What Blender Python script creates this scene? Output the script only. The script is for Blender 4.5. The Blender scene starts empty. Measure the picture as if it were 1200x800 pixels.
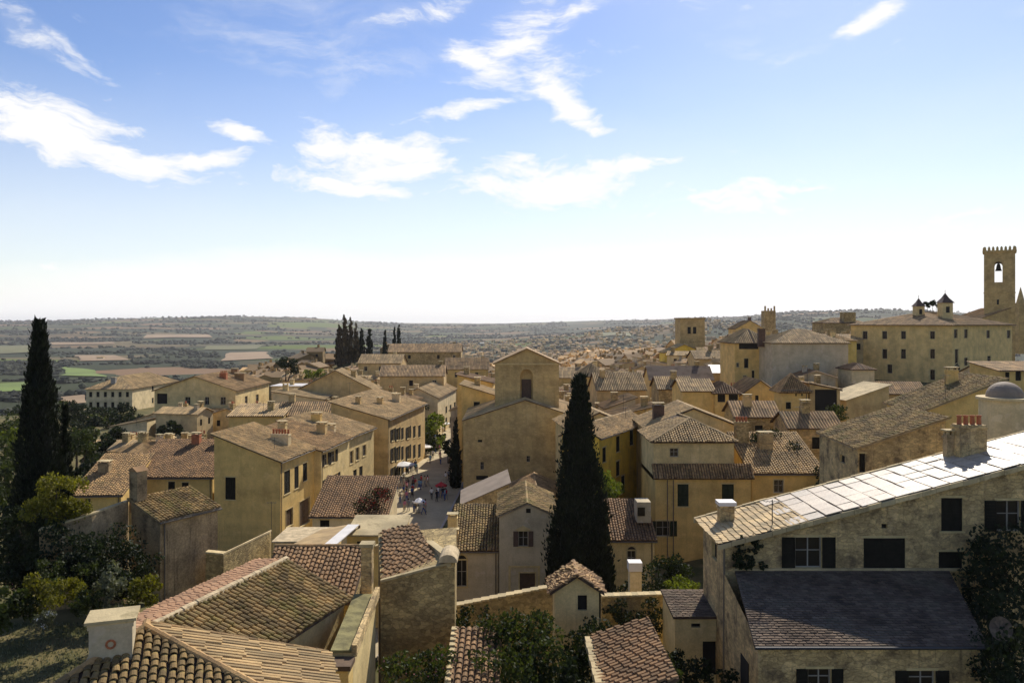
import bpy, bmesh, math, random
from mathutils import Vector, Matrix, noise
import numpy as np
R = math.radians
PI = math.pi
random.seed(7)
SC = bpy.context.scene
COL = SC.collection
F = 950.0          # focal length in photo pixels (1200 wide)
HY = 378.0         # horizon row

# ------------------------------------------------------------------ camera
cd = bpy.data.cameras.new('camera')
cam = bpy.data.objects.new('camera', cd)
COL.objects.link(cam)
cam.location = (0, 0, 0)
cam.rotation_euler = (R(90), 0, 0)
cd.sensor_width = 36.0
cd.lens = 36.0 * F / 1200.0
cd.shift_y = -(400 - HY) / 1200.0
cd.clip_start = 0.5
cd.clip_end = 60000
SC.camera = cam
SC.view_settings.view_transform = 'Standard'
SC.view_settings.look = 'None'
SC.view_settings.exposure = 0.22
SC.view_settings.gamma = 1.0
SC.view_settings.use_curve_mapping = False
SC.cycles.volume_bounces = 0
SC.cycles.max_bounces = 6

# ------------------------------------------------------------------ sun + sky
SUN_AZ = 24.0      # degrees to the right of the view direction
SUN_EL = 39.0
ld = bpy.data.lights.new('sun', 'SUN')
ld.energy = 5.0
ld.angle = R(0.5)
ld.color = (1.0, 0.93, 0.82)
sun = bpy.data.objects.new('sun', ld)
COL.objects.link(sun)
sd = Vector((math.sin(R(SUN_AZ)) * math.cos(R(SUN_EL)), math.cos(R(SUN_AZ)) * math.cos(R(SUN_EL)), math.sin(R(SUN_EL))))
sun.rotation_euler = sd.to_track_quat('Z', 'Y').to_euler()
sun.location = sd * 300

W = bpy.data.worlds.new('World')
SC.world = W
W.use_nodes = True
nt = W.node_tree
for n in list(nt.nodes):
    nt.nodes.remove(n)


def build_world():
    N, L = nt.nodes, nt.links
    out = N.new('ShaderNodeOutputWorld')
    bg = N.new('ShaderNodeBackground')
    bg.inputs['Strength'].default_value = 0.085
    L.new(bg.outputs[0], out.inputs[0])
    sky = N.new('ShaderNodeTexSky')
    sky.sky_type = 'NISHITA'
    sky.sun_disc = False
    sky.sun_elevation = R(SUN_EL)
    sky.sun_rotation = R(SUN_AZ)
    sky.altitude = 200
    sky.air_density = 1.0
    sky.dust_density = 0.35
    sky.ozone_density = 2.6
    tc = N.new('ShaderNodeTexCoord')
    sep = N.new('ShaderNodeSeparateXYZ')
    L.new(tc.outputs['Generated'], sep.inputs[0])

    def M(op, a, b=None, c=None, clamp=False):
        m = N.new('ShaderNodeMath')
        m.operation = op
        m.use_clamp = clamp
        for i, v in enumerate((a, b, c)):
            if v is None:
                continue
            if isinstance(v, (int, float)):
                m.inputs[i].default_value = v
            else:
                L.new(v, m.inputs[i])
        return m.outputs[0]

    def SM(v, a, b, lo=0.0, hi=1.0):
        m = N.new('ShaderNodeMapRange')
        m.interpolation_type = 'SMOOTHSTEP'
        L.new(v, m.inputs[0])
        m.inputs[1].default_value = a
        m.inputs[2].default_value = b
        m.inputs[3].default_value = lo
        m.inputs[4].default_value = hi
        return m.outputs[0]
    az = M('ARCTAN2', sep.outputs[0], sep.outputs[1])
    el = M('ARCSINE', sep.outputs[2])
    cmb = N.new('ShaderNodeCombineXYZ')
    L.new(az, cmb.inputs[0])
    L.new(el, cmb.inputs[1])
    # warp
    nw = N.new('ShaderNodeTexNoise')
    nw.inputs['Scale'].default_value = 7.0
    nw.inputs['Detail'].default_value = 5
    L.new(tc.outputs['Generated'], nw.inputs['Vector'])
    vs = N.new('ShaderNodeVectorMath')
    vs.operation = 'SUBTRACT'
    L.new(nw.outputs['Color'], vs.inputs[0])
    vs.inputs[1].default_value = (0.5, 0.5, 0.5)
    vm = N.new('ShaderNodeVectorMath')
    vm.operation = 'MULTIPLY_ADD'
    L.new(vs.outputs[0], vm.inputs[0])
    vm.inputs[1].default_value = (0.10, 0.08, 0)
    L.new(cmb.outputs[0], vm.inputs[2])
    uv = vm.outputs[0]
    # streaky fine noise for torn edges
    mp = N.new('ShaderNodeMapping')
    mp.inputs['Scale'].default_value = (0.9, 2.8, 1.0)
    mp.inputs['Rotation'].default_value = (0, 0, R(12))
    L.new(uv, mp.inputs['Vector'])
    nf = N.new('ShaderNodeTexNoise')
    nf.inputs['Scale'].default_value = 15.0
    nf.inputs['Detail'].default_value = 9
    nf.inputs['Roughness'].default_value = 0.66
    L.new(mp.outputs[0], nf.inputs['Vector'])
    fine = nf.outputs['Fac']
    # cloud blobs: px, py, rx, ry, angle, strength
    blobs = [(55, 150, 125, 34, -10, 1.1), (150, 182, 130, 24, -12, 1.1), (235, 188, 75, 12, 8, .9), (80, 128, 80, 20, -14, .9),
             (45, 45, 95, 14, -28, .55), (278, 160, 52, 11, -20, .95),
             (375, 172, 52, 32, -10, 1.0), (455, 188, 100, 32, 5, 1.1), (410, 216, 90, 18, -6, 1.0),
             (530, 140, 85, 13, 14, .85), (560, 78, 58, 20, -20, .95), (600, 45, 80, 30, 40, .9),
             (650, 122, 95, 22, -36, 1.05), (500, 14, 75, 13, 20, .8), (660, 20, 85, 12, 28, .7), (620, 75, 60, 30, -30, .75), (120, 135, 70, 16, -5, .7), (540, 205, 60, 8, -3, .6), (90, 60, 60, 6, -25, .5), (900, 222, 110, 14, 2, .7), (170, 255, 60, 5, 0, .4), (980, 250, 70, 7, 0, .45),
             (640, 216, 130, 30, 2, 1.1), (745, 205, 110, 11, 6, .8), (850, 238, 150, 28, 0, .85), (600, 190, 40, 16, 0, .7),
             (1015, 36, 40, 13, 18, 1.0), (352, 258, 26, 6, 0, .6), (1160, 262, 120, 20, 0, .7),
             (60, 320, 120, 9, 0, .8), (300, 300, 200, 16, 4, .7),
             (-260, 120, 150, 40, 10, 1.0), (-420, 230, 120, 30, 0, .9), (1400, 90, 130, 25, 15, .9), (1580, 220, 150, 30, 5, 1.0)]
    acc = None
    for (px, py, rx, ry, ang, st) in blobs:
        X = (px - 600) / F
        Z = (HY - py) / F
        a0 = math.atan(X)
        e0 = math.atan(Z / math.sqrt(1 + X * X))
        mpn = N.new('ShaderNodeMapping')
        mpn.vector_type = 'TEXTURE'
        mpn.inputs['Location'].default_value = (a0, e0, 0)
        mpn.inputs['Rotation'].default_value = (0, 0, R(ang))
        k = 1.25 / F
        mpn.inputs['Scale'].default_value = (rx * k * math.cos(a0) ** 1.5, ry * k, 1)
        L.new(uv, mpn.inputs['Vector'])
        ln = N.new('ShaderNodeVectorMath')
        ln.operation = 'LENGTH'
        L.new(mpn.outputs[0], ln.inputs[0])
        m = SM(ln.outputs['Value'], 0.0, 1.25, st, 0.0)
        acc = m if acc is None else M('MAXIMUM', acc, m)
    # broad thin cirrus everywhere
    nb = N.new('ShaderNodeTexNoise')
    nb.inputs['Scale'].default_value = 3.2
    nb.inputs['Detail'].default_value = 6
    L.new(mp.outputs[0], nb.inputs['Vector'])
    thin = M('MULTIPLY', SM(nb.outputs['Fac'], 0.45, 0.8, 0.0, 0.75), SM(fine, .35, .75))
    dens = M('ADD', M('MULTIPLY', acc, 1.25), M('MULTIPLY', M('SUBTRACT', fine, 0.5), 3.0))
    cl = SM(dens, 0.20, 1.35)
    halo = M('MULTIPLY', SM(acc, 0.0, 0.9, 0.0, 0.35), fine)
    cl = M('MAXIMUM', cl, M('ADD', thin, halo))
    # low white band, thicker towards the sun
    nz = N.new('ShaderNodeTexNoise')
    nz.inputs['Scale'].default_value = 3.0
    nz.inputs['Detail'].default_value = 4
    L.new(mp.outputs[0], nz.inputs['Vector'])
    lim = M('ADD', M('MULTIPLY', M('SUBTRACT', nz.outputs['Fac'], 0.5), 0.10), 0.0)
    dotv = M('COSINE', M('SUBTRACT', az, R(SUN_AZ - 3)))
    lim2 = M('ADD', M('SUBTRACT', lim, 0.03), M('MULTIPLY', dotv, 0.082))
    e2 = M('SUBTRACT', el, lim2)
    band = SM(e2, 0.00, 0.095, 1.0, 0.0)
    soft = SM(e2, 0.0, 0.30, 0.55, 0.0)
    cl = M('MAXIMUM', cl, M('MAXIMUM', band, soft), None, True)
    # cloud brightness
    mix = N.new('ShaderNodeMixRGB')
    L.new(cl, mix.inputs[0])
    hs = N.new('ShaderNodeHueSaturation')
    hs.inputs['Saturation'].default_value = 1.1
    hs.inputs['Hue'].default_value = 0.512
    hs.inputs['Value'].default_value = 1.34
    L.new(sky.outputs[0], hs.inputs['Color'])
    L.new(hs.outputs[0], mix.inputs[1])
    mix.inputs[2].default_value = (10.6, 10.5, 10.4, 1)
    # tone of the clear sky
    L.new(mix.outputs[0], bg.inputs['Color'])


build_world()


# ------------------------------------------------------------------ helpers
def P(px, py, Y):
    return Vector(((px - 600) / F * Y, Y, -(py - HY) / F * Y))


def zat(py, Y):
    return -(py - HY) / F * Y


def xat(px, Y):
    return (px - 600) / F * Y


def tag(o, label=None, cat=None, group=None, kind=None):
    if label:
        o['label'] = label
    if cat:
        o['category'] = cat
    if group:
        o['group'] = group
    if kind:
        o['kind'] = kind
    return o


def empty(name, loc=(0, 0, 0), rz=0):
    o = bpy.data.objects.new(name, None)
    o.empty_display_size = 0.5
    COL.objects.link(o)
    o.location = loc
    o.rotation_euler = (0, 0, rz)
    return o


def copy_tree(o, parent=None):
    c = o.copy()
    COL.objects.link(c)
    if parent:
        c.parent = parent
    for ch in KIDS.get(o.name, []):
        copy_tree(ch, c)
    return c


KIDS = {}


class MB:
    def __init__(s):
        s.v = []
        s.f = []
        s.m = []
        s.r = []

    def face(s, pts, m=0, r=None):
        b = len(s.v)
        s.v.extend([tuple(p) for p in pts])
        s.f.append(tuple(range(b, b + len(pts))))
        s.m.append(m)
        s.r.append(random.random() if r is None else r)

    def box(s, x0, y0, z0, x1, y1, z1, m=0, r=None):
        b = len(s.v)
        s.v += [(x0, y0, z0), (x1, y0, z0), (x1, y1, z0), (x0, y1, z0), (x0, y0, z1), (x1, y0, z1), (x1, y1, z1), (x0, y1, z1)]
        rr = random.random() if r is None else r
        for q in ((0, 3, 2, 1), (4, 5, 6, 7), (0, 1, 5, 4), (1, 2, 6, 5), (2, 3, 7, 6), (3, 0, 4, 7)):
            s.f.append(tuple(b + i for i in q))
            s.m.append(m)
            s.r.append(rr)

    def slab(s, poly, t, m=0, r=None, down=None):
        """planar polygon (3D, CCW from above) extruded by t along down vector"""
        dn = Vector(down) if down is not None else Vector((0, 0, -1))
        top = [Vector(p) for p in poly]
        bot = [p + dn * t for p in top]
        rr = random.random() if r is None else r
        s.face(top, m, rr)
        s.face(list(reversed(bot)), m, rr)
        n = len(top)
        for i in range(n):
            j = (i + 1) % n
            s.face([top[j], top[i], bot[i], bot[j]], m, rr)

    def tube(s, a, b, ra, rb=None, n=6, m=0, cap=True, r=None):
        rb = ra if rb is None else rb
        a = Vector(a)
        b = Vector(b)
        d = (b - a).normalized()
        e = d.orthogonal().normalized()
        g = d.cross(e)
        A = [a + (e * math.cos(2 * PI * i / n) + g * math.sin(2 * PI * i / n)) * ra for i in range(n)]
        B = [b + (e * math.cos(2 * PI * i / n) + g * math.sin(2 * PI * i / n)) * rb for i in range(n)]
        rr = random.random() if r is None else r
        for i in range(n):
            j = (i + 1) % n
            s.face([A[i], A[j], B[j], B[i]], m, rr)
        if cap:
            s.face(B, m, rr)
            s.face(list(reversed(A)), m, rr)

    def lathe(s, prof, cx=0, cy=0, n=12, m=0):
        for k in range(len(prof) - 1):
            r0, z0 = prof[k]
            r1, z1 = prof[k + 1]
            for i in range(n):
                a = 2 * PI * i / n
                b = 2 * PI * (i + 1) / n
                s.face([(cx + r0 * math.cos(a), cy + r0 * math.sin(a), z0), (cx + r0 * math.cos(b), cy + r0 * math.sin(b), z0),
                        (cx + r1 * math.cos(b), cy + r1 * math.sin(b), z1), (cx + r1 * math.cos(a), cy + r1 * math.sin(a), z1)], m)

    def mesh(s, name, mats, smooth=False):
        me = bpy.data.meshes.new(name)
        me.from_pydata(s.v, [], s.f)
        for mt in (mats if isinstance(mats, (list, tuple)) else [mats]):
            me.materials.append(mt)
        me.polygons.foreach_set('material_index', s.m)
        if smooth:
            me.polygons.foreach_set('use_smooth', [True] * len(s.f))
        at = me.attributes.new('rnd', 'FLOAT', 'FACE')
        at.data.foreach_set('value', s.r)
        me.update()
        return me

    def build(s, name, mats, parent=None, smooth=False):
        return link(name, s.mesh(name, mats, smooth), parent)


def link(name, me, parent=None):
    o = bpy.data.objects.new(name, me)
    COL.objects.link(o)
    if parent:
        o.parent = parent
        KIDS.setdefault(parent.name, []).append(o)
    return o


# ------------------------------------------------------------------ materials
MATS = {}
WALLS = ('palace_wall', 'yellow', 'deep_yellow', 'ochre', 'cream', 'pale', 'greywhite', 'weathered', 'oldstone', 'wall_group', 'ashlar')
WARM = ('palace_wall', 'yellow', 'deep_yellow', 'ochre', 'cream', 'pale', 'greywhite', 'stone', 'ashlar', 'weathered', 'oldstone', 'coping', 'wall_group', 'tile', 'rubble', 'mortar', 'surround', 'far_wall', 'far_roof', 'underlay_pale', 'street')


def mat(name, base, rough=0.9, var=0.25, scale=0.6, bump=0.0, bscale=8.0, stain=None, stain_amt=0.5, stain_scale=0.35,
        rnd=0.0, objvar=0.0, metal=0.0, spec=0.3, cells=None, trans=0.0, grain=0.0):
    m = bpy.data.materials.new(name)
    m.use_nodes = True
    N, L = m.node_tree.nodes, m.node_tree.links
    b = N['Principled BSDF']
    if name.startswith(WARM):
        k_ = 1.0 if name.startswith(('tile', 'slab', 'mortar', 'street', 'oldstone')) else 1.14
        base = (base[0] * 1.02 * k_, base[1] * .92 * k_, base[2] * .66 * k_)
        if stain:
            stain = (stain[0] * .95, stain[1] * .86, stain[2] * .68)
    b.inputs['Roughness'].default_value = rough
    b.inputs['Metallic'].default_value = metal
    b.inputs['Specular IOR Level'].default_value = spec
    tc = N.new('ShaderNodeTexCoord')
    co = tc.outputs['Object']

    def noise_(sc, det=5, rg=0.6, vec=None):
        n = N.new('ShaderNodeTexNoise')
        n.inputs['Scale'].default_value = sc
        n.inputs['Detail'].default_value = det
        n.inputs['Roughness'].default_value = rg
        L.new(vec or co, n.inputs['Vector'])
        return n

    def mixc(fac, a, bcol, mode='MIX'):
        x = N.new('ShaderNodeMixRGB')
        x.blend_type = mode
        if isinstance(fac, float):
            x.inputs[0].default_value = fac
        else:
            L.new(fac, x.inputs[0])
        for i, c in ((1, a), (2, bcol)):
            if isinstance(c, tuple):
                x.inputs[i].default_value = (*c[:3], 1)
            else:
                L.new(c, x.inputs[i])
        return x.outputs[0]

    def ramp(v, a, bb, lo=0.0, hi=1.0):
        r = N.new('ShaderNodeMapRange')
        r.interpolation_type = 'SMOOTHSTEP'
        L.new(v, r.inputs[0])
        r.inputs[1].default_value = a
        r.inputs[2].default_value = bb
        r.inputs[3].default_value = lo
        r.inputs[4].default_value = hi
        return r.outputs[0]
    cur = tuple(base)
    oi = N.new('ShaderNodeObjectInfo')
    if objvar:
        hs = N.new('ShaderNodeHueSaturation')
        hs.inputs['Color'].default_value = (*base, 1)
        L.new(ramp(oi.outputs['Random'], 0, 1, 1 - objvar, 1 + objvar), hs.inputs['Value'])
        wn = N.new('ShaderNodeTexWhiteNoise')
        wn.noise_dimensions = '1D'
        L.new(oi.outputs['Random'], wn.inputs['W'])
        L.new(ramp(wn.outputs['Value'], 0, 1, 1 - objvar * 1.3, 1 + objvar * .6), hs.inputs['Saturation'])
        cur = hs.outputs[0]
    n1 = noise_(scale)
    f = ramp(n1.outputs['Fac'], 0.3, 0.7, 1 - var, 1 + var)
    g = N.new('ShaderNodeCombineColor')
    for i in range(3):
        L.new(f, g.inputs[i])
    cur = mixc(1.0, cur, g.outputs[0], 'MULTIPLY')
    if grain:
        n5 = noise_(scale * 14, 3)
        f5 = ramp(n5.outputs['Fac'], 0.3, 0.7, 1 - grain, 1 + grain)
        g5 = N.new('ShaderNodeCombineColor')
        for i in range(3):
            L.new(f5, g5.inputs[i])
        cur = mixc(1.0, cur, g5.outputs[0], 'MULTIPLY')
    height = None
    if cells:
        mp = N.new('ShaderNodeMapping')
        mp.inputs['Scale'].default_value = (cells[0], cells[0], cells[1])
        L.new(co, mp.inputs['Vector'])
        nv = noise_(2.0, 2)
        av = N.new('ShaderNodeVectorMath')
        av.operation = 'MULTIPLY_ADD'
        L.new(nv.outputs['Color'], av.inputs[0])
        av.inputs[1].default_value = (0.5, 0.5, 0.5)
        L.new(mp.outputs[0], av.inputs[2])
        vo = N.new('ShaderNodeTexVoronoi')
        vo.inputs['Scale'].default_value = 1.0
        L.new(av.outputs[0], vo.inputs['Vector'])
        ve = N.new('ShaderNodeTexVoronoi')
        ve.feature = 'DISTANCE_TO_EDGE'
        ve.inputs['Scale'].default_value = 1.0
        L.new(av.outputs[0], ve.inputs['Vector'])
        sp = N.new('ShaderNodeSeparateColor')
        L.new(vo.outputs['Color'], sp.inputs[0])
        ff = ramp(sp.outputs[0], 0, 1, 1 - cells[2], 1 + cells[2])
        gg = N.new('ShaderNodeCombineColor')
        for i in range(3):
            L.new(ff, gg.inputs[i])
        cur = mixc(1.0, cur, gg.outputs[0], 'MULTIPLY')
        edge = ramp(ve.outputs['Distance'], 0.0, 0.09)
        cur = mixc(edge, mixc(1.0, cur, (cells[3],) * 3, 'MULTIPLY'), cur)
        height = edge
    if rnd:
        at = N.new('ShaderNodeAttribute')
        at.attribute_name = 'rnd'
        ad = N.new('ShaderNodeMath')
        ad.operation = 'ADD'
        L.new(at.outputs['Fac'], ad.inputs[0])
        L.new(oi.outputs['Random'], ad.inputs[1])
        fr = N.new('ShaderNodeMath')
        fr.operation = 'FRACT'
        L.new(ad.outputs[0], fr.inputs[0])
        cr = N.new('ShaderNodeValToRGB')
        e = cr.color_ramp.elements
        e[0].position = 0.0
        e[0].color = (1 - rnd, 1 - rnd, 1 - rnd, 1)
        e[1].position = 1.0
        e[1].color = (1 + rnd * .9, 1 + rnd * .7, 1 + rnd * .4, 1)
        k = cr.color_ramp.elements.new(0.55)
        k.color = (1.0, 0.95, 0.92, 1)
        L.new(fr.outputs[0], cr.inputs[0])
        cur = mixc(1.0, cur, cr.outputs[0], 'MULTIPLY')
    if stain:
        n2 = noise_(stain_scale, 8, 0.7)
        mk = ramp(n2.outputs['Fac'], 0.48, 0.66, 0, stain_amt)
        if name.startswith(WALLS):
            m3 = N.new('ShaderNodeMapping')
            m3.inputs['Scale'].default_value = (2.6, 2.6, .16)
            L.new(co, m3.inputs[0])
            n6 = noise_(1.0, 7, 0.7, m3.outputs[0])
            k6 = ramp(n6.outputs['Fac'], 0.52, 0.72, 0, stain_amt * .9)
            n7 = noise_(.9, 2)
            pk = ramp(n7.outputs['Fac'], 0.60, 0.63, 0, .35)
            cur = mixc(pk, cur, (min(1, base[0] * 1.25), min(1, base[1] * 1.28), min(1, base[2] * 1.5)))
            x6 = N.new('ShaderNodeMath')
            x6.operation = 'MAXIMUM'
            L.new(k6, x6.inputs[0])
            L.new(mk, x6.inputs[1])
            mk = x6.outputs[0]
        cur = mixc(mk, cur, tuple(stain))
    L.new(cur, b.inputs['Base Color'])
    if bump:
        bp = N.new('ShaderNodeBump')
        bp.inputs['Strength'].default_value = min(1.0, bump)
        bp.inputs['Distance'].default_value = 0.06
        n3 = noise_(bscale, 6)
        if height is not None:
            ad = N.new('ShaderNodeMath')
            ad.operation = 'MULTIPLY_ADD'
            L.new(height, ad.inputs[0])
            ad.inputs[1].default_value = 0.7
            L.new(n3.outputs['Fac'], ad.inputs[2])
            L.new(ad.outputs[0], bp.inputs['Height'])
        else:
            L.new(n3.outputs['Fac'], bp.inputs['Height'])
        L.new(bp.outputs[0], b.inputs['Normal'])
    if trans:
        tr = N.new('ShaderNodeBsdfTranslucent')
        L.new(mixc(1.0, cur, (1.0, 1.05, 0.45), 'MULTIPLY'), tr.inputs['Color'])
        ms = N.new('ShaderNodeMixShader')
        ms.inputs[0].default_value = trans
        L.new(b.outputs[0], ms.inputs[1])
        L.new(tr.outputs[0], ms.inputs[2])
        L.new(ms.outputs[0], N['Material Output'].inputs['Surface'])
    MATS[name] = m
    return m


GR = (0.13, 0.10, 0.065)
mat('yellow', (0.57, 0.43, 0.20), var=0.14, stain=(0.30, 0.20, 0.08), stain_amt=0.4, bump=0.3, bscale=5, grain=.08)
mat('deep_yellow', (0.66, 0.50, 0.10), var=0.14, stain=(0.30, 0.20, 0.08), stain_amt=0.4, bump=0.3, bscale=5, grain=.08)
mat('ochre', (0.49, 0.38, 0.22), var=0.16, stain=(0.25, 0.16, 0.08), stain_amt=0.45, bump=0.3, bscale=5, grain=.1)
mat('palace_wall', (0.60, 0.47, 0.25), var=0.15, stain=(0.28, 0.22, 0.12), stain_amt=0.4, bump=.3, bscale=5, grain=.1)
mat('cream', (0.56, 0.47, 0.29), var=0.15, stain=(0.28, 0.22, 0.14), stain_amt=0.45, bump=0.3, bscale=5, grain=.1)
mat('pale', (0.57, 0.50, 0.38), var=0.12, stain=(0.30, 0.25, 0.18), stain_amt=0.4, bump=0.3, bscale=5, grain=.08)
mat('greywhite', (0.44, 0.40, 0.35), var=0.12, stain=(0.26, 0.23, 0.19), stain_amt=0.45, bump=0.3, bscale=5, grain=.08)
mat('stone', (0.36, 0.29, 0.17), var=0.22, stain=GR, stain_amt=0.6, bump=0.7, bscale=4, cells=(3.6, 5.5, .28, .78), grain=.1)
mat('ashlar', (0.43, 0.335, 0.19), var=0.16, stain=(.20, .15, .08), stain_amt=0.45, bump=0.35, bscale=4, cells=(1.9, 3.6, .08, .88), grain=.08)
mat('weathered', (0.47, 0.37, 0.23), var=0.25, stain=(.13, .10, .075), stain_amt=0.85, stain_scale=.8, bump=0.7, bscale=4, cells=(2.6, 5.2, .18, .8), grain=.15)
mat('oldstone', (0.38, 0.30, 0.21), var=0.3, stain=(.06, .045, .03), stain_amt=0.85, stain_scale=.4, bump=0.8, bscale=3, grain=.25)
mat('coping', (0.46, 0.41, 0.31), var=0.3, stain=(.13, .11, .05), stain_amt=0.6, stain_scale=1.2, bump=0.5, rnd=.2)
mat('wall_group_a', (0.52, 0.41, 0.22), var=0.15, objvar=0.28, stain=(.22, .16, .10), stain_amt=0.4, bump=.2, bscale=4)
mat('wall_group_b', (0.46, 0.39, 0.27), var=0.15, objvar=0.25, stain=(.2, .15, .10), stain_amt=0.45, bump=.2, bscale=4)
# roof tiles
mat('tile', (0.36, 0.255, 0.155), var=0.3, scale=.5, rnd=0.34, rough=.85, stain=(.16, .14, .06), stain_amt=.5, stain_scale=.8, bump=.4, bscale=14)
mat('tile_moss', (0.25, 0.19, 0.105), var=0.5, scale=.7, rnd=0.34, rough=.9, stain=(.20, .185, .055), stain_amt=.7, stain_scale=.9, bump=.5, bscale=14)
mat('tile_red', (0.25, 0.165, 0.105), var=0.25, scale=.5, rnd=0.34, rough=.85, stain=(.22, .15, .08), stain_amt=.4, stain_scale=.8, bump=.3, bscale=14)
mat('tile_pink', (0.50, 0.325, 0.235), var=0.12, scale=.5, rnd=0.12, rough=.85, stain=(.40, .25, .17), stain_amt=.4, stain_scale=.8, bump=.2, bscale=14)
mat('tile_pale', (0.45, 0.35, 0.225), var=0.25, scale=.4, rnd=0.32, rough=.85, stain=(.20, .16, .08), stain_amt=.5, stain_scale=.7, bump=.3, bscale=14)
mat('moss', (.19, .165, .065), var=.4, scale=1.5, bump=.5)
mat('cypress_brown', (.085, .065, .035), rough=.9, var=.4, scale=.6, rnd=.5, trans=.1)
mat('underlay', (0.085, 0.055, 0.035), var=0.3, scale=1.5, rough=1)
mat('underlay_pale', (0.27, 0.20, 0.12), var=0.3, scale=1.5, rough=1, objvar=.2)
mat('slate', (0.155, 0.122, 0.094), var=0.35, scale=.5, rnd=0.35, rough=.95, spec=.05, stain=(.09, .085, .06), stain_amt=.6, stain_scale=.5, bump=.3, bscale=10)
mat('slab', (0.48, 0.40, 0.29), var=0.16, scale=.6, rnd=0.20, rough=.5, spec=.4, stain=(.40, .34, .25), stain_amt=.65, stain_scale=.9, grain=.12, bump=.2, bscale=6)
mat('rubble', (0.40, 0.33, 0.23), var=0.25, scale=.8, rnd=0.35, rough=.8, bump=.4, bscale=8)
mat('zinc', (0.27, 0.21, 0.15), var=0.15, rough=.75, metal=.0, spec=.2, bump=.05)
mat('white_sheet', (0.62, 0.58, 0.52), var=0.12, rough=.55, spec=.4)
mat('mortar', (0.50, 0.43, 0.35), var=0.25, scale=2, rough=.95, stain=(.25, .22, .16), stain_amt=.5, stain_scale=1.5, bump=.6, bscale=9)
# details
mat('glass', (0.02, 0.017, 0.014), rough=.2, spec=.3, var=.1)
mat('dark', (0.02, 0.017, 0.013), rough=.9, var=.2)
mat('frame_white', (0.30, 0.27, 0.22), rough=.6, var=.08, scale=3)
mat('frame_brown', (0.10, 0.062, 0.035), rough=.7, var=.2, scale=3)
mat('shutter_dark', (0.022, 0.019, 0.013), spec=.1, rough=.9, var=.15, scale=3)
mat('shutter_green', (0.030, 0.036, 0.020), spec=.1, rough=.9, var=.15, scale=3)
mat('shutter_brown', (0.10, 0.06, 0.038), rough=.7, var=.2, scale=3)
mat('surround', (0.48, 0.41, 0.27), rough=.9, var=.15, scale=2)
mat('clay', (0.42, 0.15, 0.065), rough=.85, var=.2, scale=3, rnd=.2)
mat('metal_dark', (0.07, 0.065, 0.06), rough=.5, metal=.5, var=.1)
mat('pipe', (0.16, 0.13, 0.09), rough=.6, var=.1)
mat('wood', (0.12, 0.075, 0.04), rough=.8, var=.25, scale=2)
mat('bark', (0.07, 0.05, 0.032), rough=.95, var=.3, scale=3, bump=.5)
# foliage
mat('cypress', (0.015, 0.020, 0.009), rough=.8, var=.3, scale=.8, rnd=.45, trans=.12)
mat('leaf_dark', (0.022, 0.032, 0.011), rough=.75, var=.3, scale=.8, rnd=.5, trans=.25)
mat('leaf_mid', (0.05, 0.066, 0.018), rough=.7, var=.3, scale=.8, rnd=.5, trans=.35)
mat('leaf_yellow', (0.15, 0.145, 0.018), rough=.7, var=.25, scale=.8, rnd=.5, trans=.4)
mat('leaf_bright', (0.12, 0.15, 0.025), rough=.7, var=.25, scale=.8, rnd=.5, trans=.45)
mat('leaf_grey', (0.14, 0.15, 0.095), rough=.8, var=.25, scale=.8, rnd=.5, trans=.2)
mat('flower_red', (0.22, 0.025, 0.03), rough=.7, var=.3, scale=2, rnd=.5, trans=.3)
mat('far_tree', (0.026, 0.030, 0.014), rough=.9, var=.3, scale=.01, rnd=.3)
mat('street', (0.42, 0.375, 0.30), rough=.85, var=.15, scale=.3, stain=(.30, .26, .2), stain_amt=.5, stain_scale=.2, bump=.2, bscale=5, grain=.08)
mat('kerb', (0.40, 0.36, 0.30), rough=.9, var=.15, scale=2, rnd=.15)
mat('skin', (0.45, 0.27, 0.18), rough=.6, var=.05)
mat('hair', (0.03, 0.02, 0.012), rough=.7, var=.1)
for nme, c in dict(cloth_white=(.75, .73, .7), cloth_red=(.5, .04, .04), cloth_blue=(.05, .09, .25), cloth_black=(.02, .02, .025), cloth_pink=(.55, .2, .25),
                   cloth_grey=(.2, .2, .2), cloth_beige=(.45, .36, .24), cloth_cyan=(.15, .35, .5)).items():
    mat(nme, c, rough=.9, var=.08, scale=4)


# ------------------------------------------------------------------ terrain
def sstep(a, b, x):
    if a == b:
        return 0.0 if x < a else 1.0
    t = max(0.0, min(1.0, (x - a) / (b - a)))
    return t * t * (3 - 2 * t)


def gauss(x, c, w):
    return math.exp(-((x - c) / w) ** 2)


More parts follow.
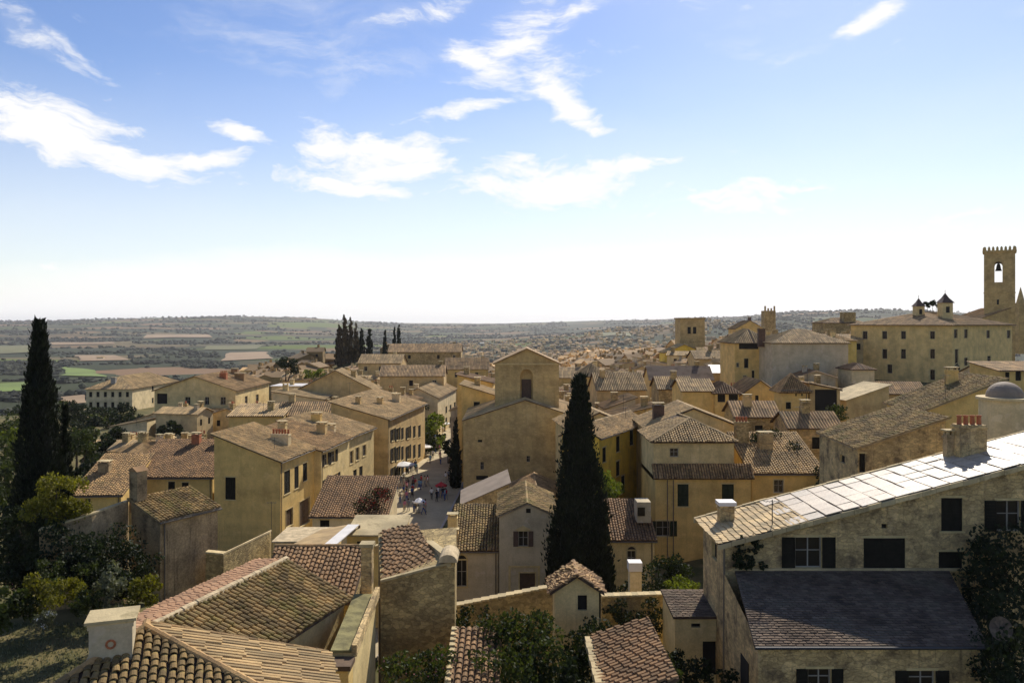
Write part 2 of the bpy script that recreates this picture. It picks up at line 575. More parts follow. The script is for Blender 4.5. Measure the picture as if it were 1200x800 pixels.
def ground(x, y):
    d = math.hypot(x, y)
    az = math.degrees(math.atan2(x, y))
    z = -26.0
    # palace hill on the right
    z += 13.0 * sstep(25, 75, x) * sstep(80, 150, y) * (1 - sstep(240, 430, d))
    # near slope on the right of the alley, garden terrace at the left front
    z += 3.0 * sstep(8, 30, x) * (1 - sstep(80, 120, y)) * sstep(-60, 0, y)
    z += 6.0 * sstep(-12, -20, x) * (1 - sstep(56, 74, y))
    # fall away to the valley
    left = sstep(-95, -260, x - 0.12 * (y - 250)) * sstep(120, 330, y)
    far = sstep(420, 1500, d)
    fall = max(left * sstep(200, 700, d), far)
    z += 15.0 * math.exp(-(((x + 58) / 30) ** 2 + ((y - 338) / 26) ** 2))
    z -= 62.0 * fall
    z -= 10 * sstep(200, 600, d) * (1 - fall) * (1 - sstep(15, 60, x))
    if d > 900:
        n = noise.fractal(Vector((x / 1500, y / 1500, 3.1)), 1.0, 2.0, 5)
        z += n * 16 * sstep(900, 2500, d)
        # left ridge
        z += 118 * gauss(az, -18, 11) * sstep(3500, 8500, d) * (1 + .10 * n)
        z += 92 * gauss(az, -40, 16) * sstep(3500, 8500, d)
        z += 80 * gauss(az, 8, 14) * sstep(4000, 9000, d)
        # right ridges
        z += 92 * gauss(az, 14, 10.0) * sstep(1500, 3400, d) * (1 - .5 * sstep(3500, 6000, d)) * (0.9 + .1 * math.sin(az * 1.1))
        z += 90 * gauss(az, 27, 9) * sstep(2300, 5200, d) * (1 + .15 * n)
        z += 60 * gauss(az, 20, 5) * sstep(3500, 6200, d)
        z += 115 * gauss(az, 48, 18) * sstep(2500, 6000, d)
        z += 75 * sstep(60, 100, abs(az)) * sstep(3500, 9000, d)
    return z


def woodness(x, y):
    return noise.fractal(Vector((x / 520 + y / 2600, y / 300, 0)), 1.0, 2.0, 4)


def build_terrain():
    azs = []
    a = -180.0
    while a < 180.0:
        azs.append(a)
        a += 0.5 if -46 < a < 46 else 4.0
    azs.append(180.0)
    rs = [0.1]
    r = 3.0
    while r < 26000:
        rs.append(r)
        r *= 1.035 if r > 60 else 1.12
    vs, fs = [], []
    for a in azs:
        for r in rs:
            x = r * math.sin(R(a))
            y = r * math.cos(R(a))
            z = ground(x, y)
            if r > 20000:
                z = min(z, 0) - 60 * sstep(20000, 26000, r)
            vs.append((x, y, z))
    n = len(rs)
    for i in range(len(azs) - 1):
        for j in range(n - 1):
            fs.append((i * n + j, i * n + j + 1, (i + 1) * n + j + 1, (i + 1) * n + j))
    me = bpy.data.meshes.new('ground')
    me.from_pydata(vs, [], fs)
    wa = me.attributes.new('wood', 'FLOAT', 'POINT')
    wa.data.foreach_set('value', [woodness(v[0], v[1]) if abs(v[0]) < 20000 else 0 for v in vs])
    me.polygons.foreach_set('use_smooth', [True] * len(fs))
    me.flip_normals() if False else None
    m = bpy.data.materials.new('countryside')
    m.use_nodes = True
    N, L = m.node_tree.nodes, m.node_tree.links
    b = N['Principled BSDF']
    b.inputs['Roughness'].default_value = 1
    b.inputs['Specular IOR Level'].default_value = .1
    tc = N.new('ShaderNodeTexCoord')
    mp = N.new('ShaderNodeMapping')
    mp.inputs['Scale'].default_value = (1 / 420, 1 / 260, 0)
    mp.inputs['Rotation'].default_value = (0, 0, R(20))
    L.new(tc.outputs['Object'], mp.inputs[0])
    nw = N.new('ShaderNodeTexNoise')
    nw.inputs['Scale'].default_value = 1.2
    L.new(mp.outputs[0], nw.inputs[0])
    va = N.new('ShaderNodeVectorMath')
    va.operation = 'MULTIPLY_ADD'
    va.inputs[1].default_value = (.6, .6, 0)
    L.new(nw.outputs['Color'], va.inputs[0])
    L.new(mp.outputs[0], va.inputs[2])
    vo = N.new('ShaderNodeTexVoronoi')
    vo.inputs['Scale'].default_value = 1
    L.new(va.outputs[0], vo.inputs['Vector'])
    sp = N.new('ShaderNodeSeparateColor')
    L.new(vo.outputs['Color'], sp.inputs[0])
    cr = N.new('ShaderNodeValToRGB')
    cr.color_ramp.interpolation = 'CONSTANT'
    cols = [(0, (.045, .058, .028)), (.22, (.16, .12, .06)), (.34, (.055, .068, .03)), (.48, (.26, .17, .09)), (.58, (.085, .11, .03)),
            (.66, (.05, .062, .028)), (.76, (.20, .16, .08)), (.84, (.14, .19, .03)), (.9, (.10, .09, .045)), (.95, (.30, .19, .11))]
    e = cr.color_ramp.elements
    e[0].position, e[0].color = 0, (*cols[0][1], 1)
    e[1].position, e[1].color = cols[1][0], (*cols[1][1], 1)
    cols = [(p, (c[0] * .66, c[1] * .64, c[2] * .58)) for p, c in cols]
    e[0].color, e[1].color = (*cols[0][1], 1), (*cols[1][1], 1)
    for p, c in cols[2:]:
        k = e.new(p)
        k.color = (*c, 1)
    L.new(sp.outputs[0], cr.inputs[0])
    n2 = N.new('ShaderNodeTexNoise')
    n2.inputs['Scale'].default_value = 1 / 90
    n2.inputs['Detail'].default_value = 9
    n2.inputs['Roughness'].default_value = .65
    L.new(tc.outputs['Object'], n2.inputs[0])
    wr = N.new('ShaderNodeMapRange')
    wr.inputs[1].default_value = .07
    wr.inputs[2].default_value = .11
    wat = N.new('ShaderNodeAttribute')
    wat.attribute_name = 'wood'
    wadd = N.new('ShaderNodeMath')
    wadd.operation = 'MULTIPLY_ADD'
    wsub = N.new('ShaderNodeMath')
    wsub.operation = 'SUBTRACT'
    wsub.inputs[1].default_value = .5
    L.new(n2.outputs['Fac'], wsub.inputs[0])
    L.new(wsub.outputs[0], wadd.inputs[0])
    wadd.inputs[1].default_value = .22
    L.new(wat.outputs['Fac'], wadd.inputs[2])
    L.new(wadd.outputs[0], wr.inputs[0])
    mx = N.new('ShaderNodeMixRGB')
    L.new(wr.outputs[0], mx.inputs[0])
    L.new(cr.outputs[0], mx.inputs[1])
    mx.inputs[2].default_value = (.030, .038, .018, 1)
    # grass / garden close by, dusty earth in town
    n4 = N.new('ShaderNodeTexNoise')
    n4.inputs['Scale'].default_value = .35
    n4.inputs['Detail'].default_value = 8
    L.new(tc.outputs['Object'], n4.inputs[0])
    c4 = N.new('ShaderNodeValToRGB')
    e = c4.color_ramp.elements
    e[0].position, e[0].color = .38, (.075, .075, .028, 1)
    e[1].position, e[1].color = .62, (.17, .135, .06, 1)
    L.new(n4.outputs['Fac'], c4.inputs[0])
    ln = N.new('ShaderNodeVectorMath')
    ln.operation = 'LENGTH'
    L.new(tc.outputs['Object'], ln.inputs[0])
    dr = N.new('ShaderNodeMapRange')
    dr.inputs[1].default_value = 350
    dr.inputs[2].default_value = 520
    L.new(ln.outputs['Value'], dr.inputs[0])
    m2 = N.new('ShaderNodeMixRGB')
    L.new(dr.outputs[0], m2.inputs[0])
    L.new(c4.outputs[0], m2.inputs[1])
    L.new(mx.outputs[0], m2.inputs[2])
    L.new(m2.outputs[0], b.inputs['Base Color'])
    me.materials.append(m)
    o = link('ground', me)
    bmx = bmesh.new()
    bmx.from_mesh(me)
    bmesh.ops.recalc_face_normals(bmx, faces=bmx.faces)
    if sum(f.normal.z for f in list(bmx.faces)[:200]) < 0:
        bmesh.ops.reverse_faces(bmx, faces=bmx.faces)
    bmx.to_mesh(me)
    bmx.free()
    tag(o, 'olive and tan countryside falling from the town to a wide valley and low hills', kind='structure')


build_terrain()


# ------------------------------------------------------------------ roof tiles
def clip_interval(poly2, t):
    """poly2: list of (a, s); interval of s at a = t"""
    xs = []
    n = len(poly2)
    for i in range(n):
        a0, s0 = poly2[i]
        a1, s1 = poly2[(i + 1) % n]
        if (a0 - t) * (a1 - t) < 0:
            xs.append(s0 + (s1 - s0) * (t - a0) / (a1 - a0))
    if len(xs) < 2:
        return None
    return min(xs), max(xs)


def plane_frame(poly, down):
    p0, p1, p2 = Vector(poly[0]), Vector(poly[1]), Vector(poly[2])
    n = (p1 - p0).cross(p2 - p0)
    if n.z < 0:
        n = -n
    n.normalize()
    d = Vector(down)
    d = (d - n * d.dot(n)).normalized()
    a = n.cross(d).normalized()
    return n, d, a


def tiles_on(mb, poly, down, pitch=0.27, course=0.42, mode=2, hh=0.1, collect=None):
    """barrel tiles laid on a planar roof polygon"""
    n, d, a = plane_frame(poly, down)
    o = Vector(poly[0])
    p2 = [((Vector(p) - o).dot(a), (Vector(p) - o).dot(d)) for p in poly]
    a0, a1 = min(q[0] for q in p2), max(q[0] for q in p2)
    cols = max(1, int(round((a1 - a0) / pitch)))
    pw = (a1 - a0) / cols
    segs = 4 if mode == 2 else 2
    V, Fc, Rr, Mm = mb.v, mb.f, mb.r, mb.m
    for i in range(cols):
        t = a0 + (i + .5) * pw
        iv = clip_interval(p2, t)
        if not iv:
            continue
        s0, s1 = iv
        if s1 - s0 < 0.15:
            continue
        if mode == 1:
            ks = [(s0, s1 + .05)]
            k = int((s1 - s0) / 2.2) + 1
            ks = [(s0 + (s1 - s0) * j / k, s0 + (s1 - s0) * (j + 1) / k) for j in range(k)]
        else:
            ks = []
            s = s1 + random.choice([.02, .08, .12])
            if random.random() < .6:
                ks.append((s - course * .5, s))
                s -= course * random.uniform(.3, .7)
            while s > s0 + .02:
                ks.append((max(s0, s - course * 1.12), s + random.uniform(-.02, .02)))
                s -= course
        drift = random.uniform(-.02, .02)
        for (u0, u1) in ks:
            w0 = pw * .36
            w1 = pw * .43 * random.uniform(.9, 1.08)
            jt = t + (random.uniform(-.012, .012) + drift if mode == 2 else 0)
            lift = random.uniform(0, .015) if mode == 2 else 0
            if collect is not None:
                c = o + a * jt + d * ((u0 + u1) / 2) + n * 0.03
                collect.append((c, a.copy(), d.copy(), n.copy()))
                continue
            b = len(V)
            rr = random.random()
            for (s, w, h) in ((u0, w0, hh * .7), (u1, w1, hh * 1.0 + lift)):
                for q in range(segs + 1):
                    an = PI * q / segs
                    p = o + a * (jt - w * math.cos(an)) + d * s + n * (h * math.sin(an) + (.02 if mode == 2 else .0) + (0.03 if s == u1 and mode == 2 else 0))
                    V.append((p.x, p.y, p.z))
            for q in range(segs):
                Fc.append((b + q, b + segs + 1 + q, b + segs + 2 + q, b + q + 1))
                Rr.append(rr)
                Mm.append(0)
            # thickness lip at the lower end
            if mode == 2:
                Fc.append(tuple(b + segs + 1 + q for q in range(segs + 1)))
                Rr.append(rr * .5)
                Mm.append(0)


def ridge_tiles(mb, A, B, r=.13, step=.42, m=0):
    A, B = Vector(A), Vector(B)
    d = B - A
    L = d.length
    d.normalize()
    side = d.cross(Vector((0, 0, 1))).normalized()
    up = side.cross(d)
    k = max(1, int(L / step))
    for i in range(k):
        s0 = L * i / k
        s1 = L * (i + 1.12) / k
        rr = random.random()
        ring = []
        for s, q in ((s0, .85), (s1, 1.0)):
            ring.append([A + d * s + side * (-r * q * math.cos(PI * j / 4)) + up * (r * q * math.sin(PI * j / 4) + .03) for j in range(5)])
        for j in range(4):
            mb.face([ring[0][j], ring[1][j], ring[1][j + 1], ring[0][j + 1]], m, rr)
        mb.face(ring[1], m, rr * .5)
        mb.face(list(reversed(ring[0])), m, rr * .5)


def slates_on(mb, poly, down, w=.38, course=.22, th=.015, jitter=.02, drop=0.0):
    n, d, a = plane_frame(poly, down)
    o = Vector(poly[0])
    p2 = [((Vector(p) - o).dot(a), (Vector(p) - o).dot(d)) for p in poly]
    q2 = [(s, x) for (x, s) in p2]
    s_lo, s_hi = min(s for s, _ in q2), max(s for s, _ in q2)
    row = 0
    s = s_hi
    while s > s_lo + .05:
        iv = clip_interval(q2, max(s - course * .5, s_lo + .01))
        if iv:
            x = iv[0] + (0 if row % 2 else -w * .5)
            while x < iv[1]:
                x0 = max(iv[0], x)
                x1 = min(iv[1], x + w * random.uniform(.88, 1.0))
                if x1 - x0 > .05 and random.random() > drop:
                    j = random.uniform(-jitter, jitter)
                    lf = random.uniform(0, jitter * .6)
                    A_ = o + a * x0 + d * (s + j) + n * (th + .028 + lf)
                    B_ = o + a * (x1 - .015) + d * (s + j) + n * (th + .028 + lf)
                    C_ = o + a * (x1 - .015) + d * (s - course * 1.3) + n * .004
                    D_ = o + a * x0 + d * (s - course * 1.3) + n * .004
                    rr = random.random()
                    mb.face([D_, A_, B_, C_], 0, rr)
                    mb.face([A_, A_ - n * (th + .02), B_ - n * (th + .02), B_], 0, rr * .6)
                    mb.face([D_, D_ - n * .01, A_ - n * (th + .02), A_], 0, rr * .6)
                x += w
        s -= course
        row += 1


# ------------------------------------------------------------------ house builder
def window_part(parent, face_fn, nrm, u0, z0, u1, z1, kind, surround=True, depth=.2, shut='shutter_dark', fr='frame_white'):
    """face_fn(u, z, out) -> local point on wall face; out > 0 is outside."""
    w, h = u1 - u0, z1 - z0
    mb = MB()

    def bar(a0, b0, a1, b1, o0, o1, m=0, mb_=None):
        q = mb_ or mb
        c = [face_fn(a0, b0, o0), face_fn(a1, b0, o0), face_fn(a1, b1, o0), face_fn(a0, b1, o0),
             face_fn(a0, b0, o1), face_fn(a1, b0, o1), face_fn(a1, b1, o1), face_fn(a0, b1, o1)]
        b = len(q.v)
        q.v += [tuple(p) for p in c]
        rr = random.random()
        for k in ((0, 3, 2, 1), (4, 5, 6, 7), (0, 1, 5, 4), (1, 2, 6, 5), (2, 3, 7, 6), (3, 0, 4, 7)):
            q.f.append(tuple(b + i for i in k))
            q.m.append(m)
            q.r.append(rr)
    # reveal
    for pts in ((face_fn(u0, z0, 0), face_fn(u0, z1, 0), face_fn(u0, z1, -depth), face_fn(u0, z0, -depth)),
                (face_fn(u1, z1, 0), face_fn(u1, z0, 0), face_fn(u1, z0, -depth), face_fn(u1, z1, -depth)),
                (face_fn(u0, z1, 0), face_fn(u1, z1, 0), face_fn(u1, z1, -depth), face_fn(u0, z1, -depth)),
                (face_fn(u1, z0, 0), face_fn(u0, z0, 0), face_fn(u0, z0, -depth), face_fn(u1, z0, -depth))):
        mb.face(pts, 0)
    t = min(.06, w * .08)
    if surround and kind != 'o':
        e = .12
        bar(u0 - e, z1, u1 + e, z1 + e, -.01, .035)
        bar(u0 - e, z0 - .1, u1 + e, z0, -.01, .07)
        if kind in 'pda':
            bar(u0 - e, z0, u0, z1, -.01, .03)
            bar(u1, z0, u1 + e, z1, -.01, .03)
    name = 'door' if kind == 'd' else 'window'
    o = mb.build(name, [MATS['surround'], MATS[fr]], parent)
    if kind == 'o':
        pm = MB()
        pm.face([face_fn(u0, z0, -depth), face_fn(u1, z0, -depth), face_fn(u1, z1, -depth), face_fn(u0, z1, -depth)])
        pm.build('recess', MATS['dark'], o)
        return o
    if kind == 'd':
        dm = MB()
        bar(u0, z0, u1, z1, -depth, -depth + .05, 0, dm)
        for k in range(2):
            for j in range(3):
                bar(u0 + w * (.08 + .46 * k), z0 + h * (.05 + .32 * j), u0 + w * (.46 + .46 * k), z0 + h * (.32 + .32 * j), -depth + .05, -depth + .075, 0, dm)
        dm.build('door_leaf', MATS['frame_brown'], o)
        return o
    pm = MB()
    pm.face([face_fn(u0, z0, -depth), face_fn(u1, z0, -depth), face_fn(u1, z1, -depth), face_fn(u0, z1, -depth)])
    pm.build('pane', MATS['glass'], o)
    if kind in 'psa':
        fm = MB()
        for (a0, b0, a1, b1) in ((u0, z0, u0 + t, z1), (u1 - t, z0, u1, z1), (u0 + t, z1 - t, u1 - t, z1), (u0 + t, z0, u1 - t, z0 + t),
                                 (u0 + w * .5 - t * .5, z0 + t, u0 + w * .5 + t * .5, z1 - t),
                                 (u0 + t, z0 + h * .55, u0 + w * .5 - t * .5, z0 + h * .55 + t * .7), (u0 + w * .5 + t * .5, z0 + h * .55, u1 - t, z0 + h * .55 + t * .7)):
            bar(a0, b0, a1, b1, -depth + .003, -depth + .05, 0, fm)
        fm.build('frame', MATS[fr], o)

    def shutter(a0, a1, out):
        sm = MB()
        ww = a1 - a0
        bar(a0, z0, a0 + ww * .12, z1, out, out + .04, 0, sm)
        bar(a1 - ww * .12, z0, a1, z1, out, out + .04, 0, sm)
        for zz in (z0, z0 + h * .48, z1 - h * .05):
            bar(a0 + ww * .12, zz, a1 - ww * .12, zz + h * .05, out, out + .04, 0, sm)
        k = 9
        for q in range(k):
            zz = z0 + h * (.05 + .93 * q / k)
            c0, c1 = zz, zz + h * .93 / k * .95
            b = len(sm.v)
            sm.v += [tuple(face_fn(a0 + ww * .12, c0, out + .036)), tuple(face_fn(a1 - ww * .12, c0, out + .036)),
                     tuple(face_fn(a1 - ww * .12, c1, out + .004)), tuple(face_fn(a0 + ww * .12, c1, out + .004))]
            sm.f.append((b, b + 1, b + 2, b + 3))
            sm.m.append(0)
            sm.r.append(random.random())
        sm.build('shutter', MATS[shut], o)
    if kind == 's':
        shutter(u0 - w * .5 - .02, u0 - .02, .01)
        shutter(u1 + .02, u1 + w * .5 + .02, .01)
    if kind == 'c':
        shutter(u0 + .01, u0 + w * .5 - .005, -.08)
        shutter(u0 + w * .5 + .005, u1 - .01, -.08)
    if kind == 'a':
        am = MB()
        k = 8
        pts = [(u0 + w * .5 - w * .5 * math.cos(PI * i / k), z1 + w * .5 * math.sin(PI * i / k)) for i in range(k + 1)]
        am.face([face_fn(a, b, .012) for a, b in pts])
        am.build('arch', MATS['dark'], o)
        ring = MB()
        for i in range(k):
            (a0, b0), (a1, b1) = pts[i], pts[i + 1]
            cx = u0 + w * .5
            s = 1 + .24 / w
            c0, d0, c1, d1 = cx + (a0 - cx) * s, z1 + (b0 - z1) * s, cx + (a1 - cx) * s, z1 + (b1 - z1) * s
            ring.face([face_fn(a0, b0, .04), face_fn(a1, b1, .04), face_fn(c1, d1, .04), face_fn(c0, d0, .04)])
            ring.face([face_fn(c0, d0, .04), face_fn(c1, d1, .04), face_fn(c1, d1, -.01), face_fn(c0, d0, -.01)])
        ring.build('arch_stone', MATS['surround'], o)
    return o


def chimney_part(parent, u, v, zb, w, d, h, mt='cream', style='slab', label=None):
    mb = MB()
    mb.box(u - w / 2, v - d / 2, zb - 1.0, u + w / 2, v + d / 2, zb + h)
    mb.box(u - w / 2 - .05, v - d / 2 - .05, zb + h - .22, u + w / 2 + .05, v + d / 2 + .05, zb + h - .12)
    o = mb.build('chimney', MATS[mt], parent)
    if label:
        o['label'] = label
    if style == 'slab':
        c = MB()
        for du in (-1, 1):
            for dv in (-1, 1):
                c.box(u + du * (w / 2 - .1) - .07, v + dv * (d / 2 - .1) - .07, zb + h, u + du * (w / 2 - .1) + .07, v + dv * (d / 2 - .1) + .07, zb + h + .22)
        c.box(u - w / 2 - .1, v - d / 2 - .1, zb + h + .22, u + w / 2 + .1, v + d / 2 + .1, zb + h + .3)
        c.build('chimney_cap', MATS['coping'], o)
    elif style == 'pots':
        k = max(2, int(w / .34))
        for i in range(k):
            c = MB()
            c.lathe([(.0, 0), (.14, 0), (.12, .45), (.15, .48), (.15, .55), (.10, .55), (.10, .3), (0, .3)], u - w / 2 + (i + .5) * w / k, v, 10)
            q = c.build('chimney_pot', MATS['clay'], o)
            q.location = (0, 0, zb + h)
    elif style == 'gable':
        c = MB()
        A = [(u - w / 2 - .1, v - d / 2 - .1, zb + h + .02), (u + w / 2 + .1, v - d / 2 - .1, zb + h + .02), (u, v - d / 2 - .1, zb + h + .35)]
        B = [(p[0], v + d / 2 + .1, p[2]) for p in A]
        c.face([A[0], A[2], B[2], B[0]])
        c.face([A[2], A[1], B[1], B[2]])
        c.face([A[0], A[1], A[2]])
        c.face([B[1], B[0], B[2]])
        c.build('chimney_cap', MATS['tile_red'], o)
    return o


def roof_height(kind, rise, wu, wv, u, v):
    if kind == 'gu':
        return rise * (1 - abs(v - wv / 2) / (wv / 2))
    if kind == 'gv':
        return rise * (1 - abs(u - wu / 2) / (wu / 2))
    if kind == 'su+':
        return rise * u / wu
    if kind == 'su-':
        return rise * (1 - u / wu)
    if kind == 'sv+':
        return rise * v / wv
    if kind == 'sv-':
        return rise * (1 - v / wv)
    if kind == 'hip':
        m = min(wu, wv) / 2
        return rise * min(u, wu - u, v, wv - v) / m
    return 0.0


def roof_planes(kind, rise, wu, wv, ov):
    """list of (polygon local (u,v,dz), down vector)"""
    def h(u, v):
        return roof_height(kind, rise, wu, wv, u, v)
    o = ov
    if kind == 'gu':
        s = rise / (wv / 2)
        e = -s * o
        return [([(-o, -o, e), (wu + o, -o, e), (wu + o, wv / 2, rise), (-o, wv / 2, rise)], (0, -1, -s)),
                ([(wu + o, wv + o, e), (-o, wv + o, e), (-o, wv / 2, rise), (wu + o, wv / 2, rise)], (0, 1, -s))]
    if kind == 'gv':
        s = rise / (wu / 2)
        e = -s * o
        return [([(-o, wv + o, e), (-o, -o, e), (wu / 2, -o, rise), (wu / 2, wv + o, rise)], (-1, 0, -s)),
                ([(wu + o, -o, e), (wu + o, wv + o, e), (wu / 2, wv + o, rise), (wu / 2, -o, rise)], (1, 0, -s))]
    if kind in ('su+', 'su-'):
        s = rise / wu
        z0, z1 = (-s * o, rise + s * o) if kind == 'su+' else (rise + s * o, -s * o)
        return [([(-o, -o, z0), (wu + o, -o, z1), (wu + o, wv + o, z1), (-o, wv + o, z0)], (-1 if kind == 'su+' else 1, 0, -s))]
    if kind in ('sv+', 'sv-'):
        s = rise / wv
        z0, z1 = (-s * o, rise + s * o) if kind == 'sv+' else (rise + s * o, -s * o)
        return [([(-o, -o, z0), (wu + o, -o, z0), (wu + o, wv + o, z1), (-o, wv + o, z1)], (0, -1 if kind == 'sv+' else 1, -s))]
    if kind == 'hip':
        m = min(wu, wv) / 2
        s = rise / m
        e = -s * o
        if wu >= wv:
            A, B = (m, wv / 2, rise), (wu - m, wv / 2, rise)
            P0 = [([(-o, -o, e), (wu + o, -o, e), B, A], (0, -1, -s)), ([(wu + o, wv + o, e), (-o, wv + o, e), A, B], (0, 1, -s)),
                  ([(-o, wv + o, e), (-o, -o, e), A], (-1, 0, -s)), ([(wu + o, -o, e), (wu + o, wv + o, e), B], (1, 0, -s))]
            if wu - wv < 0.01:
                P0[0] = ([(-o, -o, e), (wu + o, -o, e), A], (0, -1, -s))
                P0[1] = ([(wu + o, wv + o, e), (-o, wv + o, e), A], (0, 1, -s))
            return P0
        A, B = (wu / 2, m, rise), (wu / 2, wv - m, rise)
        return [([(-o, wv + o, e), (-o, -o, e), A, B], (-1, 0, -s)), ([(wu + o, -o, e), (wu + o, wv + o, e), B, A], (1, 0, -s)),
                ([(-o, -o, e), (wu + o, -o, e), A], (0, -1, -s)), ([(wu + o, wv + o, e), (-o, wv + o, e), B], (0, 1, -s))]
    return [([(-o, -o, 0), (wu + o, -o, 0), (wu + o, wv + o, 0), (-o, wv + o, 0)], (0, -1, -.001))]


FOOT = []


def house(label, C0, th, wu, wv, zb, ze, roof='gu', rise=2.0, wall='yellow', tile='tile', mode=2, ov=.35, wins=(), chims=(),
          name='house', cat='house', group=None, shut='shutter_dark', fr='frame_white', under='underlay', sl=None, surround=True, parapet=0, register=True):
    """C0 near-left corner (x, y), th yaw degrees of the u axis; v runs away. wins: (face, px0, py0, px1, py1, kind) in photo pixels
    or (face, 'l', u0, z0, u1, z1, kind) in local metres above base"""
    root = empty(name, (C0[0], C0[1], zb), R(th))
    tag(root, label, cat, group)
    H = ze - zb
    ct, st = math.cos(R(th)), math.sin(R(th))
    if register:
        cx = C0[0] + ct * wu / 2 - st * wv / 2
        cy = C0[1] + st * wu / 2 + ct * wv / 2
        FOOT.append((cx, cy, math.hypot(wu, wv) / 2))

    def to_local_dir(d):
        return Vector((d.x * ct + d.y * st, -d.x * st + d.y * ct, d.z))
    camL = to_local_dir(Vector((-C0[0], -C0[1], -zb)))
    faces = {'F': (lambda u, z, o: Vector((u, -o, z)), wu, lambda u: (u, 0)),
             'B': (lambda u, z, o: Vector((wu - u, wv + o, z)), wu, lambda u: (wu - u, wv)),
             'L': (lambda u, z, o: Vector((-o, wv - u, z)), wv, lambda u: (0, wv - u)),
             'R': (lambda u, z, o: Vector((wu + o, u, z)), wv, lambda u: (wu, u))}

    def hit(face, px, py):
        d = to_local_dir(Vector(((px - 600) / F, 1, -(py - HY) / F)))
        if face == 'F':
            t = (0 - camL.y) / d.y
            p = camL + d * t
            return p.x, p.z
        if face == 'R':
            t = (wu - camL.x) / d.x
            p = camL + d * t
            return p.y, p.z
        t = (0 - camL.x) / d.x
        p = camL + d * t
        return wv - p.y, p.z
    holes = {'F': [], 'B': [], 'L': [], 'R': []}
    for w in wins:
        fc = w[0]
        if w[1] == 'l':
            _, _, u0, z0, u1, z1, kd = w
        else:
            _, a, b, c, d_, kd = w
            u0, z1 = hit(fc, a, b)
            u1, z0 = hit(fc, c, d_)
            zt2 = hit(fc, c, b)[1]
            zb1 = hit(fc, a, d_)[1]
            z1 = (z1 + zt2) / 2
            z0 = (z0 + zb1) / 2
            if u0 > u1:
                u0, u1 = u1, u0
        W_ = faces[fc][1]
        u0 = max(.08, u0)
        u1 = min(W_ - .08, u1)
        z0 = max(.02, z0)
        if u1 - u0 < .15 or z1 - z0 < .15:
            continue
        z1 = min(z1, H - .1 + min(roof_height(roof, rise, wu, wv, *faces[fc][2](u0)), roof_height(roof, rise, wu, wv, *faces[fc][2](u1))))
        if z1 - z0 < .15:
            continue
        holes[fc].append((u0, z0, u1, z1, kd))
    wm = MB()
    for fc, (fn, W_, uvf) in faces.items():
        us = {0.0, W_, W_ / 2}
        for hI in holes[fc]:
            us.add(hI[0])
            us.add(hI[2])
        us = sorted(us)

        def top(u):
            return H + roof_height(roof, rise, wu, wv, *uvf(u)) - .02
        for i in range(len(us) - 1):
            a, b = us[i], us[i + 1]
            if b - a < 1e-5:
                continue
            mid = (a + b) / 2
            hs = sorted([h for h in holes[fc] if h[0] < mid < h[2]], key=lambda q: q[1])
            z = 0.0
            for hI in hs:
                if hI[1] > z:
                    wm.face([fn(a, z, 0), fn(b, z, 0), fn(b, hI[1], 0), fn(a, hI[1], 0)])
                z = max(z, hI[3])
            wm.face([fn(a, z, 0), fn(b, z, 0), fn(b, top(b), 0), fn(a, top(a), 0)])
    wm.face([(0, 0, 0), (0, wv, 0), (wu, wv, 0), (wu, 0, 0)])
    wm.build('wall', MATS[wall], root)
    for fc in holes:
        for (u0, z0, u1, z1, kd) in holes[fc]:
            window_part(root, faces[fc][0], None, u0, z0, u1, z1, kd, surround, shut=shut, fr=fr)
    # roof
    rm = MB()
    tm = MB()
    for poly, dn in roof_planes(roof, rise, wu, wv, ov):
        pl = [(p[0], p[1], p[2] + H + .02) for p in poly]
        rm.slab(pl, .12)
        if sl:
            slates_on(tm, pl, dn, *sl)
        elif mode:
            tiles_on(tm, pl, dn, mode=mode, pitch=.27 if mode == 2 else .36)
    if not sl and mode == 2 and roof in ('gu', 'gv', 'hip'):
        if roof == 'gu':
            ridge_tiles(tm, (-ov, wv / 2, rise + H), (wu + ov, wv / 2, rise + H))
        elif roof == 'gv':
            ridge_tiles(tm, (wu / 2, -ov, rise + H), (wu / 2, wv + ov, rise + H))
        else:
            m_ = min(wu, wv) / 2
            s_ = rise / m_
            A, B = ((m_, wv / 2, rise + H), (wu - m_, wv / 2, rise + H)) if wu >= wv else ((wu / 2, m_, rise + H), (wu / 2, wv - m_, rise + H))
            e = H - s_ * ov
            if (Vector(A) - Vector(B)).length > .3:
                ridge_tiles(tm, A, B)
            ends = [(-ov, -ov), (-ov, wv + ov), (wu + ov, -ov), (wu + ov, wv + ov)]
            for (eu, ev) in ends:
                T = A if (Vector((eu, ev, e)) - Vector(A)).length <= (Vector((eu, ev, e)) - Vector(B)).length else B
                ridge_tiles(tm, (eu, ev, e), T)
    if not sl and mode == 2 and roof in ('su+', 'su-'):
        zz = H + rise if roof == 'su+' else H
        uu = wu + ov if roof == 'su+' else -ov
        if roof == 'su-':
            zz = H + rise
        ridge_tiles(tm, (uu, -ov, zz + .02), (uu, wv + ov, zz + .02), .11)
        # verge tiles on the near rake
        za, zb_ = (H - .1, H + rise + .1) if roof == 'su+' else (H + rise + .1, H - .1)
        ridge_tiles(tm, (-ov, -ov, za), (wu + ov, -ov, zb_), .1)
    ro = rm.build('roof', MATS[under if (mode or sl) else tile], root)
    if tm.f:
        to = tm.build('roof_tile' if not sl else 'slate', MATS[tile], ro)
        to['kind'] = 'stuff'
    for c in chims:
        u, v, w_, d_, h_ = c[:5]
        style = c[5] if len(c) > 5 else 'slab'
        mt = c[6] if len(c) > 6 else wall
        chimney_part(root, u, v, H + roof_height(roof, rise, wu, wv, min(max(u, 0), wu), min(max(v, 0), wv)), w_, d_, h_, mt, style)
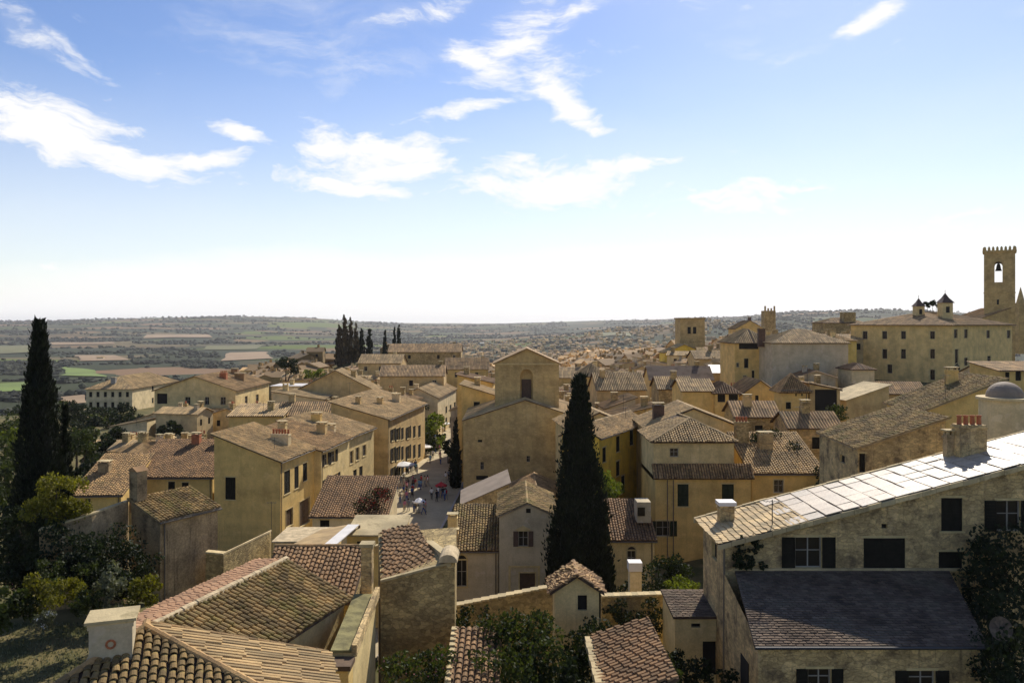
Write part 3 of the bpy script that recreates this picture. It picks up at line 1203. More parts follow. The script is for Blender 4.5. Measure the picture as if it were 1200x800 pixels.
    if register and mode == 2 and roof in ('su-', 'sv+', 'gu', 'hip') and not sl:
        g_ = MB()
        if roof in ('sv+', 'gu', 'hip'):
            g_.tube((-ov, -ov - .06, H - .14 - (.1 if roof != 'flat' else 0)), (wu + ov, -ov - .06, H - .24), .07, n=6)
            g_.tube((wu - .25, -.09, 0), (wu - .25, -.09, H - .25), .05, n=6)
            g_.build('gutter', MATS['pipe'], root)
        else:
            g_.tube((wu + ov + .05, -ov, H - .2), (wu + ov + .05, wv + ov, H - .22), .07, n=6)
            g_.tube((wu + .08, .3, 0), (wu + .08, .3, H - .25), .05, n=6)
            g_.build('gutter', MATS['pipe'], root)
    rs_ = random.getstate()
    random.seed(len(label) + int(abs(C0[0]) * 10))
    if chims and random.random() < .55:
        u_, v_ = random.uniform(.5, wu - .5), random.uniform(.5, wv - .5)
        antenna(root, u_, v_, H + roof_height(roof, rise, wu, wv, u_, v_), random.uniform(1.4, 2.4))
    random.setstate(rs_)
    return root


def corner(px0, Y0, px1, th):
    """x0 and length along direction th (deg) from (px0,Y0) to ray px1"""
    x0 = xat(px0, Y0)
    k = (px1 - 600) / F
    c, s = math.cos(R(th)), math.sin(R(th))
    # x0 + t c = k (Y0 + t s)
    t = (k * Y0 - x0) / (c - k * s)
    return x0, t


def antenna(parent, u, v, z, h=1.8):
    m = MB()
    m.tube((u, v, z - .3), (u, v, z + h), .025, n=5)
    m.tube((u - .5, v, z + h - .1), (u + .5, v, z + h - .1), .015, n=4)
    for i in range(5):
        x = u - .45 + .22 * i
        m.tube((x, v - .25, z + h - .1), (x, v + .25, z + h - .1), .01, n=4)
    m.build('aerial', MATS['metal_dark'], parent)


# ================================================================== FOREGROUND
def plane_roof(root, poly, down, mt, pitch=.25, course=.38, hh=.07, und='underlay', mode=2, name='roof', limit=0, tname='roof_tile'):
    """root local coordinates = world offsets"""
    off = root.location
    pl = [Vector(p) - off for p in poly]
    n, d, a = plane_frame(pl, down)
    area = (pl[1] - pl[0]).cross(pl[2] - pl[0])
    if area.z < 0:
        pl = list(reversed(pl))
    rm = MB()
    rm.slab(pl, .14)
    ro = rm.build(name, MATS[und], root)
    if limit:
        col = []
        tiles_on(MB(), pl, down, pitch, course, 2, hh, collect=col)
        col.sort(key=lambda q: (q[0] + off).length)
        vis = [q for q in col if visible(q[0] + off)]
        rest = [q for q in col if not visible(q[0] + off)]
        near = vis[:limit]
        rest += vis[limit:]
        variants = []
        for k in range(4):
            random.seed(40 + k)
            mb = MB()
            one_tile(mb, Vector((0, 0, 0)), Vector((1, 0, 0)), Vector((0, 1, 0)), Vector((0, 0, 1)), pitch, course, hh)
            variants.append(mb.mesh('roof_tile', MATS[mt]))
        random.seed(11)
        for (c, a_, d_, n_) in near:
            o = link(tname, random.choice(variants), ro)
            M4 = Matrix((a_, d_, n_)).transposed().to_4x4()
            o.matrix_local = Matrix.Translation(c) @ M4 @ Matrix.Rotation(random.gauss(0, .07), 4, 'Z') @ Matrix.Translation((random.gauss(0, .012), random.gauss(0, .03), random.uniform(0, .02)))
        mb = MB()
        for (c, a_, d_, n_) in rest:
            one_tile(mb, c, a_, d_, n_, pitch, course, hh)
        if mb.f:
            to = mb.build(tname, MATS[mt], ro)
            to['kind'] = 'stuff'
    else:
        tm = MB()
        tiles_on(tm, pl, down, pitch, course, mode, hh)
        to = tm.build(tname, MATS[mt], ro)
        to['kind'] = 'stuff'
    return ro


def visible(p):
    if p.y <= 1:
        return False
    px = 600 + F * p.x / p.y
    py = HY - F * p.z / p.y
    return -5 < px < 1205 and py < 806


def one_tile(mb, c, a, d, n, pitch, course, hh):
    L_ = course * .56
    w0, w1 = pitch * .36, pitch * .46
    b = len(mb.v)
    segs = 5
    rr = random.random()
    for (s, w, h, l) in ((-L_, w0, hh * .7, 0), (L_, w1, hh, .03)):
        for q in range(segs + 1):
            an = PI * q / segs
            p = c + a * (-w * math.cos(an)) + d * s + n * (h * math.sin(an) + l - .01)
            mb.v.append(tuple(p))
    for (s, w, h, l) in ((L_, w1 * .78, hh * .72, .02),):
        for q in range(segs + 1):
            an = PI * q / segs
            p = c + a * (-w * math.cos(an)) + d * s + n * (h * math.sin(an) + l - .01)
            mb.v.append(tuple(p))
    for q in range(segs):
        mb.f.append((b + q, b + segs + 1 + q, b + segs + 2 + q, b + q + 1))
        mb.m.append(0)
        mb.r.append(rr)
        k = b + 2 * (segs + 1)
        mb.f.append((b + segs + 1 + q, k + q, k + q + 1, b + segs + 2 + q))
        mb.m.append(0)
        mb.r.append(rr)


def walls_under(root, pts, zt, zb, mt, name='wall'):
    """closed polygon footprint prism"""
    off = root.location
    mb = MB()
    n = len(pts)
    for i in range(n):
        a, b = pts[i], pts[(i + 1) % n]
        za = zt[i] if isinstance(zt, (list, tuple)) else zt
        zb2 = zt[(i + 1) % n] if isinstance(zt, (list, tuple)) else zt
        mb.face([Vector((a[0], a[1], zb)) - off, Vector((b[0], b[1], zb)) - off, Vector((b[0], b[1], zb2)) - off, Vector((a[0], a[1], za)) - off])
    mb.face([Vector((p[0], p[1], (zt[i] if isinstance(zt, (list, tuple)) else zt))) - off for i, p in enumerate(pts)])
    return mb.build(name, MATS[mt], root)


def foreground():
    # --- F1 hipped roof bottom left with the big chimney
    A = Vector((-12.2, 27, -10.15))
    th = R(19)
    u = Vector((math.cos(th), math.sin(th), 0))
    v = Vector((-math.sin(th), math.cos(th), 0))
    k = .30
    root = empty('hip_roof_house', (A.x, A.y, -20))
    tag(root, 'nearest hip-roofed house at bottom left, mottled mossy tiles and large slab-topped chimney', 'house')
    Lh = 6.0
    e0 = A - v * Lh + u * Lh
    e0.z = A.z - k * Lh
    e1 = A - v * Lh - u * Lh
    e1.z = A.z - k * Lh
    e2 = A + u * Lh + v * .4
    e2.z = A.z - k * Lh
    e3 = A - u * Lh + v * .4
    e3.z = A.z - k * Lh
    A2 = A + v * .4
    plane_roof(root, [e1, e0, A], -v, 'tile_moss', .27, .34, .085, limit=300)
    r2 = plane_roof(root, [e0, e2, A2, A], u, 'tile_pale', .25, 1.3, .07, name='side_roof')
    rt = MB()
    off = root.location
    ridge_tiles(rt, e0 - off, A - off, .15, .4)
    ridge_tiles(rt, e1 - off, A - off, .14, .4)
    ridge_tiles(rt, A - off, A2 - off, .14, .4)
    ridge_tiles(rt, e2 - off, A2 - off, .10, .4)
    o = rt.build('hip_tile', MATS['tile'], root)
    o['kind'] = 'stuff'
    ins = .35
    wz = A.z - k * (Lh - ins) - .15
    q = lambda a, b: (A + u * a + v * b)
    ftp = [q(-Lh + ins + .5, -Lh + ins), q(Lh - ins, -Lh + ins), q(Lh - ins, .2), q(0.1, .2)]
    walls_under(root, [(p.x, p.y) for p in ftp], [wz, wz, wz, A.z - .17], -22, 'stone')
    # chimney: slab top at (110..172, 698..716), Y about 26
    cx, cy = -12.75, 25.9
    cr = MB()
    w, d = .62, .50
    zt, zb = -9.45, -11.4
    M_ = Matrix.Rotation(R(19), 4, 'Z')

    def rb(mb, x0, y0, z0, x1, y1, z1):
        s = len(mb.v)
        mb.box(x0, y0, z0, x1, y1, z1)
        for i in range(s, len(mb.v)):
            p = M_ @ Vector(mb.v[i])
            mb.v[i] = (p.x + cx - off.x, p.y + cy - off.y, p.z - off.z)
    rb(cr, -w, -d, zb, w, d, zt)
    rb(cr, -w - .04, -d - .04, zt - .12, w + .04, d + .04, zt)
    co = cr.build('chimney', MATS['greywhite'], root)
    c2 = MB()
    rb(c2, -w - .12, -d - .10, zt + .06, w + .12, d + .12, zt + .15)
    rb(c2, -w - .05, -d - .05, zt, w + .05, d + .05, zt + .06)
    c2.build('chimney_slab', MATS['coping'], co)
    st = MB()
    rr = .16
    for i in range(12):
        a0, a1 = 2 * PI * i / 12, 2 * PI * (i + 1) / 12
        pts = []
        for (rad, an, oo) in ((rr, a0, .02), (rr, a1, .02), (rr * .55, a1, .02), (rr * .55, a0, .02)):
            p = M_ @ Vector((rad * math.cos(an), -d - .003 - oo, zt - .62 + rad * math.sin(an)))
            pts.append((p.x + cx - off.x, p.y + cy - off.y, p.z - off.z))
        st.face(pts)
    st.build('vent_ring', MATS['clay'], co)
    # flashing at the chimney base
    fl = MB()
    rb(fl, -w - .1, -d - .1, zb + .78, w + .1, d + .1, zb + .84)
    fl.build('flashing', MATS['mortar'], co)

    # --- F2 long roof: pink far slope, mossy near slope
    R1, R2 = Vector((-14.6, 31.4, -12.05)), Vector((-11.5, 41.3, -12.05))
    E1, E2 = Vector((-10.45, 30.2, -13.6)), Vector((-7.75, 39.4, -13.6))
    E2b = Vector((-7.9, 40.4, -13.6))
    L1, L2 = Vector((-17.6, 32.0, -13.15)), Vector((-14.0, 43.3, -13.0))
    root2 = empty('long_roof_house', (-12, 35, -20))
    tag(root2, 'long low foreground house, one roof slope of pinkish tiles, the other mossy brown', 'house')
    # near slope plane through R1, R2, E2b, E1
    nd = (R2 - R1).normalized()
    perp = Vector((nd.y, -nd.x, 0))
    w_ = 3.75

    def pt(base, s, dz):
        p = base + perp * s
        return Vector((p.x, p.y, base.z + dz))
    n1, n2 = pt(R1, w_, -1.55), pt(R2, w_, -1.55)
    n1 = n1 - nd * 1.5
    r0 = R1 - nd * 1.5
    plane_roof(root2, [r0, n1, n2, R2], perp + Vector((0, 0, -.4)), 'tile_moss', .29, .45, .12)
    f1, f2 = pt(r0, -2.4, -.5) + nd * 2.6, pt(R2, -2.4, -.5)
    f2 = f2 + nd * 1.0
    R2x = R2 + nd * .2
    plane_roof(root2, [f1, r0, R2, f2], -perp, 'tile_pink', .25, .45, .05, name='pink_roof')
    mm = MB()
    off2 = root2.location
    k = 26
    for i in range(k):
        a = r0.lerp(R2, i / k) - off2
        b = r0.lerp(R2, (i + 1.05) / k) - off2
        mm.tube(a + Vector((random.uniform(-.02, .02), 0, .0)), b + Vector((0, 0, .0)), random.uniform(.15, .19), random.uniform(.15, .19), 7)
    mm.build('ridge_mortar', MATS['mortar'], root2)
    a, b = n1 - perp * .35, n2 - perp * .35 - nd * .2
    c, d2 = f2 + perp * .3 - nd * .2, f1 + perp * .3
    rr2 = R2 - nd * .2
    walls_under(root2, [(a.x, a.y), (b.x, b.y), (rr2.x, rr2.y), (c.x, c.y), (d2.x, d2.y), (r0.x, r0.y)], [-13.68, -13.68, -12.25, -12.65, -12.65, -12.25], -22, 'cream')
    # --- F3 dark tile roof behind it
    root3 = empty('dark_tile_roof_house', (-11, 45, -20))
    tag(root3, 'house with dark brown tiles sloping to the viewer behind the long mossy roof', 'house')
    T1, T2 = Vector((xat(322, 47), 47, zat(640, 47))), Vector((xat(432, 47), 47, zat(640, 47)))
    B1, B2 = Vector((T1.x + .3, 42.2, T1.z - 1.6)), Vector((T2.x, 42.2, T2.z - 1.6))
    B1 = Vector((-12.9, 42.2, T1.z - 1.6))
    plane_roof(root3, [B1, B2, T2, T1], (0, -1, -.3), 'tile_red', .25, .40, .09)
    rt = MB()
    ridge_tiles(rt, T1 - root3.location, T2 - root3.location, .14)
    o = rt.build('ridge_tile', MATS['tile'], root3)
    o['kind'] = 'stuff'
    walls_under(root3, [(B1.x, 42.6), (B2.x, 42.6), (B2.x, 47.2), (T1.x, 47.2)], [B1.z - .05, B1.z - .05, T1.z - .1, T1.z - .1], -24, 'stone')
    pr = empty('stone_pier', (xat(430, 42.4), 42.5, -24))
    tag(pr, 'tall square stone pier between the dark tile roof and the rubble house', 'pier')
    m = MB()
    m.box(-.28, -.3, 0, .28, .3, 24 + zat(640, 42.4))
    m.build('shaft', MATS['weathered'], pr)
    m = MB()
    m.box(-.36, -.38, 24 + zat(640, 42.4), .36, .38, 24 + zat(636, 42.4))
    m.build('cap', MATS['coping'], pr)

    # --- F4 rubble house with tile roof and parapet
    r4 = empty('rubble_house', (-6, 44, -24))
    tag(r4, 'rubble stone house with brown tiles inside a parapet, pale rounded coping at its corner', 'house')
    Pa, Pb = P(446, 682, 43.0), P(533, 657, 43.0)
    Pc = P(489, 629, 49.0)
    Pd = P(440, 640, 49.0)
    Pe = P(505, 663, 43.4)
    tr = [Vector((Pa.x + .1, 43.2, -13.75)), Vector((Pe.x + .5, 43.2, -13.1)), Vector((Pc.x, 48.5, -12.0)), Vector((Pd.x + .5, 48.5, -12.75))]
    # make planar: use first three
    nn = (tr[1] - tr[0]).cross(tr[2] - tr[0])
    tr[3].z = tr[0].z - (nn.x * (tr[3].x - tr[0].x) + nn.y * (tr[3].y - tr[0].y)) / nn.z
    plane_roof(r4, tr, (-.3, -1, -.3), 'tile_red', .27, .42, .09)
    zc = [zat(681, 43.0), zat(657, 43.0), -12.35, -12.95]
    walls_under(r4, [(Pa.x, 43.0), (Pb.x, 43.0), (Pb.x - .3, 48.8), (Pd.x + .2, 48.8)], [zc[0], zc[1] + .05, -12.3, tr[3].z - .2], -24, 'stone')
    o4 = r4.location
    pm = MB()

    def wallseg(mb, a, b, za, zb2, th_, h):
        a, b = Vector((a[0], a[1], 0)), Vector((b[0], b[1], 0))
        d = (b - a).normalized()
        s = Vector((-d.y, d.x, 0)) * th_ / 2
        z = Vector((0, 0, 1))
        top = [a - s + z * za, b - s + z * zb2, b + s + z * zb2, a + s + z * za]
        mb.slab([p - o4 for p in top], h)
    wallseg(pm, (Pb.x - .2, 43.0), (Pc.x + .25, 49), zat(655, 43) + .1, zat(626, 49), .45, .5)
    wallseg(pm, (Pc.x + .3, 48.9), (Pd.x, 48.9), zat(626, 49), zat(638, 49), .4, .45)
    wallseg(pm, (Pa.x, 43.05), (Pb.x - .3, 43.05), zat(679, 43), zat(658, 43), .3, .12)
    pm.build('parapet', MATS['coping'], r4)
    m = MB()
    for i in range(8):
        a0, a1 = PI * i / 8, PI * (i + 1) / 8
        y0, y1 = 42.7 - 44, 44.6 - 44
        c = Vector((Pb.x - .35 + 6, 0, zat(657, 43) + 24))
        m.face([(c.x - .5 * math.cos(a0), y0, c.z + .42 * math.sin(a0)), (c.x - .5 * math.cos(a1), y0, c.z + .42 * math.sin(a1)),
                (c.x - .5 * math.cos(a1), y1, c.z + .42 * math.sin(a1)), (c.x - .5 * math.cos(a0), y1, c.z + .42 * math.sin(a0))])
        m.face([(c.x, y0, c.z), (c.x - .5 * math.cos(a1), y0, c.z + .42 * math.sin(a1)), (c.x - .5 * math.cos(a0), y0, c.z + .42 * math.sin(a0))])
    m.build('rounded_coping', MATS['mortar'], r4)
    # --- thick mossy-topped wall (385..440, 690..800)
    w = empty('thick_wall', (-8, 38, -24))
    tag(w, 'thick rendered wall with a mossy flat top running toward the viewer beside the long roof', 'wall')
    tp = [P(388, 760, 34.5), P(412, 755, 34.5), P(440, 693, 41.5), P(415, 700, 41.5)]
    zt_ = -14.0
    tp = [Vector((p.x, p.y, zt_ + .05 * i % 2)) for i, p in enumerate(tp)]
    tp = [Vector((p.x, p.y, zt_)) for p in tp]
    m = MB()
    m.slab([p - w.location for p in tp], 10)
    m.build('wall', MATS['cream'], w)
    m = MB()
    m.slab([p - w.location + Vector((0, 0, .11)) + (p - sum(tp, Vector()) / 4).normalized() * .08 for p in tp], .11)
    m.build('mossy_top', MATS['moss'], w)
    m = MB()
    q0, q1 = P(412, 755, 34.5), P(440, 693, 41.5)
    m.slab([Vector((q0.x, q0.y, -13.7)) - w.location, Vector((q0.x + .22, q0.y, -13.7)) - w.location, Vector((q1.x + .22, q1.y, -13.5)) - w.location, Vector((q1.x, q1.y, -13.5)) - w.location], .5)
    m.build('kerb_edge', MATS['weathered'], w)
    bl = empty('square_pier', (xat(400, 34), 34.0, -24))
    tag(bl, 'square yellowish masonry pier with projecting cap at the near end of the mossy wall', 'pier')
    m = MB()
    m.box(-.55, -.5, 0, .4, .45, 24 - 14.35)
    m.build('shaft', MATS['yellow'], bl)
    m = MB()
    m.box(-.65, -.6, 24 - 14.35, .5, .4, 24 - 14.15)
    m.build('cap', MATS['wood'], bl)


foreground()

# ------------------------------------------------------------------ left side houses
# yellow shed-roofed house
x0, t = corner(328, 90, 251, 172)
h = house('tall plain yellow house with one dark window on its blank side and sunlit street front', (x0 + math.cos(R(172)) * t, 90 + math.sin(R(172)) * t), -8, t, 10.0, -26.5, zat(540, 90),
      'su-', 2.8, 'yellow', 'tile_pale', wins=[('F', 264, 559, 276, 585, 'c'),
      ('R', 333, 551, 340, 578, 'c'), ('R', 345, 546, 350, 572, 'c'), ('R', 355, 542, 360, 563, 'c'), ('R', 351, 585, 363, 614, 'd'), ('R', 335, 596, 343, 616, 'd')],
      chims=[(5.0, 6.5, 2.2, .8, 1.1, 'pots', 'pale')], ov=.3)
house('narrow street house with a balcony, beside the tall plain yellow house', (xat(377, 100) - 8.5, 100.6), -6, 8.5, 11.5, -26.5, zat(527, 100), 'su-', 2.2, 'cream', 'tile',
      wins=[('R', 380, 531, 384, 545, 's'), ('R', 388, 528, 393, 542, 's'), ('R', 381, 560, 386, 575, 's'), ('R', 391, 555, 396, 568, 's')], chims=[(2.0, 4, 1, .7, 1.1), (5.5, 9, 1.2, .9, 1.3, 'slab', 'ochre')])
house('pale street house with five upper windows facing the sunlit street', (xat(401, 112) - 9, 113.0), -9, 9, 14, -26.5, zat(515, 112), 'su-', 2.4, 'cream', 'tile_pale',
      wins=[('R', 403, 533, 407, 548, 'p'), ('R', 410, 528, 414, 543, 'p'), ('R', 417, 524, 421, 539, 'p'), ('R', 425, 521, 429, 534, 'p'), ('R', 414, 550, 418, 562, 'c'), ('R', 421, 546, 425, 560, 'c')],
      chims=[(3, 6, 1.4, .8, 1.2, 'slab', 'yellow'), (6.5, 3, 1.0, .7, .9, 'slab', 'pale')])
sw = []
for r_, (ya, yb) in enumerate(((503, 517), (525, 541), (548, 565))):
    for px in (459, 464.5, 470, 477, 484, 490):
        k = (px - 455) / 42
        sw.append(('R', px, ya + (1 - k) * 6 - 6, px + 3, yb + (1 - k) * 6 - 6, 's' if px % 2 else 'c'))
house('big ochre street block with blank side and rows of windows on the busy street', (xat(455, 130) - 9.5, 131.3), -7, 9.5, 26, -26.5, zat(491, 130), 'su-', 2.6, 'ochre', 'tile_pale',
      wins=sw, chims=[(3, 5, .8, .8, 1.1), (6, 18, 1.4, .9, 1.3, 'slab', 'pale'), (5, 11, 1, .8, 1)])
house('cream house closing the far end of the busy street', (xat(513, 185) - 9, 186), -5, 9, 27, -27, zat(466, 185), 'gv', 2.2, 'pale', 'tile_pale', mode=1,
      wins=[('R', 522, 476, 524, 484, 'c'), ('R', 527, 474, 529, 482, 'c'), ('R', 532, 471, 534, 479, 'c'), ('R', 522, 489, 524, 497, 'c'), ('R', 527, 488, 529, 496, 'c')], chims=[(3, 5, 1, .8, 1)])
# small tile-roofed house with the red climber
FLW = house('small low house with brown tile roof under a red flowering climber', (xat(366, 88), 88), -2, (452 - 366) / F * 88, 7.2, -26, zat(603, 88), 'sv+', 2.7, 'pale', 'tile_red',
      wins=[('F', 375, 609, 386, 622, 'c')])
# house with dark roof left of the yellow one
house('long yellow house with a dark tiled roof, two brown windows facing the old outhouse', (xat(150, 96), 96), 0, (249 - 150) / F * 96, 9, -26, zat(558, 96), 'sv+', 3.0, 'yellow', 'tile_red',
      wins=[('F', 197, 564, 205, 578, 'c'), ('F', 213, 565, 221, 583, 'c'), ('F', 158, 566, 162, 575, 'c')], chims=[(5, 8, 1, .8, 1.2, 'slab', 'clay'), (8.5, 8.6, 1.2, .8, 1.0, 'slab', 'pale')], ov=.25)
house('low house with sunlit brown tile roof, left of the long yellow house', (xat(84, 90), 90), 4, (140 - 84) / F * 90, 9, -26, zat(579, 90), 'sv+', 2.9, 'yellow', 'tile',
      wins=[('F', 100, 584, 106, 598, 'c')], chims=[(1.5, 5, 1.2, 1, 1.0, 'slab', 'oldstone')])
# old stone outhouse
x0, t = corner(188, 60, 150, 172)
t = t + .8
oh = house('old grimy stone outhouse with a small sunlit mossy tile roof and a tall chimney', (x0 + math.cos(R(150)) * t, 60 + math.sin(R(150)) * t), -30, t, 5.2, -21, zat(609, 60), 'su-', 1.1, 'oldstone', 'tile_moss',
      chims=[(.1, .5, .95, .85, 2.2, 'gable', 'oldstone')], ov=.2, under='underlay_pale')
lw = empty('garden_wall', (-30, 60, -22))
tag(lw, 'grimy rendered garden wall stepping down left from the old stone outhouse', 'wall')
m = MB()
wa, wb, wc = P(46, 622, 56), P(108, 603, 58), P(150, 588, 61.5)
for (a, b) in ((wa, wb), (wb, wc)):
    m.slab([a - lw.location, b - lw.location, b - lw.location + Vector((-.2, .5, 0)), a - lw.location + Vector((-.2, .5, 0))], 9)
m.build('wall', MATS['oldstone'], lw)
m = MB()
for (a, b) in ((wa, wb), (wb, wc)):
    z = Vector((0, 0, .12))
    m.slab([a - lw.location + z + Vector((0, -.1, 0)), b - lw.location + z + Vector((0, -.1, 0)), b - lw.location + z + Vector((-.2, .6, 0)), a - lw.location + z + Vector((-.2, .6, 0))], .12)
m.build('coping', MATS['coping'], lw)
# wall from outhouse to terraces (242..320, 625..660)
lw2 = empty('boundary_wall', (-24, 62, -22))
tag(lw2, 'low stone boundary wall with pale coping climbing right from the grimy outhouse', 'wall')
m, m2 = MB(), MB()
pts = [P(241, 648, 62), P(262, 650, 62), P(316, 624, 69)]
for a, b in zip(pts, pts[1:]):
    a_, b_ = a - lw2.location, b - lw2.location
    m.slab([a_, b_, b_ + Vector((0, .45, 0)), a_ + Vector((0, .45, 0))], 6)
    z = Vector((0, 0, .14))
    m2.slab([a_ + z + Vector((0, -.08, 0)), b_ + z + Vector((0, -.08, 0)), b_ + z + Vector((0, .53, 0)), a_ + z + Vector((0, .53, 0))], .14)
m.build('wall', MATS['stone'], lw2)
m2.build('coping', MATS['coping'], lw2)
# terrace roofs right of it (320..470, 620..640)
house('flat-roofed low store with bare concrete beams beside the boundary wall', (xat(320, 66), 66), 0, 4.6, 4.5, -24, zat(634, 66), 'flat', 0, 'cream', 'mortar', mode=0, ov=.1)
tr = empty('glass_lean_to', (xat(380, 62), 62, -22))
tag(tr, 'lean-to roof with a pale corrugated sheet and white edge below the red-flowered house', 'lean-to')
a, b, c, d = P(378, 639, 60), P(392, 639, 60), P(421, 614, 68), P(408, 614, 68)
m = MB()
m.slab([p - tr.location for p in (a, b, c, d)], .08)
m.build('sheet', MATS['white_sheet'], tr)
m = MB()
a2, d2 = a + Vector((-3.2, 0, -.4)), d + Vector((-2.2, 0, -.4))
m.slab([p - tr.location for p in (a2, a - Vector((0.02, 0, .02)), d - Vector((0.02, 0, .02)), d2)], .08)
m.build('tile_strip', MATS['tile_pale'], tr)
m = MB()
for p in (a2, b, c, d2):
    m.box(p.x - tr.location.x - .08, p.y - tr.location.y - .08, -2, p.x - tr.location.x + .08, p.y - tr.location.y + .08, p.z + 22 - .08)
m.build('post', MATS['wood'], tr)
house('small cream outbuilding with a pale flat roof in front of the sunny street', (xat(405, 66), 66.5), 0, (470 - 405) / F * 66, 4.5, -25, zat(628, 66), 'sv+', .5, 'yellow', 'coping', mode=0, ov=.15,
      wins=[('F', 418, 634, 423, 641, 'o')])

# building at the far left
ww = []
for ya, yb in ((459, 465), (471, 478), (483, 489)):
    for i in range(6):
        ww.append(('F', 104.5 + 8.6 * i, ya, 108 + 8.6 * i, yb, 'c'))
ww += [('R', 178, 452, 180, 458, 'c'), ('R', 178, 466, 180, 472, 'c'), ('R', 188, 460, 190, 466, 'c')]
house('isolated three-storey pale building with hipped roof at the edge of the valley', (xat(101, 250), 250), 0, 54 / F * 250, 34, -32, zat(455, 250), 'hip', 3.4, 'pale', 'tile_pale', mode=1, ov=.5,
      wins=ww, chims=[(7, 3, 1.4, 1.0, 1.6, 'slab', 'frame_white')])
house('broad gabled house facing us with three small upper windows and a dark doorway', (xat(181, 190), 190), 0, 95 / F * 190, 26, -28, zat(457, 190), 'gv', 3.3, 'cream', 'tile', mode=1, ov=.5,
      wins=[('F', 217, 465, 223, 474, 'p'), ('F', 240, 465, 245, 474, 'p'), ('F', 258.5, 465, 264.5, 474, 'p'), ('F', 221, 485, 231, 498, 'o'), ('F', 184, 461, 196, 473, 'o'), ('F', 188, 480, 195, 489, 'p'),
            ('R', 287, 464, 290, 474, 'p'), ('R', 300, 462, 303, 470, 'p')],
      chims=[(13, 9, 1.6, 1.2, 1.4, 'pots', 'clay'), (15, 15, 2.4, 1.2, 1.5, 'slab', 'tile'), (12, 20, 1.6, 1.0, 1.3, 'slab', 'tile_red')])
house('low pale annexe with a sloping roof left of the broad gabled house', (xat(158, 178), 178), 0, 5.6, 9, -28, zat(492, 178), 'su+', 2.0, 'pale', 'tile_pale', mode=1, ov=.25)
house('two low joined sheds beneath the isolated three-storey building', (xat(128, 172), 172), 0, 8, 8, -29, zat(500, 172), 'su+', 1.5, 'pale', 'tile_pale', mode=1, ov=.25)


# ================================================================== CENTRE
def church():
    Y = 116
    x0 = xat(543, Y)
    wu = (688 - 543) / F * Y
    house('plain ochre stone church front with a low gable beneath its broad bell wall', (x0, Y), 0, wu, 22, -27, zat(492, Y), 'gv', 2.9, 'ashlar', 'tile_pale', mode=1, ov=.18, name='church', cat='church',
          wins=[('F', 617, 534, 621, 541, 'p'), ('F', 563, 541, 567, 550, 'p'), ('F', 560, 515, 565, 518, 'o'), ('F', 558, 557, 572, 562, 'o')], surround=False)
    Yt = 119
    root = empty('bell_tower', (xat(580, Yt), Yt, -14))
    tag(root, 'square ochre church tower with shallow gable and one tall arched niche, in the town centre', 'bell tower')
    W_ = (655 - 580) / F * Yt
    H = 14 + zat(425, Yt)
    D = 8.0
    m = MB()
    a0, a1 = xat(609.5, Yt) - xat(580, Yt), xat(624.5, Yt) - xat(580, Yt)
    zs, ze = 14 + zat(468, Yt), 14 + zat(440, Yt)
    r = (a1 - a0) / 2
    k = 10
    arc = [(a0 + r - r * math.cos(PI * i / k), ze + r * math.sin(PI * i / k)) for i in range(k + 1)]
    # front face with arched opening
    m.face([(0, 0, 0), (a0, 0, 0), (a0, 0, H), (0, 0, H)])
    m.face([(a1, 0, 0), (W_, 0, 0), (W_, 0, H), (a1, 0, H)])
    m.face([(a0, 0, 0), (a1, 0, 0), (a1, 0, zs), (a0, 0, zs)])
    for i in range(k):
        (p, q), (p2, q2) = arc[i], arc[i + 1]
        m.face([(p, 0, q), (p2, 0, q2), (p2, 0, H), (p, 0, H)])
        m.face([(p, 0, q), (p, 1.0, q), (p2, 1.0, q2), (p2, 0, q2)])
    m.face([(a0, 0, zs), (a0, 1.0, zs), (a0, 1.0, ze), (a0, 0, ze)])
    m.face([(a1, 1.0, zs), (a1, 0, zs), (a1, 0, ze), (a1, 1.0, ze)])
    m.face([(a0, 0, zs), (a1, 0, zs), (a1, 1.0, zs), (a0, 1.0, zs)])
    m.face([(W_, 0, 0), (W_, D, 0), (W_, D, H), (W_, 0, H)])
    m.face([(0, D, 0), (0, 0, 0), (0, 0, H), (0, D, H)])
    m.face([(W_, D, 0), (0, D, 0), (0, D, H), (W_, D, H)])
    m.build('wall', MATS['ashlar'], root)
    n = MB()
    n.face([(a0, .98, zs), (a1, .98, zs), (a1, .98, ze)] + [(p, .98, q) for p, q in reversed(arc[1:-1])] + [(a0, .98, ze)])
    n.build('niche_back', MATS['ochre'], root)
    w = MB()
    w.box(a0 + .25, .8, zs + .05, a1 - .25, .97, ze - .6)
    w.build('niche_panel', MATS['shutter_brown'], root)
    rise = zat(408, Yt) - zat(425, Yt)
    g = MB()
    g.face([(0, 0.001, H), (W_, 0.001, H), (W_ / 2, 0.001, H + rise)])
    g2 = MB()
    g2.face([(W_, D, H), (0, D, H), (W_ / 2, D, H + rise)])
    g2.build('rear_gable', MATS['ashlar'], root)
    for i in range(6):
        g.box(.5 + i * (W_ - 1) / 5 - .12, -.06, H - .1, .5 + i * (W_ - 1) / 5 + .12, .04, H + .25)
    g.build('gable', MATS['ashlar'], root)
    c = MB()
    c.box(-.15, -.12, H - .28, W_ + .15, -.004, H - .08)
    c.build('cornice', MATS['surround'], root)
    e = .3
    s = rise / (W_ / 2)
    rf = MB()
    rf.slab([(-e, -e, H - s * e + .04), (W_ / 2, -e, H + rise + .04), (W_ / 2, D + e, H + rise + .04), (-e, D + e, H - s * e + .04)], .2)
    rf.slab([(W_ / 2, -e, H + rise + .04), (W_ + e, -e, H - s * e + .04), (W_ + e, D + e, H - s * e + .04), (W_ / 2, D + e, H + rise + .04)], .2)
    rf.build('roof', MATS['tile'], root)
    FOOT.append((xat(617, Yt), Yt + 4, 12))


church()

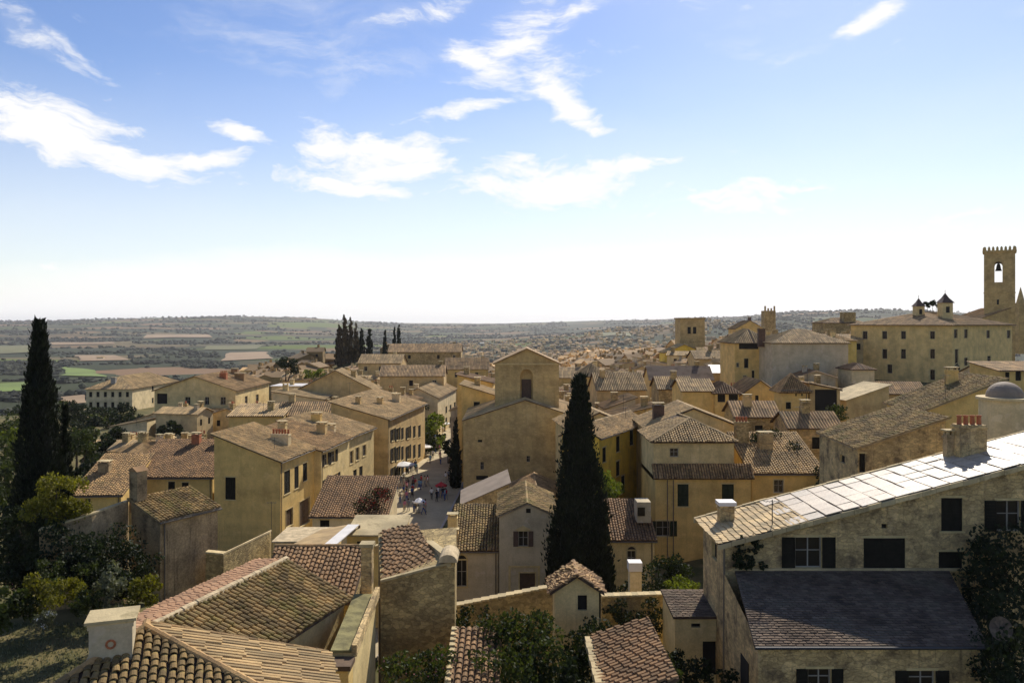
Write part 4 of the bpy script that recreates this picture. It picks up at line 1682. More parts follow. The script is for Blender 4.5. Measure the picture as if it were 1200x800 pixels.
sm = house('small gabled stone house with a shuttered window under a pediment and a dark door', (xat(585, 75), 75), 0, 66 / F * 75, 10, -26, zat(604, 75), 'gv', 1.15, 'greywhite', 'tile_moss', ov=.2,
      wins=[('F', 607.5, 622, 619, 640, 's'), ('F', 609, 671, 627, 692, 'd'), ('F', 616.5, 595.5, 622, 601, 'o')], shut='shutter_brown', under='underlay_pale')
m = MB()
zz = 26 + zat(620, 75)
xc = xat(613, 75) - xat(585, 75)
m.slab([(xc - .75, -.12, zz), (xc + .75, -.12, zz), (xc, -.12, zz + .38)], .12, down=(0, 1, 0))
m.build('pediment', MATS['surround'], sm)
zz = 26 + zat(664, 75)
m = MB()
m.box(xc - 1.35, -.12, zz, xc + 1.55, -.002, zz + .14)
m.box(xc - 1.35, -.06, 1, xc - 1.15, -.002, zz - .003)
m.box(xc + 1.35, -.06, 1, xc + 1.55, -.002, zz - .003)
m.build('door_surround', MATS['surround'], sm)
house('pale house with shaded mossy roof and arched doorway, left of the pedimented house', (xat(529, 76), 76), 0, 55 / F * 76, 7, -26.5, zat(643, 76), 'sv+', 2.5, 'greywhite', 'tile_moss', ov=.25,
      wins=[('F', 535, 656, 547, 687, 'a')], chims=[(-.1, 3.0, .9, .8, 1.3, 'slab', 'cream'), (.2, 1.2, .7, .6, .9, 'slab', 'weathered')])
zh = house('stone house with a bluish zinc sheet roof tucked under the church front', (xat(541, 92), 92), 3, 5.4, 8, -26.5, zat(590, 92), 'su+', 2.3, 'weathered', 'zinc', mode=0, ov=.2, wins=[('F', 568, 590, 573, 597, 'o')])
house('low tiled house between the zinc roof and the pedimented house', (xat(592, 98), 98), 0, 7.5, 9, -26.5, zat(586, 98), 'gv', 1.6, 'weathered', 'tile', ov=.2)
# yellow glowing street facade on the right of cypress
x0, t = corner(702, 92, 757, 62)
h = house('bright yellow street house with tall narrow windows glowing in the side street', (x0, 92), 62, t, 4.6, -26.5, zat(512, 92), 'gu', 1.2, 'deep_yellow', 'tile_pale',
      wins=[('F', 706, 524, 710, 541, 'c'), ('F', 722, 511, 726, 529, 'c'), ('F', 738, 503, 742, 521, 'c'), ('F', 722, 540, 726, 557, 'c'), ('F', 706, 560, 711, 577, 'c'), ('F', 728, 557, 732, 576, 'c'), ('F', 722, 566, 725, 578, 'c')],
      chims=[(4, 5, 1.1, .8, 1.1)], group=None)
house('tiled house left of the bright yellow street house, half hidden by the big cypress', (xat(664, 104), 104), 6, 8.5, 9, -26.5, zat(500, 104), 'gv', 1.8, 'cream', 'tile_pale', chims=[(2, 3, .9, .8, 1.2)])
# house C dark roof
hc = house('low house with a dark shaded roof and white dormer, right of the big cypress', (xat(714, 76), 76), 0, 53 / F * 76, 6, -26, zat(631, 76), 'sv+', 2.3, 'cream', 'tile_red', ov=.25, wins=[('F', 735, 645, 745, 664, 'a')])
db = MB()
db.box(xat(746, 78) - xat(714, 76), 1.6, 26 + zat(611, 78), xat(762, 78) - xat(714, 76), 3.5, 26 + zat(587, 78))
o = db.build('dormer', MATS['greywhite'], hc)
db = MB()
db.box(2.9, 1.52, 26 + zat(603, 78), 3.6, 1.597, 26 + zat(593, 78))
db.build('dormer_window', MATS['glass'], o)
# house A
Y = 84
ha = house('large yellow house with a lean-to tile strip above two dark shuttered windows', (xat(768, Y), Y), 0, (880 - 768) / F * Y, 9, -25, zat(560, Y), 'flat', 0, 'yellow', 'tile_red', mode=0, ov=0,
      wins=[('F', 794, 567, 807, 593, 'c'), ('F', 846, 567, 860, 591, 'c'), ('F', 768.5, 610, 785, 628, 's')], shut='shutter_green', register=True)
# upper storey and its roof as parts
def upper(root, base):
    # local coords of root: origin at (xat(768,84),84,-25)
    W_ = (863 - 768) / F * 84
    zt = 25 + zat(517, 84.9)
    zb = 25 + zat(560, 84)
    m = MB()
    H0 = zb - .4
    fn = lambda u, z, o: Vector((u, .9 - o, z))
    w0, w1, wz0, wz1 = xat(785, 84.9) - xat(768, 84), xat(795, 84.9) - xat(768, 84), 25 + zat(535, 84.9), 25 + zat(525, 84.9)
    m.face([(0, .9, H0), (w0, .9, H0), (w0, .9, zt), (0, .9, zt)])
    m.face([(w1, .9, H0), (W_, .9, H0), (W_, .9, zt), (w1, .9, zt)])
    m.face([(w0, .9, H0), (w1, .9, H0), (w1, .9, wz0), (w0, .9, wz0)])
    m.face([(w0, .9, wz1), (w1, .9, wz1), (w1, .9, zt), (w0, .9, zt)])
    m.face([(0, 9, H0), (0, .9, H0), (0, .9, zt), (0, 9, zt)])
    m.face([(W_, .9, H0), (W_, 9, H0), (W_, 9, zt), (W_, .9, zt)])
    m.face([(W_, 9, H0), (0, 9, H0), (0, 9, zt), (W_, 9, zt)])
    m.build('upper_wall', MATS['cream'], root)
    window_part(root, fn, None, w0, wz0, w1, wz1, 'p')
    # lean-to strip
    pl = [(-.25, -.3, zb + .05), ((880 - 768) / F * 84 + .3, -.3, zb + .05), ((880 - 768) / F * 84 + .3, .9, zb + 1.35), (-.25, .9, zb + 1.35)]
    s = MB()
    s.slab(pl, .14)
    ro = s.build('lean_to_roof', MATS['underlay'], root)
    t_ = MB()
    tiles_on(t_, pl, (0, -1, -1.1), mode=2)
    q = t_.build('roof_tile', MATS['tile'], ro)
    q['kind'] = 'stuff'
    # hipped upper roof (front hip end, ridge running back)
    o_ = .35
    apex = (W_ * .56, 4.9, zt + 1.9)
    back = (W_ * .50, 9.4, zt + 1.9)
    A0, A1, A2, A3 = (-o_, .9 - o_, zt), (W_ + o_, .9 - o_, zt), (W_ + o_, 9.4, zt), (-o_, 9.4, zt)
    s = MB()
    t_ = MB()
    for pl, dn in (([A0, A1, apex], (0, -1, -.4)), ([A1, A2, back, apex], (1, 0, -.4)), ([A3, A0, apex, back], (-1, 0, -.4))):
        pl = [Vector(p) for p in pl]
        if len(pl) == 4:
            s.slab(pl[:3], .14)
            s.slab([pl[0], pl[2], pl[3]], .14)
        else:
            s.slab(pl, .14)
        tiles_on(t_, pl, dn, mode=2)
    ridge_tiles(t_, A0, apex, .15)
    ridge_tiles(t_, A1, apex, .15)
    ridge_tiles(t_, apex, back, .15)
    ro = s.build('roof', MATS['underlay'], root)
    q = t_.build('roof_tile', MATS['tile_pale'], ro)
    q['kind'] = 'stuff'
    # drainpipes
    d = MB()
    for px in (782, 789):
        x = xat(px, 84) - xat(768, 84)
        d.tube((x, -.1, 0.5), (x, -.1, zb - .15), .05, n=6)
    d.build('drainpipe', MATS['pipe'], root)


upper(ha, None)
house('lower wing of the large yellow house with sunlit tiles, ivy and one small framed window', (xat(880.5, 85), 85), 0, (965 - 880.5) / F * 85, 8.5, -25, zat(553, 85), 'sv+', 2.9, 'yellow', 'tile_pale', ov=.3,
      wins=[('F', 907, 562, 918, 577, 'p')], chims=[(3.0, 5.0, 1.5, .9, 1.6, 'slab', 'weathered'), (.8, 6.5, 1.4, 1.0, 2.3, 'pots', 'stone')])
house('brown roofed house with a dark chimney stack directly behind the large yellow house', (xat(757, 96), 96), 0, 11.2, 9, -25, zat(500, 96), 'gv', 2.2, 'cream', 'tile_pale', ov=.3,
      chims=[(1.9, 2.5, 1.3, .9, 1.6, 'slab', 'shutter_brown')])

# hut D
r = house('tiny yellowish hut with a rough tumbled tile gable roof and one small dark window', (xat(650, 46), 46), 0, 52 / F * 46, 2.2, -20.2, zat(690, 46), 'gv', .82, 'cream', 'tile_red', ov=.28, mode=2, name='hut', cat='hut',
      wins=[('F', 677, 697, 688, 715, 'o')])
rb = MB()
W_ = 52 / F * 46
for i in range(150):
    u = random.uniform(-.25, W_ + .25)
    v = random.uniform(-.25, 2.3)
    z = 20.2 + zat(690, 46) + .82 * (1 - abs(u - W_ / 2) / (W_ / 2)) + .12
    a = random.uniform(0, PI)
    c, s = math.cos(a), math.sin(a)
    L_, w_ = random.uniform(.12, .2), random.uniform(.07, .11)
    tz = random.uniform(-.06, .1)
    rb.slab([(u + c * L_ - s * w_, v + s * L_ + c * w_, z + tz), (u - c * L_ - s * w_, v - s * L_ + c * w_, z), (u - c * L_ + s * w_, v - s * L_ - c * w_, z), (u + c * L_ + s * w_, v + s * L_ - c * w_, z + tz)], .05)
o = rb.build('loose_tile', MATS['tile'], r)
o['kind'] = 'stuff'
# garden wall centre
for (lab, a, b, yy) in (('long dark garden wall with a pale lit coping between the rubble house and the hut', (534, 711), (650, 688), (52, 54)),
                        ('dark garden wall with a pale lit coping right of the hut', (705, 700), (790, 697), (52, 53))):
    w = empty('garden_wall', (xat(a[0], yy[0]), yy[0], -24))
    tag(w, lab, 'wall')
    pa, pb = P(a[0], a[1], yy[0]), P(b[0], b[1], yy[1])
    m = MB()
    m.slab([pa - w.location, pb - w.location, pb - w.location + Vector((0, .5, 0)), pa - w.location + Vector((0, .5, 0))], 6)
    m.build('wall', MATS['stone'], w)
    # coping stones, one by one
    n_ = 12
    proto = None
    for i in range(n_):
        p = pa.lerp(pb, (i + .5) / n_) - w.location
        L_ = (pb - pa).length / n_ * .485
        if proto is None:
            mb = MB()
            mb.box(-L_, -.33, 0, L_, .33, .12)
            proto = mb.mesh('coping_stone', MATS['coping'])
        o = link('coping_stone', proto, w)
        o.location = p + Vector((0, .25, .003))
        o.rotation_euler = (0, -math.atan2(pb.z - pa.z, pb.x - pa.x), random.uniform(-.03, .03))

# tile roof E bottom centre-right
e = empty('ribbed_roof_shed', (4.6, 38, -20))
tag(e, 'low shed with deeply ribbed brown barrel tiles at the bottom edge, right of the hut', 'shed')
Ea, Eb, Ec, Ed = Vector((3.75, 34, -15.9)), Vector((7.0, 34, -14.9)), Vector((6.9, 41, -14.9)), Vector((4.1, 41, -15.75))
nn = (Eb - Ea).cross(Ec - Ea)
Ed.z = Ea.z - (nn.x * (Ed.x - Ea.x) + nn.y * (Ed.y - Ea.y)) / nn.z
plane_roof(e, [Ea, Eb, Ec, Ed], (-1, -.35, -.3), 'tile_red', .30, .45, .11)
walls_under(e, [(4.0, 34), (6.9, 34), (6.8, 40.8), (4.3, 40.8)], [-15.97, -15.08, -15.08, -15.9], -22, 'stone')
m = MB()
for i in range(9):
    y = 34 + .75 * i
    m.box(-.95 - .1 * (i % 2) * .3, y - 38, 20 - 16.0, -.5, y - 38 + .7, 20 - 15.72)
m.build('verge_stone', MATS['coping'], e)
# tile roof below the left centre wall (525..575, 730..800)
e2 = empty('overgrown_shed', (-1.8, 38, -20))
tag(e2, 'overgrown little tile roof with pale verge at the bottom centre behind the bush', 'shed')
pl = [Vector((-2.75, 36, -16.6)), Vector((-.6, 36, -16.6)), Vector((-.5, 41.5, -15.6)), Vector((-2.95, 41.5, -15.6))]
plane_roof(e2, pl, (0, -1, -.2), 'tile_red', .32, .42, .1)
walls_under(e2, [(-2.7, 36.2), (-.7, 36.2), (-.7, 41.3), (-2.8, 41.3)], [-16.65, -16.65, -15.75, -15.75], -23, 'stone')
m = MB()
for i in range(12):
    y = 36 + .46 * i
    m.box(-2.95 + 1.8 - .12, y - 38, 20 - 16.75 + .18 * i * .46, -2.95 + 1.8 + .16, y - 38 + .4, 20 - 16.42 + .18 * i * .46)
m.build('verge_stone', MATS['coping'], e2)

# ================================================================== RIGHT BIG HOUSE
def big_house():
    Y = 45.0
    x0 = xat(850, Y)
    zl = zat(634, Y)
    W_ = 22.0
    D = 5.2
    slope = .262
    root = house('big weathered stone house at right with dark shutters under a long slab roof', (x0, Y), 0, W_, D, -24, zl, 'su+', slope * W_, 'weathered', 'slab', mode=0, ov=.0,
                 wins=[('F', 932, 629, 963, 665, 's'), ('F', 1012, 630, 1061, 667, 'c'), ('F', 1103, 583, 1128, 622, 'c'), ('F', 1168, 586, 1196, 622, 's'), ('F', 1100, 646, 1128, 667, 'c'),
                       ('L', 834, 635, 840, 655, 'o'), ('F', 1033, 613.5, 1040, 619, 'o')], name='stone_house', surround=True)
    # slab roof pieces: visible pale limestone slabs
    H = 24 + zl
    ro = [k for k in KIDS[root.name] if k.name.startswith('roof')][0]
    cols, rows = 23, 5
    protos = []
    su = (W_ + .5) / cols
    n = 0
    ang = math.atan(slope)
    for k in range(4):
        mb = MB()
        hx = su / math.cos(ang) / 2 - .012
        hy = (D + .55) / rows / 2 - .012
        e_ = [random.uniform(-.012, .012) for _ in range(4)]
        hx -= random.uniform(0, .04)
        mb.slab([(-hx, -hy, .05 + e_[0] * .5), (hx, -hy, .05 + e_[1] * .5), (hx, hy, .05 + e_[2] * .5), (-hx, hy, .05 + e_[3] * .5)], .05, r=k / 4)
        protos.append(mb.mesh('roof_slab', MATS['slab']))
    rub = MB()
    for i in range(cols):
        for j in range(rows):
            u = -.4 + (i + .5) * su
            v = -.3 + (j + .5) * (D + .55) / rows
            if i < (4, 5, 4, 5, 4)[j]:
                continue
            o = link('roof_slab', random.choice(protos), ro)
            o.location = (u + random.uniform(-.02, .02), v + random.uniform(-.02, .02), H + slope * u + .02 + random.uniform(0, .03) + .05 * noise.noise(Vector((u * .35, v * .5, 0))))
            o.rotation_euler = (random.uniform(-.02, .02), -ang + random.uniform(-.012, .012), random.uniform(-.02, .02))
    slates_on(rub, [(-.5, -.35, H - .1), (-.4 + 5 * su, -.35, H + slope * (-.4 + 5 * su) + .0), (-.4 + 5 * su, D + .25, H + slope * (-.4 + 5 * su) + .0), (-.5, D + .25, H - .1)], (-1, 0, -slope), .42, .36, .03, .04)
    q = rub.build('rubble_slate', MATS['rubble'], ro)
    q['kind'] = 'stuff'
    # rake mortar edge + rafters edge at front
    m = MB()
    m2 = MB()
    k = 30
    for i in range(k):
        u0, u1 = -.5 + (W_ + .5) * i / k, -.5 + (W_ + .5) * (i + 1) / k - .02
        j = random.uniform(-.02, .02)
        m.slab([(u0, -.42, H + slope * u0 + .02 + j), (u1, -.42, H + slope * u1 + .02 + j), (u1, -.28, H + slope * u1 + .02 + j), (u0, -.28, H + slope * u0 + .02 + j)], .26)
        m2.slab([(u0, D + .2, H + slope * u0 + .14 + j), (u1, D + .2, H + slope * u1 + .14 + j), (u1, D + .4, H + slope * u1 + .14 + j), (u0, D + .4, H + slope * u0 + .14 + j)], .3)
    m.build('verge', MATS['coping'], root)
    m2.build('rear_verge', MATS['coping'], root)
    m = MB()
    m.slab([(-.45, -.28, H - .14), (W_, -.28, H + slope * W_ - .02), (W_, -.02, H + slope * W_ - .02), (-.45, -.02, H - .14)], .12)
    m.build('soffit', MATS['wood'], root)
    # small chimney at (845, 600)
    cu = xat(846, 49.5) - x0
    c = chimney_part(root, cu, 3.6, H + slope * cu, .85, .75, .95, 'weathered', 'none')
    m = MB()
    m.box(cu - .52, 3.12, H + slope * cu + .98, cu + .52, 4.08, H + slope * cu + 1.2)
    m.build('chimney_cap', MATS['white_sheet'], c)
    # big chimney with clay pots (1110..1145, 490..555)
    cu = xat(1127, 50) - x0
    c = chimney_part(root, cu, 4.2, H + slope * cu - .5, 1.6, 1.0, 2.3, 'weathered', 'pots')
    cu2 = xat(1103, 50.5) - x0
    c = chimney_part(root, cu2, 4.6, H + slope * cu2 - .3, .5, .5, 1.7, 'oldstone', 'slab')
    # left wall sun-washed render: a thin coat on the left side
    m = MB()
    m.face([(-.012, D - .02, 0), (-.012, .02, 0), (-.012, .02, H - .12), (-.012, D - .02, H - .12)])
    # annex with slate roof
    za, zb = 24 + zat(668, 45), 24 + zat(757, 38.4)
    yA = 38.4 - 45
    xl0, xl1 = xat(858, 45) - x0, xat(887, 38.4) - x0
    xr0, xr1 = xat(1112, 45) - x0, xat(1158, 38.4) - x0
    ax0, ax1 = xl1 + .15, xat(1150, 38.7) - x0
    # annex walls
    m = MB()
    holes = [(xat(947, 38.7) - x0, 24 + zat(806, 38.7), xat(974, 38.7) - x0, 24 + zat(783, 38.7)), (xat(1065, 38.7) - x0, 24 + zat(806, 38.7), xat(1096, 38.7) - x0, 24 + zat(785, 38.7))]
    yf = 38.7 - 45
    us = sorted([ax0, ax1] + [h[0] for h in holes] + [h[2] for h in holes])
    for i in range(len(us) - 1):
        a, b = us[i], us[i + 1]
        hh = [h for h in holes if h[0] < (a + b) / 2 < h[2]]
        if hh:
            m.face([(a, yf, 0), (b, yf, 0), (b, yf, hh[0][1]), (a, yf, hh[0][1])])
            m.face([(a, yf, hh[0][3]), (b, yf, hh[0][3]), (b, yf, zb), (a, yf, zb)])
        else:
            m.face([(a, yf, 0), (b, yf, 0), (b, yf, zb), (a, yf, zb)])
    dz = (zb + za) / 2
    m.face([(ax0, 0, 0), (ax0, yf, 0), (ax0, yf, zb), (ax0, 0, za - .1)])
    m.face([(ax1, yf, 0), (ax1, 0, 0), (ax1, 0, za - .1), (ax1, yf, zb)])
    m.build('annex_wall', MATS['weathered'], root)
    fn = lambda u, z, o: Vector((u, yf - o, z))
    for h in holes:
        window_part(root, fn, None, *h, 's')
    # dark doorway in the annex left wall
    d = MB()
    d.box(ax0 - .03, yf + 1.5, 0, ax0 + .05, yf + 2.9, 24 + zat(765, 41.5))
    d.build('door', MATS['dark'], root)
    pl = [(xl1 - .1, yA, zb), (xr1, yA, zb), (xr0, -.004, za), (xl0 + .15, -.004, za)]
    m = MB()
    m.slab(pl, .14)
    ar = m.build('annex_roof', MATS['underlay'], root)
    s = MB()
    slates_on(s, pl, (0, -1, -.3), .36, .20, .02, .03)
    q = s.build('slate', MATS['slate'], ar)
    q['kind'] = 'stuff'
    m = MB()
    m.tube((xl1 - .1, yA - .08, zb - .05), (xr1, yA - .08, zb - .05), .08, n=8)
    m.build('gutter', MATS['metal_dark'], root)
    m = MB()
    m.box(xl0 + .1, -.1, za, xr0 + 1.2, -.002, za + .14)
    m.build('string_course', MATS['coping'], root)
    m = MB()
    m.tube((-.1, -.12, 0), (-.1, -.12, H - .3), .06, n=6)
    m.build('drainpipe', MATS['pipe'], root)
    # satellite dish
    m = MB()
    m.lathe([(0, 0), (.22, .02), (.4, .07), (.55, .15), (.53, .15), (.38, .085), (.2, .035), (0, .015)], n=20)
    M_ = Matrix.Rotation(R(72), 4, 'X')
    m.v = [tuple(M_ @ Vector(v)) for v in m.v]
    ds = m.build('satellite_dish', MATS['slate'], None, smooth=True)
    tag(ds, 'grey round satellite dish among the dark ivy at the right edge', 'satellite dish')
    ds.location = P(1171, 736, 38.0)
    m = MB()
    m.tube((0, 0, 0), (0, .5, -.5), .03, n=5)
    m.tube((0, .5, -.5), (0, .5, -7), .04, n=5)
    m.build('bracket', MATS['metal_dark'], ds)


big_house()

# outbuilding left of it
o1 = house('low cream outbuilding with flat slate roof and dark doorway beside the big stone house', (xat(791, 47), 47), 0, 62 / F * 47, 3.8, -24, zat(722, 47), 'sv+', .25, 'cream', 'slate', ov=.12, mode=0, sl=(.4, .25, .02, .02),
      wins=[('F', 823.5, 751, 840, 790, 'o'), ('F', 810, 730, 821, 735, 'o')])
# pale chimney-like stand (737..752, 656..680)
w = empty('masonry_stove', (xat(744, 58), 58, -24))
tag(w, 'small pale masonry chimney with a white cap standing in the yard behind the garden wall', 'chimney')
m = MB()
m.box(-.42, -.4, 0, .42, .4, 24 + zat(668, 58))
m.build('shaft', MATS['pale'], w)
m = MB()
m.box(-.5, -.5, 24 + zat(667, 58), .46, .44, 24 + zat(657, 58))
m.build('cap', MATS['white_sheet'], w)
# things behind the big roof
house('stone-sided house with a sunlit brown shed roof right behind the slab roof', (xat(1005, 66), 66), -3, 7.0, 9.5, -22, zat(524, 66), 'su+', 2.4, 'weathered', 'tile_moss', ov=.25, under='underlay_pale',
      wins=[('L', 984, 533, 990, 542, 'o'), ('F', 1007, 531, 1014, 553, 'c')])
house('higher pale house with a broad brown tile roof beyond the stone-sided house', (xat(1082, 78), 78), -3, 7.5, 8.5, -20, zat(481, 78), 'su+', 3.0, 'yellow', 'tile_moss', ov=.3, under='underlay_pale',
      wins=[('L', 1062, 480, 1065, 486, 'o'), ('L', 1068, 481, 1071, 487, 'o')], chims=[(5.5, 6, 1, .8, 1.4, 'slab', 'yellow')])
house('dull stone house with a low tile roof left of the domed turret', (xat(1130, 88), 88), 0, 7, 8, -20, zat(480, 88), 'su-', 1.6, 'ochre', 'tile', ov=.3, wins=[('F', 1140, 490, 1146, 500, 'o')])
# domed turret at right edge
t = empty('domed_turret', (xat(1192, 60), 61.5, -22))
tag(t, 'round grey dome on a pale rendered turret at the right edge', 'turret')
m = MB()
m.lathe([(1.75, 0), (1.75, 22 + zat(470, 60)), (1.95, 22 + zat(470, 60)), (1.95, 22 + zat(467, 60)), (0, 22 + zat(467, 60))], n=20)
m.build('drum', MATS['pale'], t)
m = MB()
zc = 22 + zat(467, 60)
m.lathe([(1.3 * math.cos(a * PI / 16), zc + 1.15 * math.sin(a * PI / 16)) for a in range(9)], n=20)
m.build('dome', MATS['zinc'], t, smooth=True)

# small yellow pyramid-roofed house (915..985)
x0, tt = corner(943, 112, 917, 205)
house('small yellow house with pyramid tile roof beside a dark open shed', (xat(917, 112), 112), 0, 30 / F * 112, 3.6, -22, zat(455, 112), 'hip', 1.9, 'yellow', 'tile', ov=.5, wins=[('F', 921, 471, 927, 479, 'c'), ('F', 932, 461, 934, 464, 'o'), ('F', 939, 461, 941, 464, 'o')])
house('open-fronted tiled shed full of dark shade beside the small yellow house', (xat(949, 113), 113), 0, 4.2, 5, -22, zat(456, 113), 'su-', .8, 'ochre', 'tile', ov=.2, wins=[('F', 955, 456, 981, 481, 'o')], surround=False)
house('low yellow house with two dark square windows under an orange tile roof', (xat(838, 122), 122), 0, 28 / F * 122, 7, -22, zat(459, 122), 'hip', 1.3, 'yellow', 'tile_red', mode=1, wins=[('F', 841, 462, 850, 471, 'o'), ('F', 854, 462, 865, 471, 'o')])
house('gabled cream house joined left of the house with two dark square windows', (xat(800, 123), 123), 0, 37 / F * 122, 8, -22, zat(458, 122), 'gu', 1.5, 'yellow', 'tile_pale', mode=1)
house('plain yellow gabled house between the orange roof and the pyramid-roofed house', (xat(868, 125), 125), 0, 46 / F * 125, 8, -22, zat(462, 125), 'gv', 2.2, 'yellow', 'tile', mode=1, wins=[('F', 885, 463, 889, 470, 'o')])
# house J white and K
house('large blank greyish house with a hipped roof below the palace', (xat(905, 150), 150), 0, 89 / F * 150, 12, -18, zat(401, 150), 'hip', 2.4, 'greywhite', 'tile_pale', mode=1, ov=.4, wins=[('F', 930, 441, 933, 446, 'o'), ('F', 983, 430, 987, 434, 'o')], chims=[(-.5, 5, 1.2, 1, 2.5, 'slab', 'shutter_brown')])
house('tall yellow house with a dark roof loggia and small balcony windows', (xat(861, 158), 158), 0, 44 / F * 158, 11, -19, zat(400, 158), 'hip', 2.4, 'yellow', 'tile_pale', mode=1, ov=.5,
      wins=[('F', 866, 401.5, 889, 409, 'o'), ('F', 872, 420, 877, 431, 'c'), ('F', 863, 425, 866, 430, 'p'), ('F', 871, 440, 875, 450, 'p'), ('F', 881, 434, 884, 448, 'c')])


# palace
def palace():
    Y = 172
    th1 = 0
    x1 = xat(1116, Y)
    wl = 15.5 / math.cos(R(-20))
    # two visible faces: left face px 997..1116, right face px 1116..1185. u axis rises to the right-away
    # use near corner at px 1116; F = right face (yaw 35), L = left face
    th = 38
    k = (1186 - 600) / F
    c, s = math.cos(R(th)), math.sin(R(th))
    wu = (k * Y - x1) / (c - k * s)
    # left face direction (-sin, cos)
    k2 = (997 - 600) / F
    wv = (x1 - k2 * Y) / (s + k2 * c)
    zb = -16
    wins = []
    for (ya, yb, xs) in ((388, 397, (1011, 1034, 1056, 1090)), (409, 420, (1034, 1056, 1090)), (433, 445, (1090,)), (427, 437, (1040,))):
        for x in xs:
            wins.append(('L', x, ya, x + 5.5, yb, 'p'))
    for (ya, yb, xs) in ((386, 396, (1118, 1130)), (409, 428, (1119,)), (419, 428, (1130,)), (387, 396, (1156, 1180)), (417, 425, (1157,))):
        for x in xs:
            wins.append(('F', x, ya, x + 4, yb, 'p'))
    wins.append(('F', 1117.5, 434, 1125, 453, 'a'))
    root = house('long three-storey yellow palace on the hill with a broad hipped roof and turrets', (x1, Y), th, wu, wv, zb, zat(380, Y), 'hip', 2.9, 'palace_wall', 'tile', mode=1, ov=.7, name='palace', cat='palace', wins=wins, fr='frame_brown')
    for (px, pt, pe, pb, Yp, wd) in ((1076.5, 349, 359, 368, 186, 9.5), (1107.5, 343, 355, 368, 182, 12)):
        t = empty('roof_turret', (xat(px, Yp), Yp, zat(pb, Yp) - 1.5))
        tag(t, ('smaller left' if px < 1100 else 'larger right') + ' square turret with dark pointed roof on the palace ridge', 'turret')
        w = wd / F * Yp / 2
        h = zat(pe, Yp) - zat(pb, Yp) + 1.5
        m = MB()
        m.box(-w, -w, 0, w, w, h)
        m.build('wall', MATS['cream'], t)
        m = MB()
        m.box(-w * .35, -w - .02, h * .45, w * .35, -w + .02, h * .8)
        m.build('opening', MATS['dark'], t)
        m = MB()
        H = zat(pt, Yp) - zat(pe, Yp)
        e = w * 1.25
        for a, b in (((-e, -e), (e, -e)), ((e, -e), (e, e)), ((e, e), (-e, e)), ((-e, e), (-e, -e))):
            m.face([(a[0], a[1], h), (b[0], b[1], h), (b[0] * .4, b[1] * .4, h + H * .5), (a[0] * .4, a[1] * .4, h + H * .5)])
            m.face([(a[0] * .4, a[1] * .4, h + H * .5), (b[0] * .4, b[1] * .4, h + H * .5), (0, 0, h + H)])
        m.face([(-e, -e, h), (-e, e, h), (e, e, h), (e, -e, h)])
        m.tube((0, 0, h + H * .9), (0, 0, h + H + .6), .05, n=5)
        m.build('roof', MATS['shutter_brown'], t)
    # crenellated tower
    Yt = 225
    x0 = xat(1153, Yt)
    W_ = 7.4
    D = W_
    zb = -12
    t = empty('crenellated_tower', (x0, Yt, zb), R(-31))
    tag(t, 'tall square bell tower with battlements and open arched belfry at upper right', 'tower')
    H = zat(296, Yt) - zb
    a0, a1 = W_ * .34, W_ * .60
    zs, za = zat(331, Yt) - zb, zat(311, Yt) - zb
    r = (a1 - a0) / 2
    m = MB()
    kk = 8
    for (yy, flip) in ((0, 0), (D, 1)):
        arc = [(a0 + r - r * math.cos(PI * i / kk), za + r * math.sin(PI * i / kk)) for i in range(kk + 1)]
        m.face([(0, yy, 0), (a0, yy, 0), (a0, yy, H), (0, yy, H)])
        m.face([(a1, yy, 0), (W_, yy, 0), (W_, yy, H), (a1, yy, H)])
        m.face([(a0, yy, 0), (a1, yy, 0), (a1, yy, zs), (a0, yy, zs)])
        for i in range(kk):
            (p, q), (p2, q2) = arc[i], arc[i + 1]
            m.face([(p, yy, q), (p2, yy, q2), (p2, yy, H), (p, yy, H)])
            y2 = 1.0 if yy == 0 else D - 1
            m.face([(p, yy, q), (p, y2, q), (p2, y2, q2), (p2, yy, q2)])
        y2 = 1.0 if yy == 0 else D - 1
        m.face([(a0, yy, zs), (a0, y2, zs), (a0, y2, za), (a0, yy, za)])
        m.face([(a1, yy, zs), (a1, y2, zs), (a1, y2, za), (a1, yy, za)])
    m.face([(0, D, 0), (0, 0, 0), (0, 0, H), (0, D, H)])
    m.face([(W_, 0, 0), (W_, D, 0), (W_, D, H), (W_, 0, H)])
    m.face([(0, 0, zs - .01), (W_, 0, zs - .01), (W_, D, zs - .01), (0, D, zs - .01)])
    m.face([(0, 0, H - .02), (W_, 0, H - .02), (W_, D, H - .02), (0, D, H - .02)])
    m.build('wall', MATS['ashlar'], t)
    c = MB()
    c.box(-.35, -.35, H, W_ + .35, D + .35, H + .5)
    zz = zat(344, Yt) - zb
    c.box(-.12, -.12, zz, W_ + .12, -.002, zz + .3)
    c.build('cornice', MATS['ashlar'], t)
    mp = None
    for i in range(8):
        for side in range(4):
            q = -.1 + (W_ + .2 - .7) * i / 7
            if side == 0:
                pos = (q + .35, 0, 0)
            elif side == 1:
                pos = (q + .35, D, 0)
            elif side == 2:
                pos = (0, q + .35, 0)
            else:
                pos = (W_, q + .35, 0)
            if side > 1 and i in (0, 7):
                continue
            if mp is None:
                mb = MB()
                mb.box(-.32, -.25, 0, .32, .25, .75)
                mb.box(-.2, -.15, .75, .2, .15, 1.05)
                mp = mb.mesh('merlon', MATS['ashlar'])
            o = link('merlon', mp, t)
            o.location = (pos[0], pos[1], H + .503)
    b = MB()
    b.lathe([(.05, 2.2), (.35, 2.1), (.5, 1.5), (.62, .7), (.85, .2), (.8, .15), (0, .4)], (a0 + a1) / 2, D / 2, 12)
    bo = b.build('bell', MATS['metal_dark'], t)
    bo.location = (0, 0, za - 1.6)
    b = MB()
    b.tube((0.1, D / 2, za + .7), (W_ - .1, D / 2, za + .7), .12, n=6)
